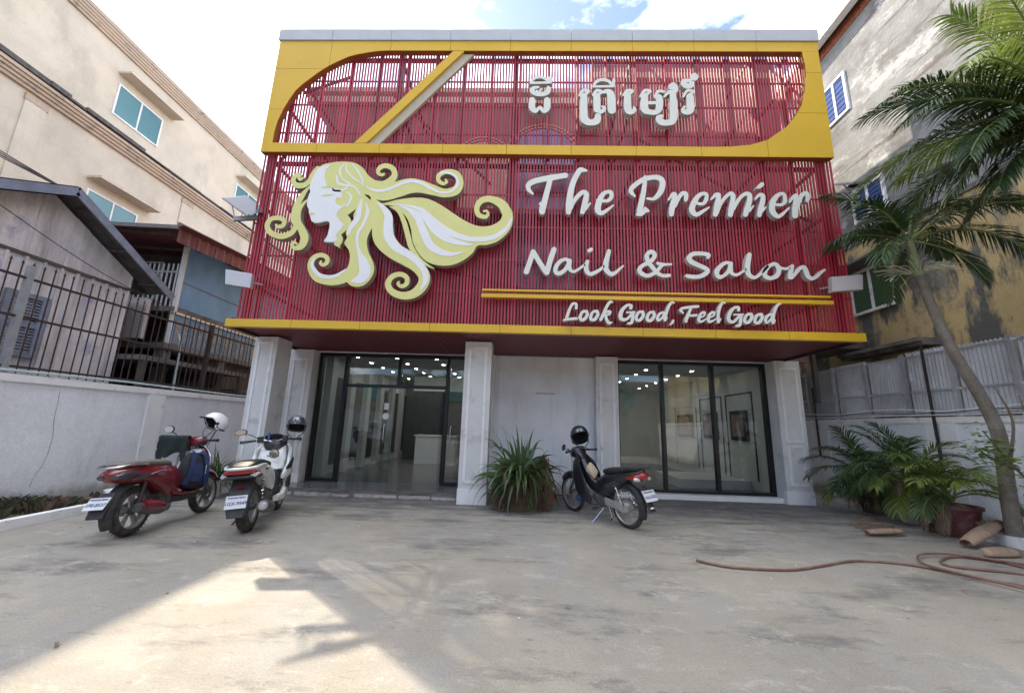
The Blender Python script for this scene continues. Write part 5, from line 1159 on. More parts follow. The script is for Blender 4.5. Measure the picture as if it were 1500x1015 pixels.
# ---- small potted plant by the white scooter
sp = thing('small_potted_plant', 'small spiky plant in a white pot against the left wall behind the white scooter', 'potted plant', (-6.35, 8.35, 0))
m = MB(); m.lathe([(0, 0), (.15, 0), (.22, .30), (.235, .30), (.235, .34), (.2, .34), (.19, .29), (0, .29)], (-6.35, 8.35, 0), 'z', 20); m.build('pot', 'pot_white', sp, 30)
m = MB()
for k in range(150):
    a = r_.uniform(0, 6.283); el = R(r_.uniform(10, 85)); d = Vector((math.cos(a)*math.cos(el), math.sin(a)*math.cos(el), math.sin(el))); P = [Vector((-6.35+r_.uniform(-.1, .1), 8.35+r_.uniform(-.1, .1), .32))]; L_ = r_.uniform(.4, .85)
    for j in range(4): d = (d+Vector((0, 0, -.35))).normalized(); P.append(P[-1]+d*L_/4)
    ribbon(m, P, [.010, .017, .014, .009, .001], Vector((0, 0, 1)), 0 if k < 105 else 1, .3)
m.build('leaves', ['strap', 'strap_dry'], sp, kind='stuff')
# ---- weeds in the left strip
m = MB(); r_ = random.Random(21)
for k in range(3400):
    y = r_.uniform(3.0, 8.3); x = r_.uniform(-8.2, -7.22); 
    if math.sin(y*3.1)+math.sin(y*7.7+x*4)*.7 < -.35: continue
    a = r_.uniform(0, 6.28); h = r_.uniform(.03, .17)*(1.0+.5*math.sin(y*2.3)); p = Vector((x, y, .05)); e = p+Vector((math.cos(a)*h*.6, math.sin(a)*h*.6, h)); ribbon(m, [p, (p+e)/2+Vector((0, 0, h*.25)), e], [.006, .022, .002], Vector((math.sin(a), -math.cos(a), .3)), 0 if k % 3 else 1)
tag(m.build('weeds', ['weed', 'strap_dry'], kind='stuff'), 'low straggly weeds and dead plants in the strip under the left wall', 'weeds')
m = MB()
for k in range(900):
    y = r_.uniform(5.6, 7.5); x = r_.uniform(7.86, 8.55); a = r_.uniform(0, 6.28); h = r_.uniform(.04, .2); p = Vector((x, y, .05)); e = p+Vector((math.cos(a)*h, math.sin(a)*h, h*.8)); ribbon(m, [p, (p+e)/2+Vector((0, 0, h*.3)), e], [.006, .02, .002], Vector((math.sin(a), -math.cos(a), .3)), 0 if k % 2 else 1)
tag(m.build('leaf_litter', ['frond_dry', 'weed'], kind='stuff'), 'dry litter and low weeds in the bed at the foot of the leaning palm', 'litter')
for i, (y, x, s) in enumerate(((5.2, -7.75, .22), (5.55, -8.0, .3), (4.7, -7.6, .2), (6.1, -8.05, .16), (7.9, -8.0, .12))):
    m = MB(); pts = []
    bm = bmesh.new(); bmesh.ops.create_icosphere(bm, subdivisions=2, radius=s)
    for v in bm.verts: v.co = v.co*(1+r_.uniform(-.22, .22)); v.co.z *= .7
    m.add([(v.co.x+x, v.co.y+y, v.co.z+.1) for v in bm.verts], [tuple(v.index for v in f.verts) for f in bm.faces]); bm.free()
    tag(m.build('concrete_lump', 'trim_white'), ['pale lump of rubble in the weeds by the left kerb', 'largest pale rubble lump leaning on the left wall foot', 'rubble lump nearest the viewer in the left strip', 'small rubble lump in the middle of the left weeds', 'smallest rubble lump beyond the red scooter'][i], 'rubble')
# ---- young tree with fresh leaves round the palm trunk
yt = thing('young_tree', 'thin young tree with fresh yellow green leaves tangled round the leaning palm trunk', 'tree', (7.55, 6.0, 0))
br = [[(7.65, 6.1, 0), (7.55, 6.15, .8), (7.25, 6.2, 1.3), (6.95, 6.2, 1.75)], [(7.55, 6.15, .8), (7.7, 6.2, 1.5), (7.6, 6.2, 2.3)], [(7.25, 6.2, 1.3), (7.3, 6.1, 1.9), (7.15, 6.1, 2.4)], [(7.6, 6.15, .6), (7.9, 6.2, 1.1), (7.95, 6.2, 1.6)], [(7.35, 6.2, 1.2), (7.0, 6.2, 1.35), (6.8, 6.2, 1.5)]]
for b in br:
    c = curve(b, 5); m = MB(); m.tube(c, [.022*(1-.8*i/len(c))+.003 for i in range(len(c))], 6); m.build('branch', 'bark', yt)
m = MB()
for k in range(430):
    b = curve(r_.choice(br[:1]+br[3:]+br[:1]+br[4:]), 5); p = r_.choice(b[len(b)//2-2:])+Vector((r_.gauss(0, .10), r_.gauss(0, .10), r_.gauss(0, .09)))
    a = r_.uniform(0, 6.28); d = Vector((math.cos(a), math.sin(a), r_.uniform(-.5, .3))).normalized(); s = r_.uniform(.035, .065)
    ribbon(m, [p, p+d*s*.5, p+d*s, p+d*s*1.5], [.004, s*.5, s*.45, .002], Vector((r_.uniform(-.4, .4), r_.uniform(-.4, .4), 1)), 0, .2)
m.build('leaves', 'bright_leaf', yt, kind='stuff')
# ---- fallen sheaths and dry fronds by the pots
for i, (a, b, w, lab) in enumerate((((6.75, 6.55, .06), (7.75, 6.95, .30), .13, 'long curled brown palm sheath leaning on the white kerb'), ((5.75, 7.1, .05), (6.5, 7.25, .06), .08, 'short rolled brown sheath lying in front of the white pot'), ((6.55, 6.2, .02), (7.15, 6.25, .03), .13, 'flat tan sheath lying on the ground beside the hose'))):
    m = MB(); a, b = Vector(a), Vector(b); d = (b-a).normalized(); s = d.cross(Vector((0, 0, 1))).normalized(); vs = []; n = 8
    for t in (0, .2, .5, .8, 1):
        for j in range(n+1):
            q = math.pi*(j/n)*(1.3 if i < 2 else .5); ww = w*(.55+.6*math.sin(math.pi*(t*.8+.15))); vs.append(a.lerp(b, t)+s*(ww*math.cos(q)*.8)+Vector((0, 0, ww*math.sin(q)*.7)))
    fs = [(r*(n+1)+j, r*(n+1)+j+1, (r+1)*(n+1)+j+1, (r+1)*(n+1)+j) for r in range(4) for j in range(n)]
    m.add(vs, fs); o = m.build('palm_sheath', 'sheath', None, True); tag(o, lab, 'palm sheath'); md = o.modifiers.new('solid', 'SOLIDIFY'); md.thickness = .006
for i, (x, y, az, L_) in enumerate(((6.9, 7.9, 200, .9), (7.1, 8.5, 215, 1.2), (6.7, 7.5, 190, .7))):
    o = frond((x, y, .04), R(az), R(8), L_, .35, .22, 22, None, mats=('frond_dry', 'sheath'), seed=300+i, w=.009, hang=.25, name='fallen_frond'); tag(o, ['short dry frond on the concrete below the white pot', 'longest dry frond trailing onto the concrete by the palms', 'dry frond nearest the viewer beside the rolled sheath'][i], 'dry frond')
# ---- hose
hp_ = [at(x, y, 2, .02) for x, y in ((1020, 820), (1055, 828), (1100, 832.5), (1160, 834), (1205, 828), (1250, 821), (1310, 824), (1370, 833), (1430, 845), (1520, 862), (1600, 872), (1700, 850), (1640, 830), (1560, 846), (1480, 838), (1400, 830), (1378, 822), (1400, 815), (1460, 822), (1530, 838))]
hp2 = [at(x, y, 2, .045) for x, y in ((1345, 819), (1352, 811), (1400, 812), (1460, 820), (1530, 831), (1620, 840))]+[at(1700, 870, 2, .02)]
loop = [at(x, y, 2, .045) for x, y in ((1345, 819), (1360, 828), (1400, 838), (1450, 850), (1520, 866))]
m = MB(); m.tube(curve([tuple(p) for p in hp_], 6), .0145, 8); m.tube(curve([tuple(p) for p in reversed(loop)]+[tuple(p) for p in hp2[1:]], 6), .0145, 8)
M['hose'] = plain('brown_rubber_hose', (.17, .09, .065), .55, var=.2, dirt=(.28, .2, .16), dsc=4); tag(m.build('garden_hose', 'hose', None, True), 'long reddish brown hose looping over the concrete on the right', 'hose')
# ---- trees over the street
def street_tree(x, y, h, rad, label, seed):
    t = thing('street_tree', label, 'tree', (x, y, 0)); r = random.Random(seed); m = MB(); m.tube([(x, y, 0), (x+.1, y, h*.3), (x, y+.1, h*.6)], [.18, .14, .08], 8); m.build('trunk', 'bark', t)
    m = MB(); bl = [Vector((x+r.gauss(0, rad*.45), y+r.gauss(0, rad*.45), h*.68+r.gauss(0, rad*.33))) for _ in range(26)]
    for k in range(2600):
        b = r.choice(bl); p = b+Vector((r.gauss(0, 1), r.gauss(0, 1), r.gauss(0, 1))).normalized()*rad*.34*r.uniform(.6, 1); a = r.uniform(0, 6.28); d = Vector((math.cos(a), math.sin(a), r.uniform(-.6, .4))).normalized(); s = r.uniform(.1, .2)
        ribbon(m, [p, p+d*s, p+d*s*2], [.01, s*.55, .01], Vector((r.uniform(-1, 1), r.uniform(-1, 1), 1)))
    m.build('crown', 'tree_leaf', t, kind='stuff')
street_tree(5.2, -7.5, 5.6, 2.1, 'dense street tree beyond the right end of the gate', 1); street_tree(1.2, -8.2, 5.0, 1.8, 'street tree beyond the middle of the gate', 2); street_tree(-7.4, -8.0, 6.2, 2.2, 'street tree beyond the left wall end', 3)

# ================================================================== MOTORBIKES
M['paint_red'] = plain('maroon_bike_paint', (.16, .010, .018), .25, var=.08, vs=3, coat=.7, dirt=(.14, .05, .045), dsc=5, da=.55, db=.8)
M['paint_white'] = plain('white_bike_paint', (.66, .68, .66), .28, var=.04, vs=3, coat=.6, dirt=(.50, .48, .43), dsc=6, da=.55, db=.8)
M['paint_black'] = plain('black_bike_paint', (.012, .013, .018), .28, var=.2, coat=.8, dirt=(.03, .03, .03), dsc=6, da=.6, db=.8)
M['plastic'] = plain('black_plastic', (.025, .027, .032), .55, var=.2, vs=8, dirt=(.07, .065, .06), dsc=7, da=.5, db=.75)
M['tyre'] = plain('dusty_tyre', (.028, .026, .025), .85, var=.2, vs=20, bmp=.4, bsc=60, dirt=(.10, .09, .08), dsc=9, da=.45, db=.7)
M['cast'] = plain('cast_aluminium', (.46, .45, .44), .42, .5, var=.15, vs=12, dirt=(.20, .17, .14), dsc=14)
M['rim'] = plain('grey_alloy', (.42, .41, .40), .4, .55, var=.15, vs=9, dirt=(.15, .12, .09), dsc=12)
M['chrome'] = plain('chrome', (.6, .6, .6), .18, 1, var=.05)
M['engine'] = plain('engine_casting', (.14, .14, .14), .5, .6, var=.25, vs=14, dirt=(.08, .07, .06), dsc=12)
M['seat'] = plain('black_seat', (.018, .018, .02), .55, var=.2, bmp=.15, bsc=200)
M['seat_dusty'] = plain('dusty_brown_seat', (.15, .135, .12), .7, var=.15)
M['red_lens'] = plain('red_lens', (.35, .01, .012), .12, coat=1, var=.2, vs=30)
M['smoke_lens'] = plain('smoked_lens', (.04, .045, .06), .12, coat=1)
M['clear_lens'] = plain('clear_lens', (.55, .56, .56), .12, coat=1)
M['plate'] = plain('plate_white', (.58, .60, .62), .45, var=.05, vs=12)
M['ink'] = plain('plate_blue_ink', (.03, .05, .20), .6)
M['mirror'] = plain('mirror_glass', (.75, .78, .8), .05, 1, var=.02)
M['cloth_dark'] = plain('dark_green_cloth', (.016, .026, .026), .95, var=.3, vs=10, bmp=.6, bsc=25)
M['navy'] = plain('navy_cloth', (.015, .03, .09), .85, var=.25, vs=12, bmp=.5, bsc=40)
M['navy_black'] = plain('black_cloth', (.010, .012, .018), .85, var=.25, vs=12, bmp=.5, bsc=40)
M['kraft'] = plain('tan_wrap', (.50, .40, .29), .7, var=.15, vs=14, bmp=.6, bsc=30)
M['blue_plastic'] = plain('blue_plastic', (.04, .14, .42), .4)
M['red_plastic'] = plain('red_plastic', (.30, .03, .05), .45, var=.2)
M['helmet_white'] = plain('white_helmet_shell', (.74, .75, .76), .2, coat=.8, var=.03)
M['helmet_grey'] = plain('grey_helmet_shell', (.17, .20, .24), .3, .3, coat=.5, var=.15, vs=20)
M['helmet_black'] = plain('black_helmet_shell', (.012, .013, .014), .15, coat=1, var=.2)

def dup_tree(src, parent=None):
    c = src.copy(); C.objects.link(c); c.parent = parent
    for ch in src.children: dup_tree(ch, c)
    return c
def wheel(x, z, r, w, par, kind, name='wheel', disc=None, mat='rim'):
    """tyre, rim with its spokes, hub"""
    tr_ = w*.52; m = MB(); pr = []
    for k in range(13):
        a = -.5*math.pi*1.25+k/12*math.pi*1.25; pr.append((r-tr_+tr_*math.cos(a), w*.5*math.sin(a)))
    m.lathe(pr, (x, 0, z), 'y', 40)
    for k in range(36):           # tread blocks
        for s in (-1, 1):
            a = 2*math.pi*(k+.25*s)/36; rr_ = r-.001; c, q = math.cos(a), math.sin(a); t = Vector((-q, 0, c)); o = Vector((x+c*rr_, s*w*.22, z+q*rr_)); n = Vector((c, 0, q))
            m.bar(o-t*.010-Vector((0, w*.14, 0)), o+t*.010+Vector((0, w*.14, 0)), .007, .006, up=tuple(n))
    ty = m.build(name, 'tyre', par, 35)
    m = MB(); ri = r-tr_*1.45
    m.lathe([(ri+.012, -w*.42), (ri, -w*.36), (ri-.014, -w*.2), (ri-.014, w*.2), (ri, w*.36), (ri+.012, w*.42)], (x, 0, z), 'y', 36)
    if kind == 'wire':
        for k in range(32):
            a = 2*math.pi*k/32; a2 = a+(.45 if k % 2 else -.45); s = 1 if k % 4 < 2 else -1
            m.tube([(x+.04*math.cos(a2), s*.035, z+.04*math.sin(a2)), (x+ri*math.cos(a), 0, z+ri*math.sin(a))], .0022, 4)
    else:
        n = 5
        for k in range(n):
            a = 2*math.pi*k/n+.3
            for da in (-.16, .16):
                m.bar((x+.03*math.cos(a), 0, z+.03*math.sin(a)), (x+(ri-.008)*math.cos(a+da), 0, z+(ri-.008)*math.sin(a+da)), .030, .020, up=(0, 1, 0))
    m.build('rim', mat, ty, 35)
    m = MB(); m.lathe([(0, -w*.55), (.035, -w*.55), (.045, -w*.3), (.045, w*.3), (.035, w*.55), (0, w*.55)], (x, 0, z), 'y', 16)
    if disc: m.lathe([(.05, disc-.002), (.10, disc-.002), (.10, disc+.002), (.05, disc+.002)], (x, 0, z), 'y', 28)
    m.build('hub', 'engine', ty, 35)
def arc_shell(par, name, x, z, R0, hw, a0, a1, mat, crown=.02, n=14, drop=.03):
    m = MB(); vs = []; k = 7
    for i in range(n+1):
        a = a0+(a1-a0)*i/n; tap = .75+.25*math.sin(math.pi*i/n)
        for lay in (0, .006):
            for j in range(k):
                u = -1+2*j/(k-1); rr_ = R0+crown*(1-u*u)-drop*abs(u)**4-lay; vs.append((x+rr_*math.cos(a), u*hw*tap, z+rr_*math.sin(a)))
    fs = []
    for i in range(n):
        for j in range(k-1):
            a = i*2*k+j; b = (i+1)*2*k+j; fs += [(a, a+1, b+1, b), (a+k, b+k, b+k+1, a+k+1)]
        for j in (0, k-1): a = i*2*k+j; b = (i+1)*2*k+j; fs.append((a, b, b+k, a+k))
    m.add(vs, fs); return m.build(name, mat, par, 40)
def text_on(par, txt, size, loc, rot, mat, name='lettering', ext=.0006):
    cu = bpy.data.curves.new('txt', 'FONT'); cu.body = txt; cu.size = size; cu.align_x = 'CENTER'; cu.align_y = 'CENTER'; cu.extrude = ext; cu.resolution_u = 2; cu.offset = .0009
    o = bpy.data.objects.new('txt', cu); C.objects.link(o); dg = bpy.context.evaluated_depsgraph_get(); me = bpy.data.meshes.new_from_object(o.evaluated_get(dg)); C.objects.unlink(o); bpy.data.objects.remove(o)
    me.materials.clear(); me.materials.append(M[mat]); me.transform(Matrix.Translation(Vector(loc)) @ rot.to_4x4()); t = link(name, me, par); return t
def plate(par, c, tilt, txt, top, side_w=.20, h=.14, ink='ink'):
    """number plate facing the rear (-x), tilted about y"""
    m = MB(); d = Vector((math.sin(tilt), 0, math.cos(tilt))); n = Vector((-math.cos(tilt), 0, math.sin(tilt))); y = Vector((0, 1, 0)); c = Vector(c)
    q = [c+y*s*side_w/2+d*t*h/2 for s, t in ((1, -1), (-1, -1), (-1, 1), (1, 1))]
    m.add(q+[p-n*.004 for p in q], [(0, 1, 2, 3), (7, 6, 5, 4), (0, 4, 5, 1), (1, 5, 6, 2), (2, 6, 7, 3), (3, 7, 4, 0)]); p = m.build('number_plate', 'plate', par)
    rot = Matrix((( 0, d.x, n.x), (-1, d.y, n.y), (0, d.z, n.z)))
    text_on(p, txt, h*.36, c+n*.002-d*h*.12, rot, ink); text_on(p, top, h*.19, c+n*.002+d*h*.32, rot, ink)
    return p
def mirror(par, base, tip, r, shape=1.0, mat='plastic', up=True):
    m = MB(); b, t = Vector(base), Vector(tip); m.tube([b, b.lerp(t, .5)+Vector((.01, 0, .03)), t], .007, 6); o = m.build('mirror_stem', mat, par)
    m = MB(); m.loft([((t.x-.012, t.y, t.z+.02), r*1.25*shape, r, 0, 2.2), ((t.x+.005, t.y, t.z+.02), r*1.35*shape, r*1.08, 0, 2.2), ((t.x+.035, t.y, t.z+.02), r*.8*shape, r*.7, 0, 2.2)], 18); o = m.build('mirror', mat, par, 40)
    m = MB(); m.loft([((t.x-.014, t.y, t.z+.02), r*1.15*shape, r*.92, 0, 2.2), ((t.x-.0125, t.y, t.z+.02), r*1.15*shape, r*.92, 0, 2.2)], 18); m.build('mirror_glass', 'mirror', o)
def grips(par, x, z, y0, y1, mat='plastic', lever=True, ang=-.06):
    for s in (-1, 1):
        m = MB(); m.tube([(x, s*y0, z), (x+ang, s*y1, z-.01)], .017, 10); m.tube([(x+ang*.97, s*(y1-.012), z-.01), (x+ang, s*(y1+.012), z-.01)], .022, 10); m.build('grip', mat, par, 40)
        m = MB(); m.tube([(x+.02, s*(y0+.01), z), (x+.05, s*(y0+.05), z-.005), (x+.045+ang, s*(y1-.03), z-.02)], .006, 6); m.build('brake_lever', 'chrome', par, 40)
def place(t, rear, front, wb, lean, sc):
    rx_, ry_, fx_, fy_ = *rear, *front; h = math.atan2(fy_-ry_, fx_-rx_); t.location = (rx_, ry_, 0); t.rotation_euler = (R(lean), 0, h); t.scale = (sc, sc, sc); t.rotation_mode = 'XYZ'
    return Matrix.Translation(Vector((rx_, ry_, 0))) @ Matrix.Rotation(h, 4, 'Z') @ Matrix.Rotation(R(lean), 4, 'X') @ Matrix.Scale(sc, 4)
def helmet(name, label, mat, open_face=True, visor=False):
    """half egg shell with opening, peak, lining and chin strap; about its own centre, face towards +x"""
    t = local_thing(name, label, 'helmet'); m = MB(); n = 28; k = 14; vs = []
    def rad(th, ph): return Vector((.150*math.sin(ph)*math.cos(th)*(1.02 if math.cos(th) < 0 else .98), .118*math.sin(ph)*math.sin(th), .135*math.cos(ph)))
    def bottom(th):    # how far down the shell reaches, by direction
        f = max(0, math.cos(th)); return R(118-44*min(1, f*1.6)**.8)
    for lay in (1, .90):
        for i in range(n):
            th = 2*math.pi*i/n
            for j in range(k+1): vs.append(rad(th, bottom(th)*j/k)*lay)
    fs = []; o = n*(k+1)
    for i in range(n):
        for j in range(k):
            a, b = i*(k+1)+j, ((i+1) % n)*(k+1)+j; fs += [(a, a+1, b+1, b), (o+a, o+b, o+b+1, o+a+1)]
        a, b = i*(k+1)+k, ((i+1) % n)*(k+1)+k; fs.append((a, o+a, o+b, b))
    m.add(vs, fs, 0); m.m = [0 if q % 1 == 0 else 0 for q in m.m]; m.build('shell', mat, t, 50)
    m = MB(); vs = [tuple(rad(2*math.pi*i/n, bottom(2*math.pi*i/n)*j/6*.985)*.895) for i in range(n) for j in range(7)]; m.add(vs, [(i*7+j, ((i+1) % n)*7+j, ((i+1) % n)*7+j+1, i*7+j+1) for i in range(n) for j in range(6)]); m.build('lining', 'navy_black', t, 60)
    m = MB(); pts = [rad(2*math.pi*i/n, bottom(2*math.pi*i/n))*1.0 for i in range(n+1)]; m.tube(pts, .006, 6); m.build('edge_trim', 'plastic', t, 60)
    m = MB(); m.tube([(.02, .105, -.05), (.04, .09, -.12), (.05, .02, -.19), (.05, -.02, -.19), (.04, -.09, -.12), (.02, -.105, -.05)], .007, 5, flat=.5); m.build('chin_strap', 'plastic', t)
    if visor:
        m = MB(); vs = []; 
        for lay in (1.03, 1.045):
            for i in range(13):
                th = R(-62+124*i/12)
                for j in range(4): vs.append(rad(th, R(52+42*j/3))*lay)
        fs = []
        for i in range(12):
            for j in range(3): a = i*4+j; fs += [(a, a+4, a+5, a+1), (52+a, 52+a+1, 52+a+5, 52+a+4)]
        m.add(vs, fs); m.build('visor', 'smoke_lens', t, 60)
    else:
        m = MB(); vs = []
        for i in range(11):
            th = R(-50+100*i/10); p = rad(th, R(70)); vs += [p*1.02, p*1.02+Vector((.045*math.cos(th), .02*math.sin(th), -.012)), p*1.02+Vector((0, 0, -.006)), p*1.02+Vector((.045*math.cos(th), .02*math.sin(th), -.017))]
        m.add(vs, [(i*4, i*4+1, i*4+5, i*4+4) for i in range(10)]+[(i*4+2, i*4+6, i*4+7, i*4+3) for i in range(10)]); m.build('peak', 'plastic', t)
    for s in (-1, 1):
        m = MB(); m.lathe([(0, s*.002), (.018, s*.002), (.018, s*.008), (0, s*.010)], (.03, s*.113, -.01), 'y', 14); m.build('side_disc', 'navy' if mat == 'helmet_white' else 'plastic', t)
    return t

# ------------------------------------------------ maroon scooter seen from its right rear
sa = local_thing('scooter', 'maroon scooter with a brown seat and chrome front shield trim by the left wall', 'scooter')
wheel(0, .27, .27, .105, sa, 'alloy'); wheel(1.23, .27, .27, .09, sa, 'alloy', disc=-.055)
m = MB(); m.loft([((-.33, 0, .66), .07, .05, .5, 2.4), ((-.28, 0, .67), .12, .085, .4, 2.6), ((-.12, 0, .68), .155, .105, .15, 2.8), ((.08, 0, .665), .18, .115, -.05, 2.8), ((.27, 0, .60), .185, .165, -.2, 2.8), ((.42, 0, .54), .17, .20, -.35, 2.8), ((.54, 0, .46), .14, .19, -.4, 2.8)], 24); bo = m.build('rear_body', 'paint_red', sa, 50)
for s in (-1, 1):
    m = MB(); m.loft([((-.335, s*.075, .665), .035, .028, .5, 2.2), ((-.26, s*.125, .675), .022, .045, .4, 2.2), ((-.12, s*.155, .70), .006, .02, .3, 2.2)], 14); m.build('rear_lamp', 'smoke_lens', bo, 50)
    m = MB(); m.loft([((-.2, s*.14, .62), .006, .012, 0, 2), ((-.1, s*.168, .635), .012, .022, 0, 2), ((.02, s*.178, .67), .005, .012, 0, 2)], 10); m.build('side_reflector', 'smoke_lens', bo, 50)
    m = MB(); m.tube([(.0, s*.183, .66), (.12, s*.191, .685), (.24, s*.19, .67)], .008, 6, flat=.5); m.build('side_trim', 'chrome', bo, 50)
m = MB(); m.loft([((-.30, 0, .785), .07, .02, 0, 2.5), ((-.22, 0, .80), .125, .035, 0, 2.8), ((0, 0, .79), .145, .04, 0, 2.8), ((.2, 0, .775), .15, .045, 0, 2.8), ((.38, 0, .76), .12, .045, 0, 2.8), ((.47, 0, .73), .07, .03, 0, 2.5)], 22); m.build('seat', 'seat_dusty', sa, 50)
m = MB(); m.tube(curve([(-.02, .15, .775), (-.2, .155, .79), (-.34, .11, .775), (-.38, 0, .77), (-.34, -.11, .775), (-.2, -.155, .79), (-.02, -.15, .775)], 5), .014, 8); m.build('grab_rail', 'chrome', sa, 50)
m = MB(); m.loft([((.45, 0, .33), .13, .06, 0, 3), ((.62, 0, .30), .17, .045, 0, 4), ((.85, 0, .31), .16, .05, 0, 4), ((.93, 0, .36), .12, .07, .3, 3)], 20); m.build('footboard', 'plastic', sa, 50)
m = MB(); m.loft([((.40, 0, .42), .165, .055, 0, 3), ((.55, 0, .36), .185, .035, 0, 3), ((.8, 0, .355), .18, .035, 0, 3), ((.92, 0, .40), .16, .05, 0, 3)], 20); m.build('side_skirt', 'paint_red', sa, 50)
sh2 = MB(); sh2.loft([((.90, 0, .34), .14, .05, -R(78), 2.6), ((.93, 0, .48), .20, .055, -R(78), 2.6), ((.97, 0, .65), .225, .06, -R(76), 2.6), ((1.0, 0, .80), .20, .065, -R(75), 2.6), ((1.02, 0, .91), .12, .06, -R(75), 2.6)], 24); fsd = sh2.build('front_shield', 'paint_red', sa, 50)
m = MB(); m.loft([((.84, 0, .38), .11, .03, -R(78), 2.6), ((.885, 0, .52), .155, .03, -R(78), 2.6), ((.92, 0, .68), .175, .035, -R(76), 2.6), ((.95, 0, .82), .15, .035, -R(75), 2.6), ((.975, 0, .90), .08, .03, -R(75), 2.6)], 22); m.build('inner_shield', 'clear_lens', fsd, 50)
m = MB(); m.tube(curve([(.88, .14, .36), (.91, .208, .50), (.945, .232, .66), (.975, .205, .82), (1.0, .11, .93), (1.01, 0, .95), (1.0, -.11, .93), (.975, -.205, .82), (.945, -.232, .66), (.91, -.208, .50), (.88, -.14, .36)], 5), .014, 8); m.build('shield_trim', 'chrome', fsd, 50)
m = MB(); m.loft([((.93, 0, 1.0), .06, .04, 0, 2.4), ((.98, 0, 1.01), .13, .06, 0, 2.4), ((1.05, 0, 1.0), .12, .075, 0, 2.4), ((1.11, 0, .99), .07, .06, 0, 2.4)], 22); hc = m.build('handlebar_cowl', 'paint_red', sa, 50)
m = MB(); m.lathe([(0, 0), (.06, 0), (.075, -.02), (.07, -.04)], (1.13, 0, .99), 'x', 20); m.build('headlamp', 'clear_lens', hc, 50)
grips(sa, .97, 1.01, .13, .33); mirror(sa, (.97, .2, 1.02), (.93, .33, 1.17), .05); mirror(sa, (.97, -.2, 1.02), (.93, -.33, 1.17), .05)
arc_shell(sa, 'front_fender', 1.23, .27, .315, .065, R(35), R(165), 'paint_red'); arc_shell(sa, 'rear_fender', 0, .27, .33, .075, R(60), R(205), 'plastic', n=16)
m = MB(); 
for s in (-1, 1): m.tube([(1.06, s*.05, .62), (1.23, s*.07, .27)], .018, 8)
m.tube([(1.0, 0, .95), (1.06, 0, .6)], .025, 8); m.build('fork', 'engine', sa, 50)
m = MB(); m.loft([((.02, .10, .27), .05, .06, 0, 2.6), ((.2, .10, .30), .055, .075, 0, 2.6), ((.42, .06, .33), .09, .09, 0, 2.6)], 16); m.loft([((.28, 0, .36), .1, .11, 0, 3), ((.50, 0, .34), .12, .10, 0, 3)], 16); m.build('engine', 'engine', sa, 50)
m = MB(); m.tube([(.42, -.12, .24), (.34, -.155, .22), (.22, -.16, .24)], [.022, .026, .05], 12); m.tube([(.22, -.16, .24), (-.02, -.17, .29), (-.13, -.172, .315)], [.06, .066, .052], 16); ex = m.build('exhaust', 'engine', sa, 50)
m = MB(); m.loft([((.20, -.20, .275), .05, .05, .1, 2.3), ((.05, -.205, .31), .062, .068, .15, 2.3), ((-.09, -.20, .335), .055, .058, .15, 2.3)], 16); m.build('heat_shield', 'paint_red', ex, 50)
m = MB(); m.tube([(-.05, -.11, .30), (.02, -.12, .58)], .022, 8); m.tube([(-.05, .11, .30), (.02, .12, .58)], .022, 8); m.build('shock_absorber', 'steel', sa, 50)
m = MB(); m.tube([(.42, .1, .26), (.38, .27, .0)], .012, 6); m.tube([(.48, .05, .24), (.35, .05, .17)], .02, 6); m.build('side_stand', 'steel', sa)
m = MB(); m.loft([((-.30, 0, .50), .075, .02, 1.0, 3), ((-.40, 0, .36), .085, .014, 1.0, 3), ((-.44, 0, .27), .08, .01, 1.0, 3)], 14); m.build('mudguard', 'plastic', sa, 50)
plate(sa, (-.425, 0, .42), R(40), '1PE-8537', 'PHNOM PENH')
MA = place(sa, (-5.27, 5.54), (-5.44, 7.01), 1.23, -5, 1.19)

# ------------------------------------------------ white maxi scooter seen from behind
sb = local_thing('scooter', 'large white scooter with a black seat parked in front of the left pillar', 'scooter')
wheel(0, .29, .29, .135, sb, 'alloy'); wheel(1.30, .29, .29, .11, sb, 'alloy', disc=.06)
m = MB(); m.loft([((-.38, 0, .76), .12, .03, .3, 2.6), ((-.30, 0, .75), .16, .075, .3, 2.6), ((-.1, 0, .73), .18, .095, .1, 2.8), ((.12, 0, .69), .195, .12, -.1, 2.8), ((.32, 0, .61), .19, .15, -.35, 2.8), ((.50, 0, .50), .16, .15, -.5, 2.8)], 24); bo = m.build('rear_body', 'paint_white', sb, 50)
m = MB(); m.loft([((-.415, 0, .742), .15, .022, .3, 2.6), ((-.36, 0, .735), .18, .036, .3, 2.6), ((-.26, 0, .73), .19, .03, .2, 2.6)], 20); m.build('tail_lamp', 'red_lens', bo, 50)
m = MB(); m.loft([((-.43, 0, .69), .11, .012, 0, 3), ((-.36, 0, .685), .20, .028, 0, 3), ((-.2, 0, .68), .20, .03, 0, 3)], 20); m.build('tail_cowl', 'plastic', bo, 50)
for s in (-1, 1):
    m = MB(); m.loft([((-.40, s*.15, .70), .035, .018, .2, 2.2), ((-.33, s*.178, .71), .02, .026, .2, 2.2)], 12); m.build('turn_signal', 'clear_lens', bo, 50)
m = MB(); m.loft([((-.40, 0, .80), .10, .014, 0, 2.6), ((-.28, 0, .825), .155, .03, 0, 3), ((0, 0, .82), .165, .04, 0, 3), ((.15, 0, .79), .165, .045, 0, 3), ((.35, 0, .76), .14, .05, 0, 3), ((.50, 0, .73), .08, .04, 0, 2.5)], 22); m.build('seat', 'seat', sb, 50)
m = MB(); m.tube(curve([(.02, .165, .79), (-.2, .185, .80), (-.38, .14, .785), (-.44, 0, .785), (-.38, -.14, .785), (-.2, -.185, .80), (.02, -.165, .79)], 5), .017, 8); m.build('grab_rail', 'paint_white', sb, 50)
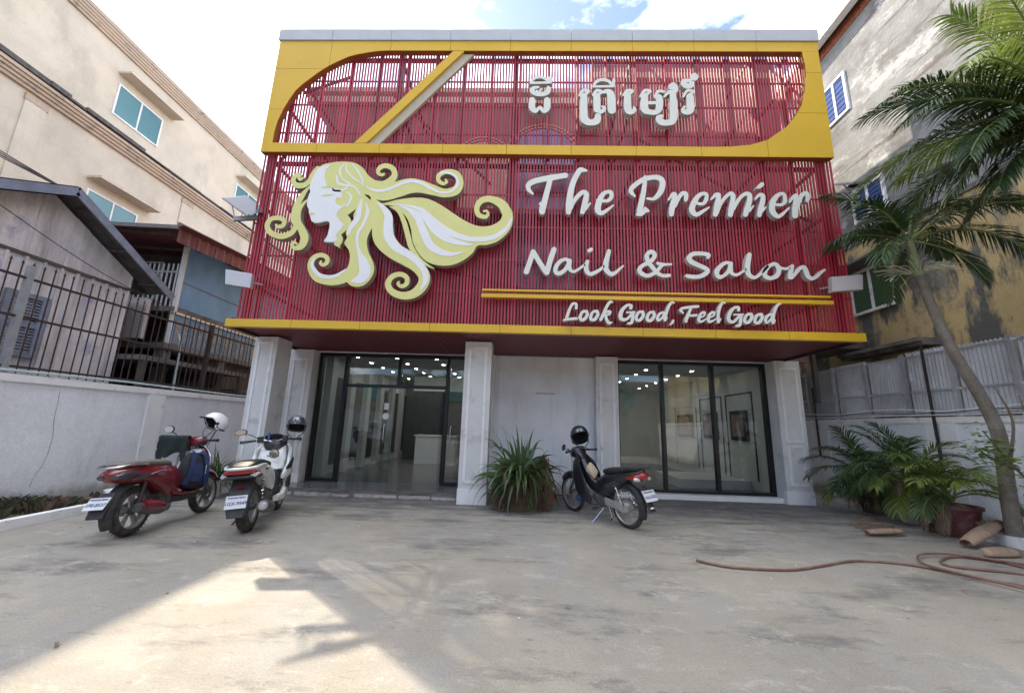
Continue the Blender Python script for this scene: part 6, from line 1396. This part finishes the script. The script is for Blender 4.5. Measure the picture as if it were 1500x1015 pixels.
m = MB(); m.loft([((.35, 0, .42), .13, .12, 0, 3), ((.6, 0, .42), .15, .16, 0, 3), ((.85, 0, .50), .14, .16, 0, 3), ((.98, 0, .62), .1, .14, 0, 3)], 20); m.build('centre_tunnel', 'plastic', sb, 50)
for s in (-1, 1):
    m = MB(); m.loft([((.42, s*.19, .30), .03, .04, 0, 3), ((.62, s*.215, .29), .035, .05, 0, 3), ((.86, s*.21, .36), .035, .09, 0, 3), ((1.0, s*.17, .48), .03, .09, 0, 3)], 16); m.build('lower_fairing', 'paint_white', sb, 50)
    m = MB(); m.loft([((.70, s*.20, .55), .02, .03, 0, 3), ((.84, s*.235, .62), .03, .11, 0, 3), ((.98, s*.235, .74), .035, .20, 0, 3), ((1.10, s*.17, .82), .04, .18, 0, 3), ((1.22, s*.09, .80), .03, .08, 0, 3)], 18); m.build('front_fairing', 'paint_white', sb, 50)
    m = MB(); m.loft([((.74, s*.245, .44), .01, .04, 0, 3), ((.86, s*.252, .47), .015, .10, 0, 3), ((.97, s*.243, .52), .012, .10, 0, 3)], 14); m.build('side_panel', 'plastic', sb, 50)
    m = MB(); m.loft([((.76, s*.24, .655), .01, .02, 0, 3), ((.88, s*.268, .70), .012, .06, 0, 3), ((.99, s*.272, .76), .01, .03, 0, 3)], 14); m.build('fairing_vent', 'plastic', sb, 50)
m = MB(); m.loft([((.88, 0, .66), .17, .05, -R(70), 3), ((.94, 0, .82), .19, .06, -R(70), 3), ((1.0, 0, .95), .17, .05, -R(65), 3)], 20); m.build('inner_shield', 'paint_white', sb, 50)
m = MB(); m.loft([((.94, 0, .96), .10, .05, 0, 3), ((1.02, 0, 1.0), .14, .07, 0, 3), ((1.14, 0, .97), .13, .07, 0, 3), ((1.26, 0, .88), .07, .05, 0, 3)], 20); m.build('dash', 'plastic', sb, 50)
m = MB(); vs = []
for lay in (0, .006):
    for i in range(9):
        u = -1+i/4
        for j in range(5): v = j/4; vs.append((1.16-.10*v-.05*abs(u)**2-lay, u*(.17-.05*v), 1.0+.15*v-.02*u*u))
fs = []
for i in range(8):
    for j in range(4): a = i*5+j; fs += [(a, a+1, a+6, a+5), (45+a, 45+a+5, 45+a+6, 45+a+1)]
m.add(vs, fs); m.build('windscreen', 'smoke_lens', sb, 50)
m = MB(); m.tube(curve([(1.0, .0, 1.02), (.98, .10, 1.06), (.94, .22, 1.07), (.86, .38, 1.03)], 4), .013, 8); m.tube(curve([(1.0, .0, 1.02), (.98, -.10, 1.06), (.94, -.22, 1.07), (.86, -.38, 1.03)], 4), .013, 8); m.build('handlebar', 'chrome', sb, 50)
grips(sb, .93, 1.065, .22, .39, ang=-.08); mirror(sb, (.94, .17, 1.07), (.92, .42, 1.18), .042, 1.5)
m = MB(); m.box(.90, .96, -.20, -.13, 1.03, 1.12); m.box(.90, .96, .13, .20, 1.03, 1.12); m.build('switch_box', 'plastic', sb)
arc_shell(sb, 'front_fender', 1.30, .29, .335, .075, R(30), R(165), 'paint_white'); 
m = MB(); m.loft([((-.18, 0, .66), .12, .05, .6, 3), ((-.27, 0, .56), .115, .045, .8, 3), ((-.36, 0, .45), .12, .03, 1.0, 3), ((-.42, 0, .33), .105, .014, 1.05, 3), ((-.45, 0, .25), .08, .008, 1.1, 3)], 18); m.build('mudguard', 'plastic', sb, 50)
m = MB(); m.loft([((-.345, 0, .58), .05, .016, .8, 3), ((-.372, 0, .575), .045, .014, .8, 3)], 12); m.build('reflector', 'red_lens', sb)
for s in (-1, 1):
    m = MB(); z = []; 
    for k in range(40): a = k*1.1; z.append((-.06+.10*k/39*.6+.022*math.cos(a), s*.15+.022*math.sin(a)*1, .32+.30*k/39))
    m.tube(z, .005, 5); m.tube([(-.06, s*.15, .30), (.0, s*.15, .64)], .012, 6); m.build('shock_absorber', 'chrome', sb, 50)
m = MB(); m.tube([(.40, -.10, .22), (.3, -.17, .20), (.18, -.19, .23)], [.022, .026, .05], 12); m.tube([(.18, -.19, .23), (.12, -.195, .25), (-.12, -.205, .30), (-.18, -.207, .315)], [.055, .075, .075, .062], 18); ex = m.build('exhaust', 'engine', sb, 50)
m = MB(); m.tube([(-.16, -.207, .312), (-.195, -.208, .318)], [.062, .052], 18); m.tube([(-.19, -.208, .317), (-.215, -.208, .322)], .028, 14); m.build('exhaust_tip', 'chrome', ex, 50)
m = MB(); m.loft([((.02, .12, .28), .06, .07, 0, 2.6), ((.2, .12, .31), .06, .085, 0, 2.6), ((.42, .08, .36), .1, .10, 0, 2.6)], 16); m.loft([((.2, 0, .40), .12, .12, 0, 3), ((.48, 0, .36), .14, .12, 0, 3)], 16); m.build('engine', 'engine', sb, 50)
m = MB()
for s in (-1, 1): m.tube([(1.12, s*.06, .66), (1.30, s*.08, .29)], .02, 8)
m.build('fork', 'engine', sb, 50)
m = MB(); m.tube([(.42, .12, .24), (.36, .30, .0)], .012, 6); m.build('side_stand', 'steel', sb)
plate(sb, (-.435, 0, .42), R(22), '1GX-9949', 'PHNOM PENH', .215, .145)
m = MB(); m.loft([((-.05, -.186, .735), .004, .012, 0, 3), ((.02, -.192, .735), .004, .012, 0, 3)], 8); m.build('side_badge', 'plastic', sb)
MBm = place(sb, (-3.93, 5.98), (-4.42, 7.48), 1.30, -5, 1.17)

# ------------------------------------------------ black underbone motorbike seen from its left
sc_ = local_thing('motorbike', 'black underbone motorbike with wire wheels and a red tail lamp below the shop window', 'motorbike')
wheel(0, .29, .29, .075, sc_, 'wire'); wheel(1.22, .29, .29, .065, sc_, 'wire')
m = MB(); m.loft([((-.36, 0, .80), .03, .02, 0, 2.4), ((-.30, 0, .77), .08, .045, .2, 2.6), ((-.1, 0, .72), .115, .075, .1, 2.8), ((.12, 0, .63), .125, .13, -.1, 2.8), ((.30, 0, .56), .12, .16, -.3, 2.8), ((.46, 0, .48), .10, .15, -.5, 2.8)], 22); bo = m.build('rear_body', 'paint_black', sc_, 50)
m = MB(); m.loft([((-.40, 0, .745), .035, .018, .2, 2.4), ((-.35, 0, .735), .095, .058, .2, 2.4), ((-.22, 0, .71), .13, .05, .15, 2.4), ((-.12, 0, .70), .126, .012, .1, 2.4)], 18); m.build('tail_lamp', 'red_lens', bo, 50)
m = MB(); m.loft([((-.30, 0, .82), .07, .016, -.1, 2.6), ((-.12, 0, .805), .11, .035, 0, 3), ((.08, 0, .77), .125, .045, 0, 3), ((.25, 0, .75), .115, .05, 0, 3), ((.38, 0, .73), .07, .035, 0, 2.5)], 22); m.build('seat', 'seat', sc_, 50)
m = MB(); m.tube(curve([(-.05, .12, .80), (-.22, .12, .84), (-.40, .06, .86), (-.42, 0, .86), (-.40, -.06, .86), (-.22, -.12, .84), (-.05, -.12, .80)], 4), .012, 8); m.build('grab_rail', 'plastic', sc_, 50)
m = MB(); m.loft([((.32, 0, .46), .07, .12, -.3, 3), ((.5, 0, .45), .075, .10, .1, 3), ((.68, 0, .52), .08, .10, .5, 3), ((.82, 0, .66), .085, .10, .7, 3), ((.92, 0, .82), .075, .09, .8, 3)], 18); m.build('centre_tunnel', 'paint_black', sc_, 50)
for s in (-1, 1):      # leg shields
    m = MB(); m.loft([((.62, s*.13, .27), .012, .05, .3, 3), ((.70, s*.16, .38), .014, .12, .5, 3), ((.82, s*.175, .54), .016, .16, .6, 3), ((.92, s*.15, .72), .02, .15, .7, 3), ((.99, s*.07, .88), .03, .10, .8, 3)], 14); m.build('leg_shield', 'paint_black', sc_, 50)
m = MB(); m.loft([((.90, 0, .86), .05, .04, .8, 2.6), ((.95, 0, .92), .10, .08, .6, 2.6), ((1.0, 0, .97), .135, .10, .2, 2.6), ((1.07, 0, .96), .12, .095, 0, 2.6), ((1.12, 0, .955), .05, .05, 0, 2.6)], 22); hc = m.build('handlebar_cowl', 'paint_black', sc_, 50)
m = MB(); m.loft([((1.10, 0, .95), .085, .055, 0, 2.4), ((1.135, 0, .94), .05, .035, 0, 2.4)], 18); m.build('headlamp', 'clear_lens', hc, 50)
m = MB(); m.loft([((.95, 0, 1.035), .06, .02, .2, 2.6), ((1.0, 0, 1.05), .07, .012, .2, 2.6)], 14); m.build('dash', 'smoke_lens', hc)
grips(sc_, .98, 1.0, .11, .31, ang=-.05)
m = MB(); m.loft([((.99, .31, 1.06), .03, .05, .3, 2.2), ((1.005, .31, 1.06), .034, .056, .3, 2.2)], 12); m.tube([(.98, .2, 1.0), (1.0, .31, 1.04)], .006, 5); m.build('mirror', 'plastic', sc_, 50)
arc_shell(sc_, 'front_fender', 1.22, .29, .33, .06, R(40), R(170), 'paint_black', .025, drop=.06); arc_shell(sc_, 'rear_fender', 0, .29, .325, .055, R(75), R(200), 'plastic', n=14)
m = MB(); m.loft([((-.30, 0, .60), .06, .02, 1.0, 3), ((-.38, 0, .44), .065, .016, 1.05, 3), ((-.45, 0, .30), .065, .01, 1.05, 3)], 14); m.build('mudguard', 'plastic', sc_, 50)
m = MB(); m.loft([((-.435, 0, .35), .035, .02, 1.0, 2.4), ((-.46, 0, .34), .03, .016, 1.0, 2.4)], 12); m.build('reflector', 'clear_lens', sc_, 50)
m = MB()
for s in (-1, 1): m.tube([(.99, s*.05, .80), (1.10, s*.065, .52), (1.22, s*.065, .29)], [.02, .02, .024], 8)
m.build('fork', 'engine', sc_, 50)
m = MB(); m.loft([((.36, 0, .30), .08, .075, 0, 3), ((.52, 0, .31), .095, .09, 0, 3), ((.64, 0, .33), .06, .06, 0, 3)], 16); m.lathe([(0, .10), (.07, .10), (.08, .07), (.08, 0)], (.42, 0, .30), 'y', 18); m.build('engine', 'engine', sc_, 50)
m = MB(); m.loft([((-.10, .075, .29), .012, .05, 0, 2.4), ((.0, .08, .29), .018, .085, 0, 2.4), ((.2, .08, .30), .018, .055, 0, 2.6), ((.36, .075, .31), .016, .06, 0, 2.6)], 16); m.build('chain_cover', 'cast', sc_, 50)
m = MB(); m.lathe([(0, .045), (.075, .045), (.085, .03), (.085, -.03), (.075, -.045), (0, -.045)], (0, 0, .29), 'y', 22); m.build('drum', 'rim', sc_, 50)
m = MB(); m.lathe([(0, .04), (.06, .04), (.065, .0), (.06, -.04), (0, -.04)], (1.22, 0, .29), 'y', 20); m.build('drum', 'rim', sc_, 50)
for s in (-1, 1):
    z = [(-.02+.12*k/35+.026*math.cos(k*1.15), s*.115+.026*math.sin(k*1.15), .31+.27*k/35) for k in range(36)]
    m = MB(); m.tube(z, .0055, 5); m.tube([(-.02, s*.115, .30), (.11, s*.115, .62)], .012, 6); m.build('shock_absorber', 'chrome', sc_, 50)
m = MB(); m.tube([(.58, -.06, .26), (.5, -.11, .18), (.3, -.12, .2), (.05, -.125, .25)], [.014, .016, .03, .034], 10); m.tube([(.05, -.125, .25), (-.22, -.13, .31)], [.04, .043], 12); m.build('exhaust', 'chrome', sc_, 50)
m = MB(); m.tube([(.42, .07, .24), (.40, .09, .20), (.47, .25, .02), (.49, .27, .0)], .011, 6); m.tube([(.30, .06, .25), (.25, .06, .10), (.22, .13, .07)], .011, 6); m.build('side_stand', 'chrome', sc_)
m = MB(); m.tube([(.44, -.24, .22), (.44, .24, .22)], .010, 6); m.tube([(.44, .16, .22), (.44, .25, .22)], .019, 8); m.tube([(.44, -.16, .22), (.44, -.25, .22)], .019, 8); m.tube([(.50, .10, .24), (.62, .13, .23), (.64, .17, .23)], .008, 6); m.build('foot_peg', 'plastic', sc_)
plate(sc_, (-.425, 0, .50), R(30), '1AS-5352', 'PHNOM PENH', .22, .15)
MC = place(sc_, (1.83, 7.03), (1.07, 8.29), 1.22, -4, 1.19)

def cables(par, pts_list):
    for k, pts in enumerate(pts_list): m = MB(); m.tube(curve(pts, 5), .0055, 5); m.build('cable', 'plastic', par, True)
cables(sa, [[(.95, -.2, 1.02), (1.06, -.14, 1.0), (1.08, -.06, .86)], [(.95, .2, 1.02), (1.07, .15, 1.0), (1.08, .05, .84)], [(.35, -.13, .35), (.15, -.15, .40), (-.02, -.15, .33)]])
cables(sb, [[(.93, .2, 1.06), (1.03, .16, 1.09), (1.06, .05, 1.02)], [(.93, -.2, 1.06), (1.03, -.16, 1.09), (1.06, -.05, 1.02)], [(.88, -.24, .60), (.80, -.262, .50), (.86, -.262, .40)], [(.3, .14, .40), (.1, .17, .42), (-.03, .12, .34)]])
cables(sc_, [[(.97, .2, 1.0), (1.08, .17, 1.02), (1.08, .09, .84), (1.16, .085, .5), (1.22, .075, .31)], [(.97, -.2, 1.0), (1.08, -.17, 1.02), (1.06, -.09, .84)], [(.45, .09, .38), (.3, .11, .42), (.15, .11, .40)]])
m = MB(); 
for k in range(7): m.loft([((.47+.022*k, 0, .345+.012*k), .055, .058, 0, 3), ((.478+.022*k, 0, .347+.012*k), .055, .058, 0, 3)], 12)
m.build('cylinder_fins', 'cast', sc_)
for s in (-1, 1):
    m = MB(); m.loft([((-.345, s*.10, .70), .03, .022, 0, 2.2), ((-.30, s*.13, .70), .02, .026, 0, 2.2)], 12); m.build('turn_signal', 'clear_lens', sc_, 50)
    m = MB(); m.loft([((.0, s*.128, .60), .004, .03, .2, 2.6), ((.18, s*.134, .57), .006, .04, .1, 2.6), ((.30, s*.128, .54), .004, .02, 0, 2.6)], 12); m.build('side_trim', 'plastic', sc_, 50)
# ------------------------------------------------ things carried on the bikes
def set_on(o, mat, local, rot=(0, 0, 0), sc=1.1):
    p = mat @ Vector(local); o.location = p; h = mat.to_euler().z; o.rotation_mode = 'XYZ'; o.rotation_euler = (R(rot[0]), R(rot[1]), h+R(rot[2])); o.scale = (sc, sc, sc); return o
set_on(helmet('helmet', 'glossy white open helmet hanging on the handlebar of the maroon scooter', 'helmet_white'), MA, (.90, -.28, 1.24), (0, -14, 150), 1.35)
set_on(helmet('helmet', 'dark grey helmet with a flip visor hung on the right grip of the white scooter', 'helmet_grey', visor=True), MBm, (.88, -.33, 1.26), (0, -12, 180), 1.3)
set_on(helmet('helmet', 'glossy black helmet tilted over the handlebar of the black motorbike', 'helmet_black', visor=True), MC, (.97, .0, 1.23), (8, -25, 150), 1.5)
def soft(name, label, cat_, mat, secs, n=20, sc=(1, 1, 1), seed=1, amp=.012, parts=()):
    t = local_thing(name, label, cat_); m = MB(); m.loft(secs, n); r = random.Random(seed)
    m.v = [(v[0]+amp*math.sin(v[2]*31+v[1]*17+seed)+r.uniform(-.3, .3)*amp, v[1]+amp*math.sin(v[2]*23+v[0]*29), v[2]+amp*math.sin(v[1]*37+v[0]*21)) for v in m.v]; m.build('cloth', mat, t, 60); return t
jk = soft('jacket', 'dark green jacket draped over the left handlebar of the maroon scooter', 'jacket', 'cloth_dark', [((0, -.17, 0), .015, .05, 0, 2.5), ((0, -.1, .02), .03, .10, 0, 2.5), ((0, 0, .0), .05, .12, 0, 3), ((0, .1, -.01), .05, .13, 0, 3), ((0, .2, -.02), .03, .1, 0, 2.5)], amp=.01)
jk_m = MB()
for i in range(13):
    pass
# jacket as a folded sheet hanging both sides of the bar
ob = jk.children[0]; bpy.data.objects.remove(ob)
m = MB(); nu, nv = 22, 20; vs = []
for lay in (0, .012):
    for i in range(nu+1):
        u = -.19+.38*i/nu
        for j in range(nv+1):
            v = -1+2*j/nv; a = min(1, abs(v)*2.6); L1 = (.30+.05*math.sin(u*22)) if v < 0 else (.20+.05*math.sin(u*17+1)); L1 *= (1.15 if abs(u) > .11 else .8)
            x = math.copysign(.055*math.sin(a*math.pi/2), v)+.02*math.sin(u*26+v*3)*abs(v); z = .05*math.cos(a*math.pi/2)-L1*max(0, abs(v)-.35)/.65; vs.append((x*(1-lay*4), u*(1+.12*abs(v))+.008*math.sin(z*50), z-lay))
o2 = (nu+1)*(nv+1); fs = []
for i in range(nu):
    for j in range(nv): a = i*(nv+1)+j; fs += [(a, a+1, a+nv+2, a+nv+1), (o2+a, o2+a+nv+1, o2+a+nv+2, o2+a+1)]
m.add(vs, fs); m.build('cloth', 'cloth_dark', jk, 60); set_on(jk, MA, (.88, .20, 1.06), (0, 0, 8), 1.05)
# backpack: body, front pocket, two straps
bk = local_thing('backpack', 'navy and black backpack hanging in the leg space of the maroon scooter', 'backpack')
m = MB(); m.loft([((0, 0, -.24), .12, .08, -R(90), 3), ((0, 0, -.18), .17, .11, -R(90), 3.4), ((0, 0, 0), .175, .12, -R(90), 3.4), ((.01, 0, .15), .15, .09, -R(90), 3), ((.02, 0, .24), .08, .04, -R(90), 2.4)], 22); m.v = [(v[0]+.008*math.sin(v[2]*40+v[1]*22), v[1]+.008*math.sin(v[2]*33), v[2]) for v in m.v]; m.build('bag_body', 'navy_black', bk, 60)
for s in (-1, 1):
    m = MB(); pts = curve([(-.02, s*.04, .25), (-.11, s*.07, .20), (-.15, s*.09, .05), (-.145, s*.10, -.08), (-.11, s*.13, -.2)], 5)
    for a, b in zip(pts[:-1], pts[1:]): m.bar(a, b+(b-a)*.1, .055, .014, up=(-1, 0, 0))
    m.build('strap', 'navy', bk)
m = MB(); m.loft([((-.10, 0, -.16), .08, .02, -R(90), 3), ((-.125, 0, -.05), .075, .028, -R(90), 3), ((-.11, 0, .08), .05, .02, -R(90), 3)], 14); m.build('pocket', 'navy', bk, 60)
m = MB(); m.bar((-.165, -.07, .05), (-.16, -.075, -.06), .012, .004); m.build('buckle', 'clear_lens', bk)
set_on(bk, MA, (.75, -.15, .62), (6, 12, 60), 1.15)
# clear bag of snacks on the white scooter, blue clip
sn = local_thing('snack_bag', 'clear tied plastic bag of pale snacks hanging behind the handlebar of the white scooter', 'bag')
r_ = random.Random(8); m = MB()
for k in range(26):
    c = Vector((r_.gauss(0, .022), r_.gauss(0, .028), r_.uniform(-.06, .01))); bm = bmesh.new(); bmesh.ops.create_icosphere(bm, subdivisions=1, radius=r_.uniform(.012, .022)); m.add([v.co+c for v in bm.verts], [tuple(v.index for v in f.verts) for f in bm.faces]); bm.free()
m.build('snacks', 'kraft', sn, 60, kind='stuff')
m = MB(); m.loft([((0, 0, -.085), .025, .02, -R(90), 2), ((0, 0, -.06), .062, .05, -R(90), 2), ((0, 0, -.01), .062, .05, -R(90), 2), ((0, 0, .04), .03, .022, -R(90), 2), ((0, 0, .07), .008, .008, -R(90), 2), ((0, 0, .10), .022, .014, -R(90), 2)], 14); M['film'] = glass('clear_film', (.95, .97, 1), 1.45, .93, .08); m.build('film', 'film', sn, 60)
set_on(sn, MBm, (.72, -.08, .90), (0, 0, 0), 1.25)
cp = MB(); cp.box(-.012, .012, -.01, .01, -.04, .05); cp.box(-.012, .03, -.01, .01, .03, .05); cpo = cp.build('phone_clip', 'blue_plastic'); tag(cpo, 'small bright blue clip on the handlebar of the white scooter', 'clip'); set_on(cpo, MBm, (.95, .06, 1.12), (0, 0, 0), 1.2)
cb_ = soft('rain_coat', 'crumpled tan bundle stuffed behind the leg shield of the black motorbike', 'bundle', 'kraft', [((-.09, 0, -.05), .03, .03, 0, 2.2), ((-.05, 0, -.02), .07, .06, 0, 2.4), ((.02, 0, .01), .085, .075, 0, 2.4), ((.08, 0, .03), .05, .05, 0, 2.2)], amp=.01); cb_.name = 'cloth_bundle'; set_on(cb_, MC, (.66, .04, .72), (0, -20, 0), 1.2)
# dustpan and blue rag by the wall
dp = thing('dustpan', 'red plastic dustpan with a long handle lying against the white wall', 'dustpan', (.75, 9.6, 0))
m = MB(); m.add([(.45, 9.35, .01), (.85, 9.35, .01), (.82, 9.7, .02), (.48, 9.7, .02), (.45, 9.35, .02), (.85, 9.35, .02), (.80, 9.7, .16), (.50, 9.7, .16), (.84, 9.55, .14), (.46, 9.55, .14)], [(0, 1, 2, 3), (2, 3, 7, 6), (0, 3, 7, 9), (1, 2, 6, 8), (9, 8, 6, 7)]); m.build('pan', 'red_plastic', dp)
m = MB(); m.tube([(.82, 9.6, .08), (1.9, 9.75, .05)], .014, 6); m.build('handle', 'red_plastic', dp)
m = MB(); m.lathe([(0, 0), (.15, 0), (.18, .24), (.17, .24), (.14, .02), (0, .02)], (1.42, 9.4, 0), 'z', 18); tag(m.build('basin', 'blue_plastic', None, 40), 'small blue plastic basin seen through the front wheel of the black motorbike', 'basin')
# litter: small pale scraps on the concrete
r_ = random.Random(31); k = 0
for px, py in ((300, 779), (365, 790), (285, 793), (890, 772), (1130, 847), (1166, 828), (1205, 825), (600, 880), (700, 800), (1330, 905), (455, 735), (760, 905), (1172, 843), (190, 800), (70, 800), (245, 868), (527, 770), (820, 765), (1300, 790)):
    p = at(px, py, 2, .006); s = r_.uniform(.006, .016); m = MB(); pl = [(p.x+math.cos(a)*s*r_.uniform(.5, 1.2), p.y+math.sin(a)*s*r_.uniform(.5, 1.2)) for a in (0, 1.1, 2.2, 3.3, 4.4, 5.4)]
    if k == 0: lit = thing('scattered_litter', 'tiny pale scraps scattered over the yard concrete', 'litter', (0, 5, 0)); lit['kind'] = 'stuff'
    m.prism(pl, lambda u, v, d: (u, v, d), .003, .009); m.build('scrap', 'plate' if k % 3 else 'sheath', lit); k += 1

r_ = random.Random(77)
for k in range(70):
    px_, py_ = r_.uniform(-8, 8), r_.uniform(2.4, 9.5)
    if k > 25: px_, py_ = r_.gauss(6.9, .5), r_.gauss(7.2, 1.0)
    if px_ > 7.6 or (abs(px_) < 6 and py_ > 8.6): continue
    a = r_.uniform(0, 6.28); L_ = r_.uniform(.02, .09); p = Vector((px_, py_, .012)); d = Vector((math.cos(a), math.sin(a), 0)); m = MB()
    ribbon(m, [p, p+d*L_*.5+Vector((0, 0, .012)), p+d*L_], [.003, L_*.16, .001], Vector((0, 0, 1)), 0, .4); m.build('dead_leaf', 'strap_dry' if k % 2 else 'frond_dry', lit)
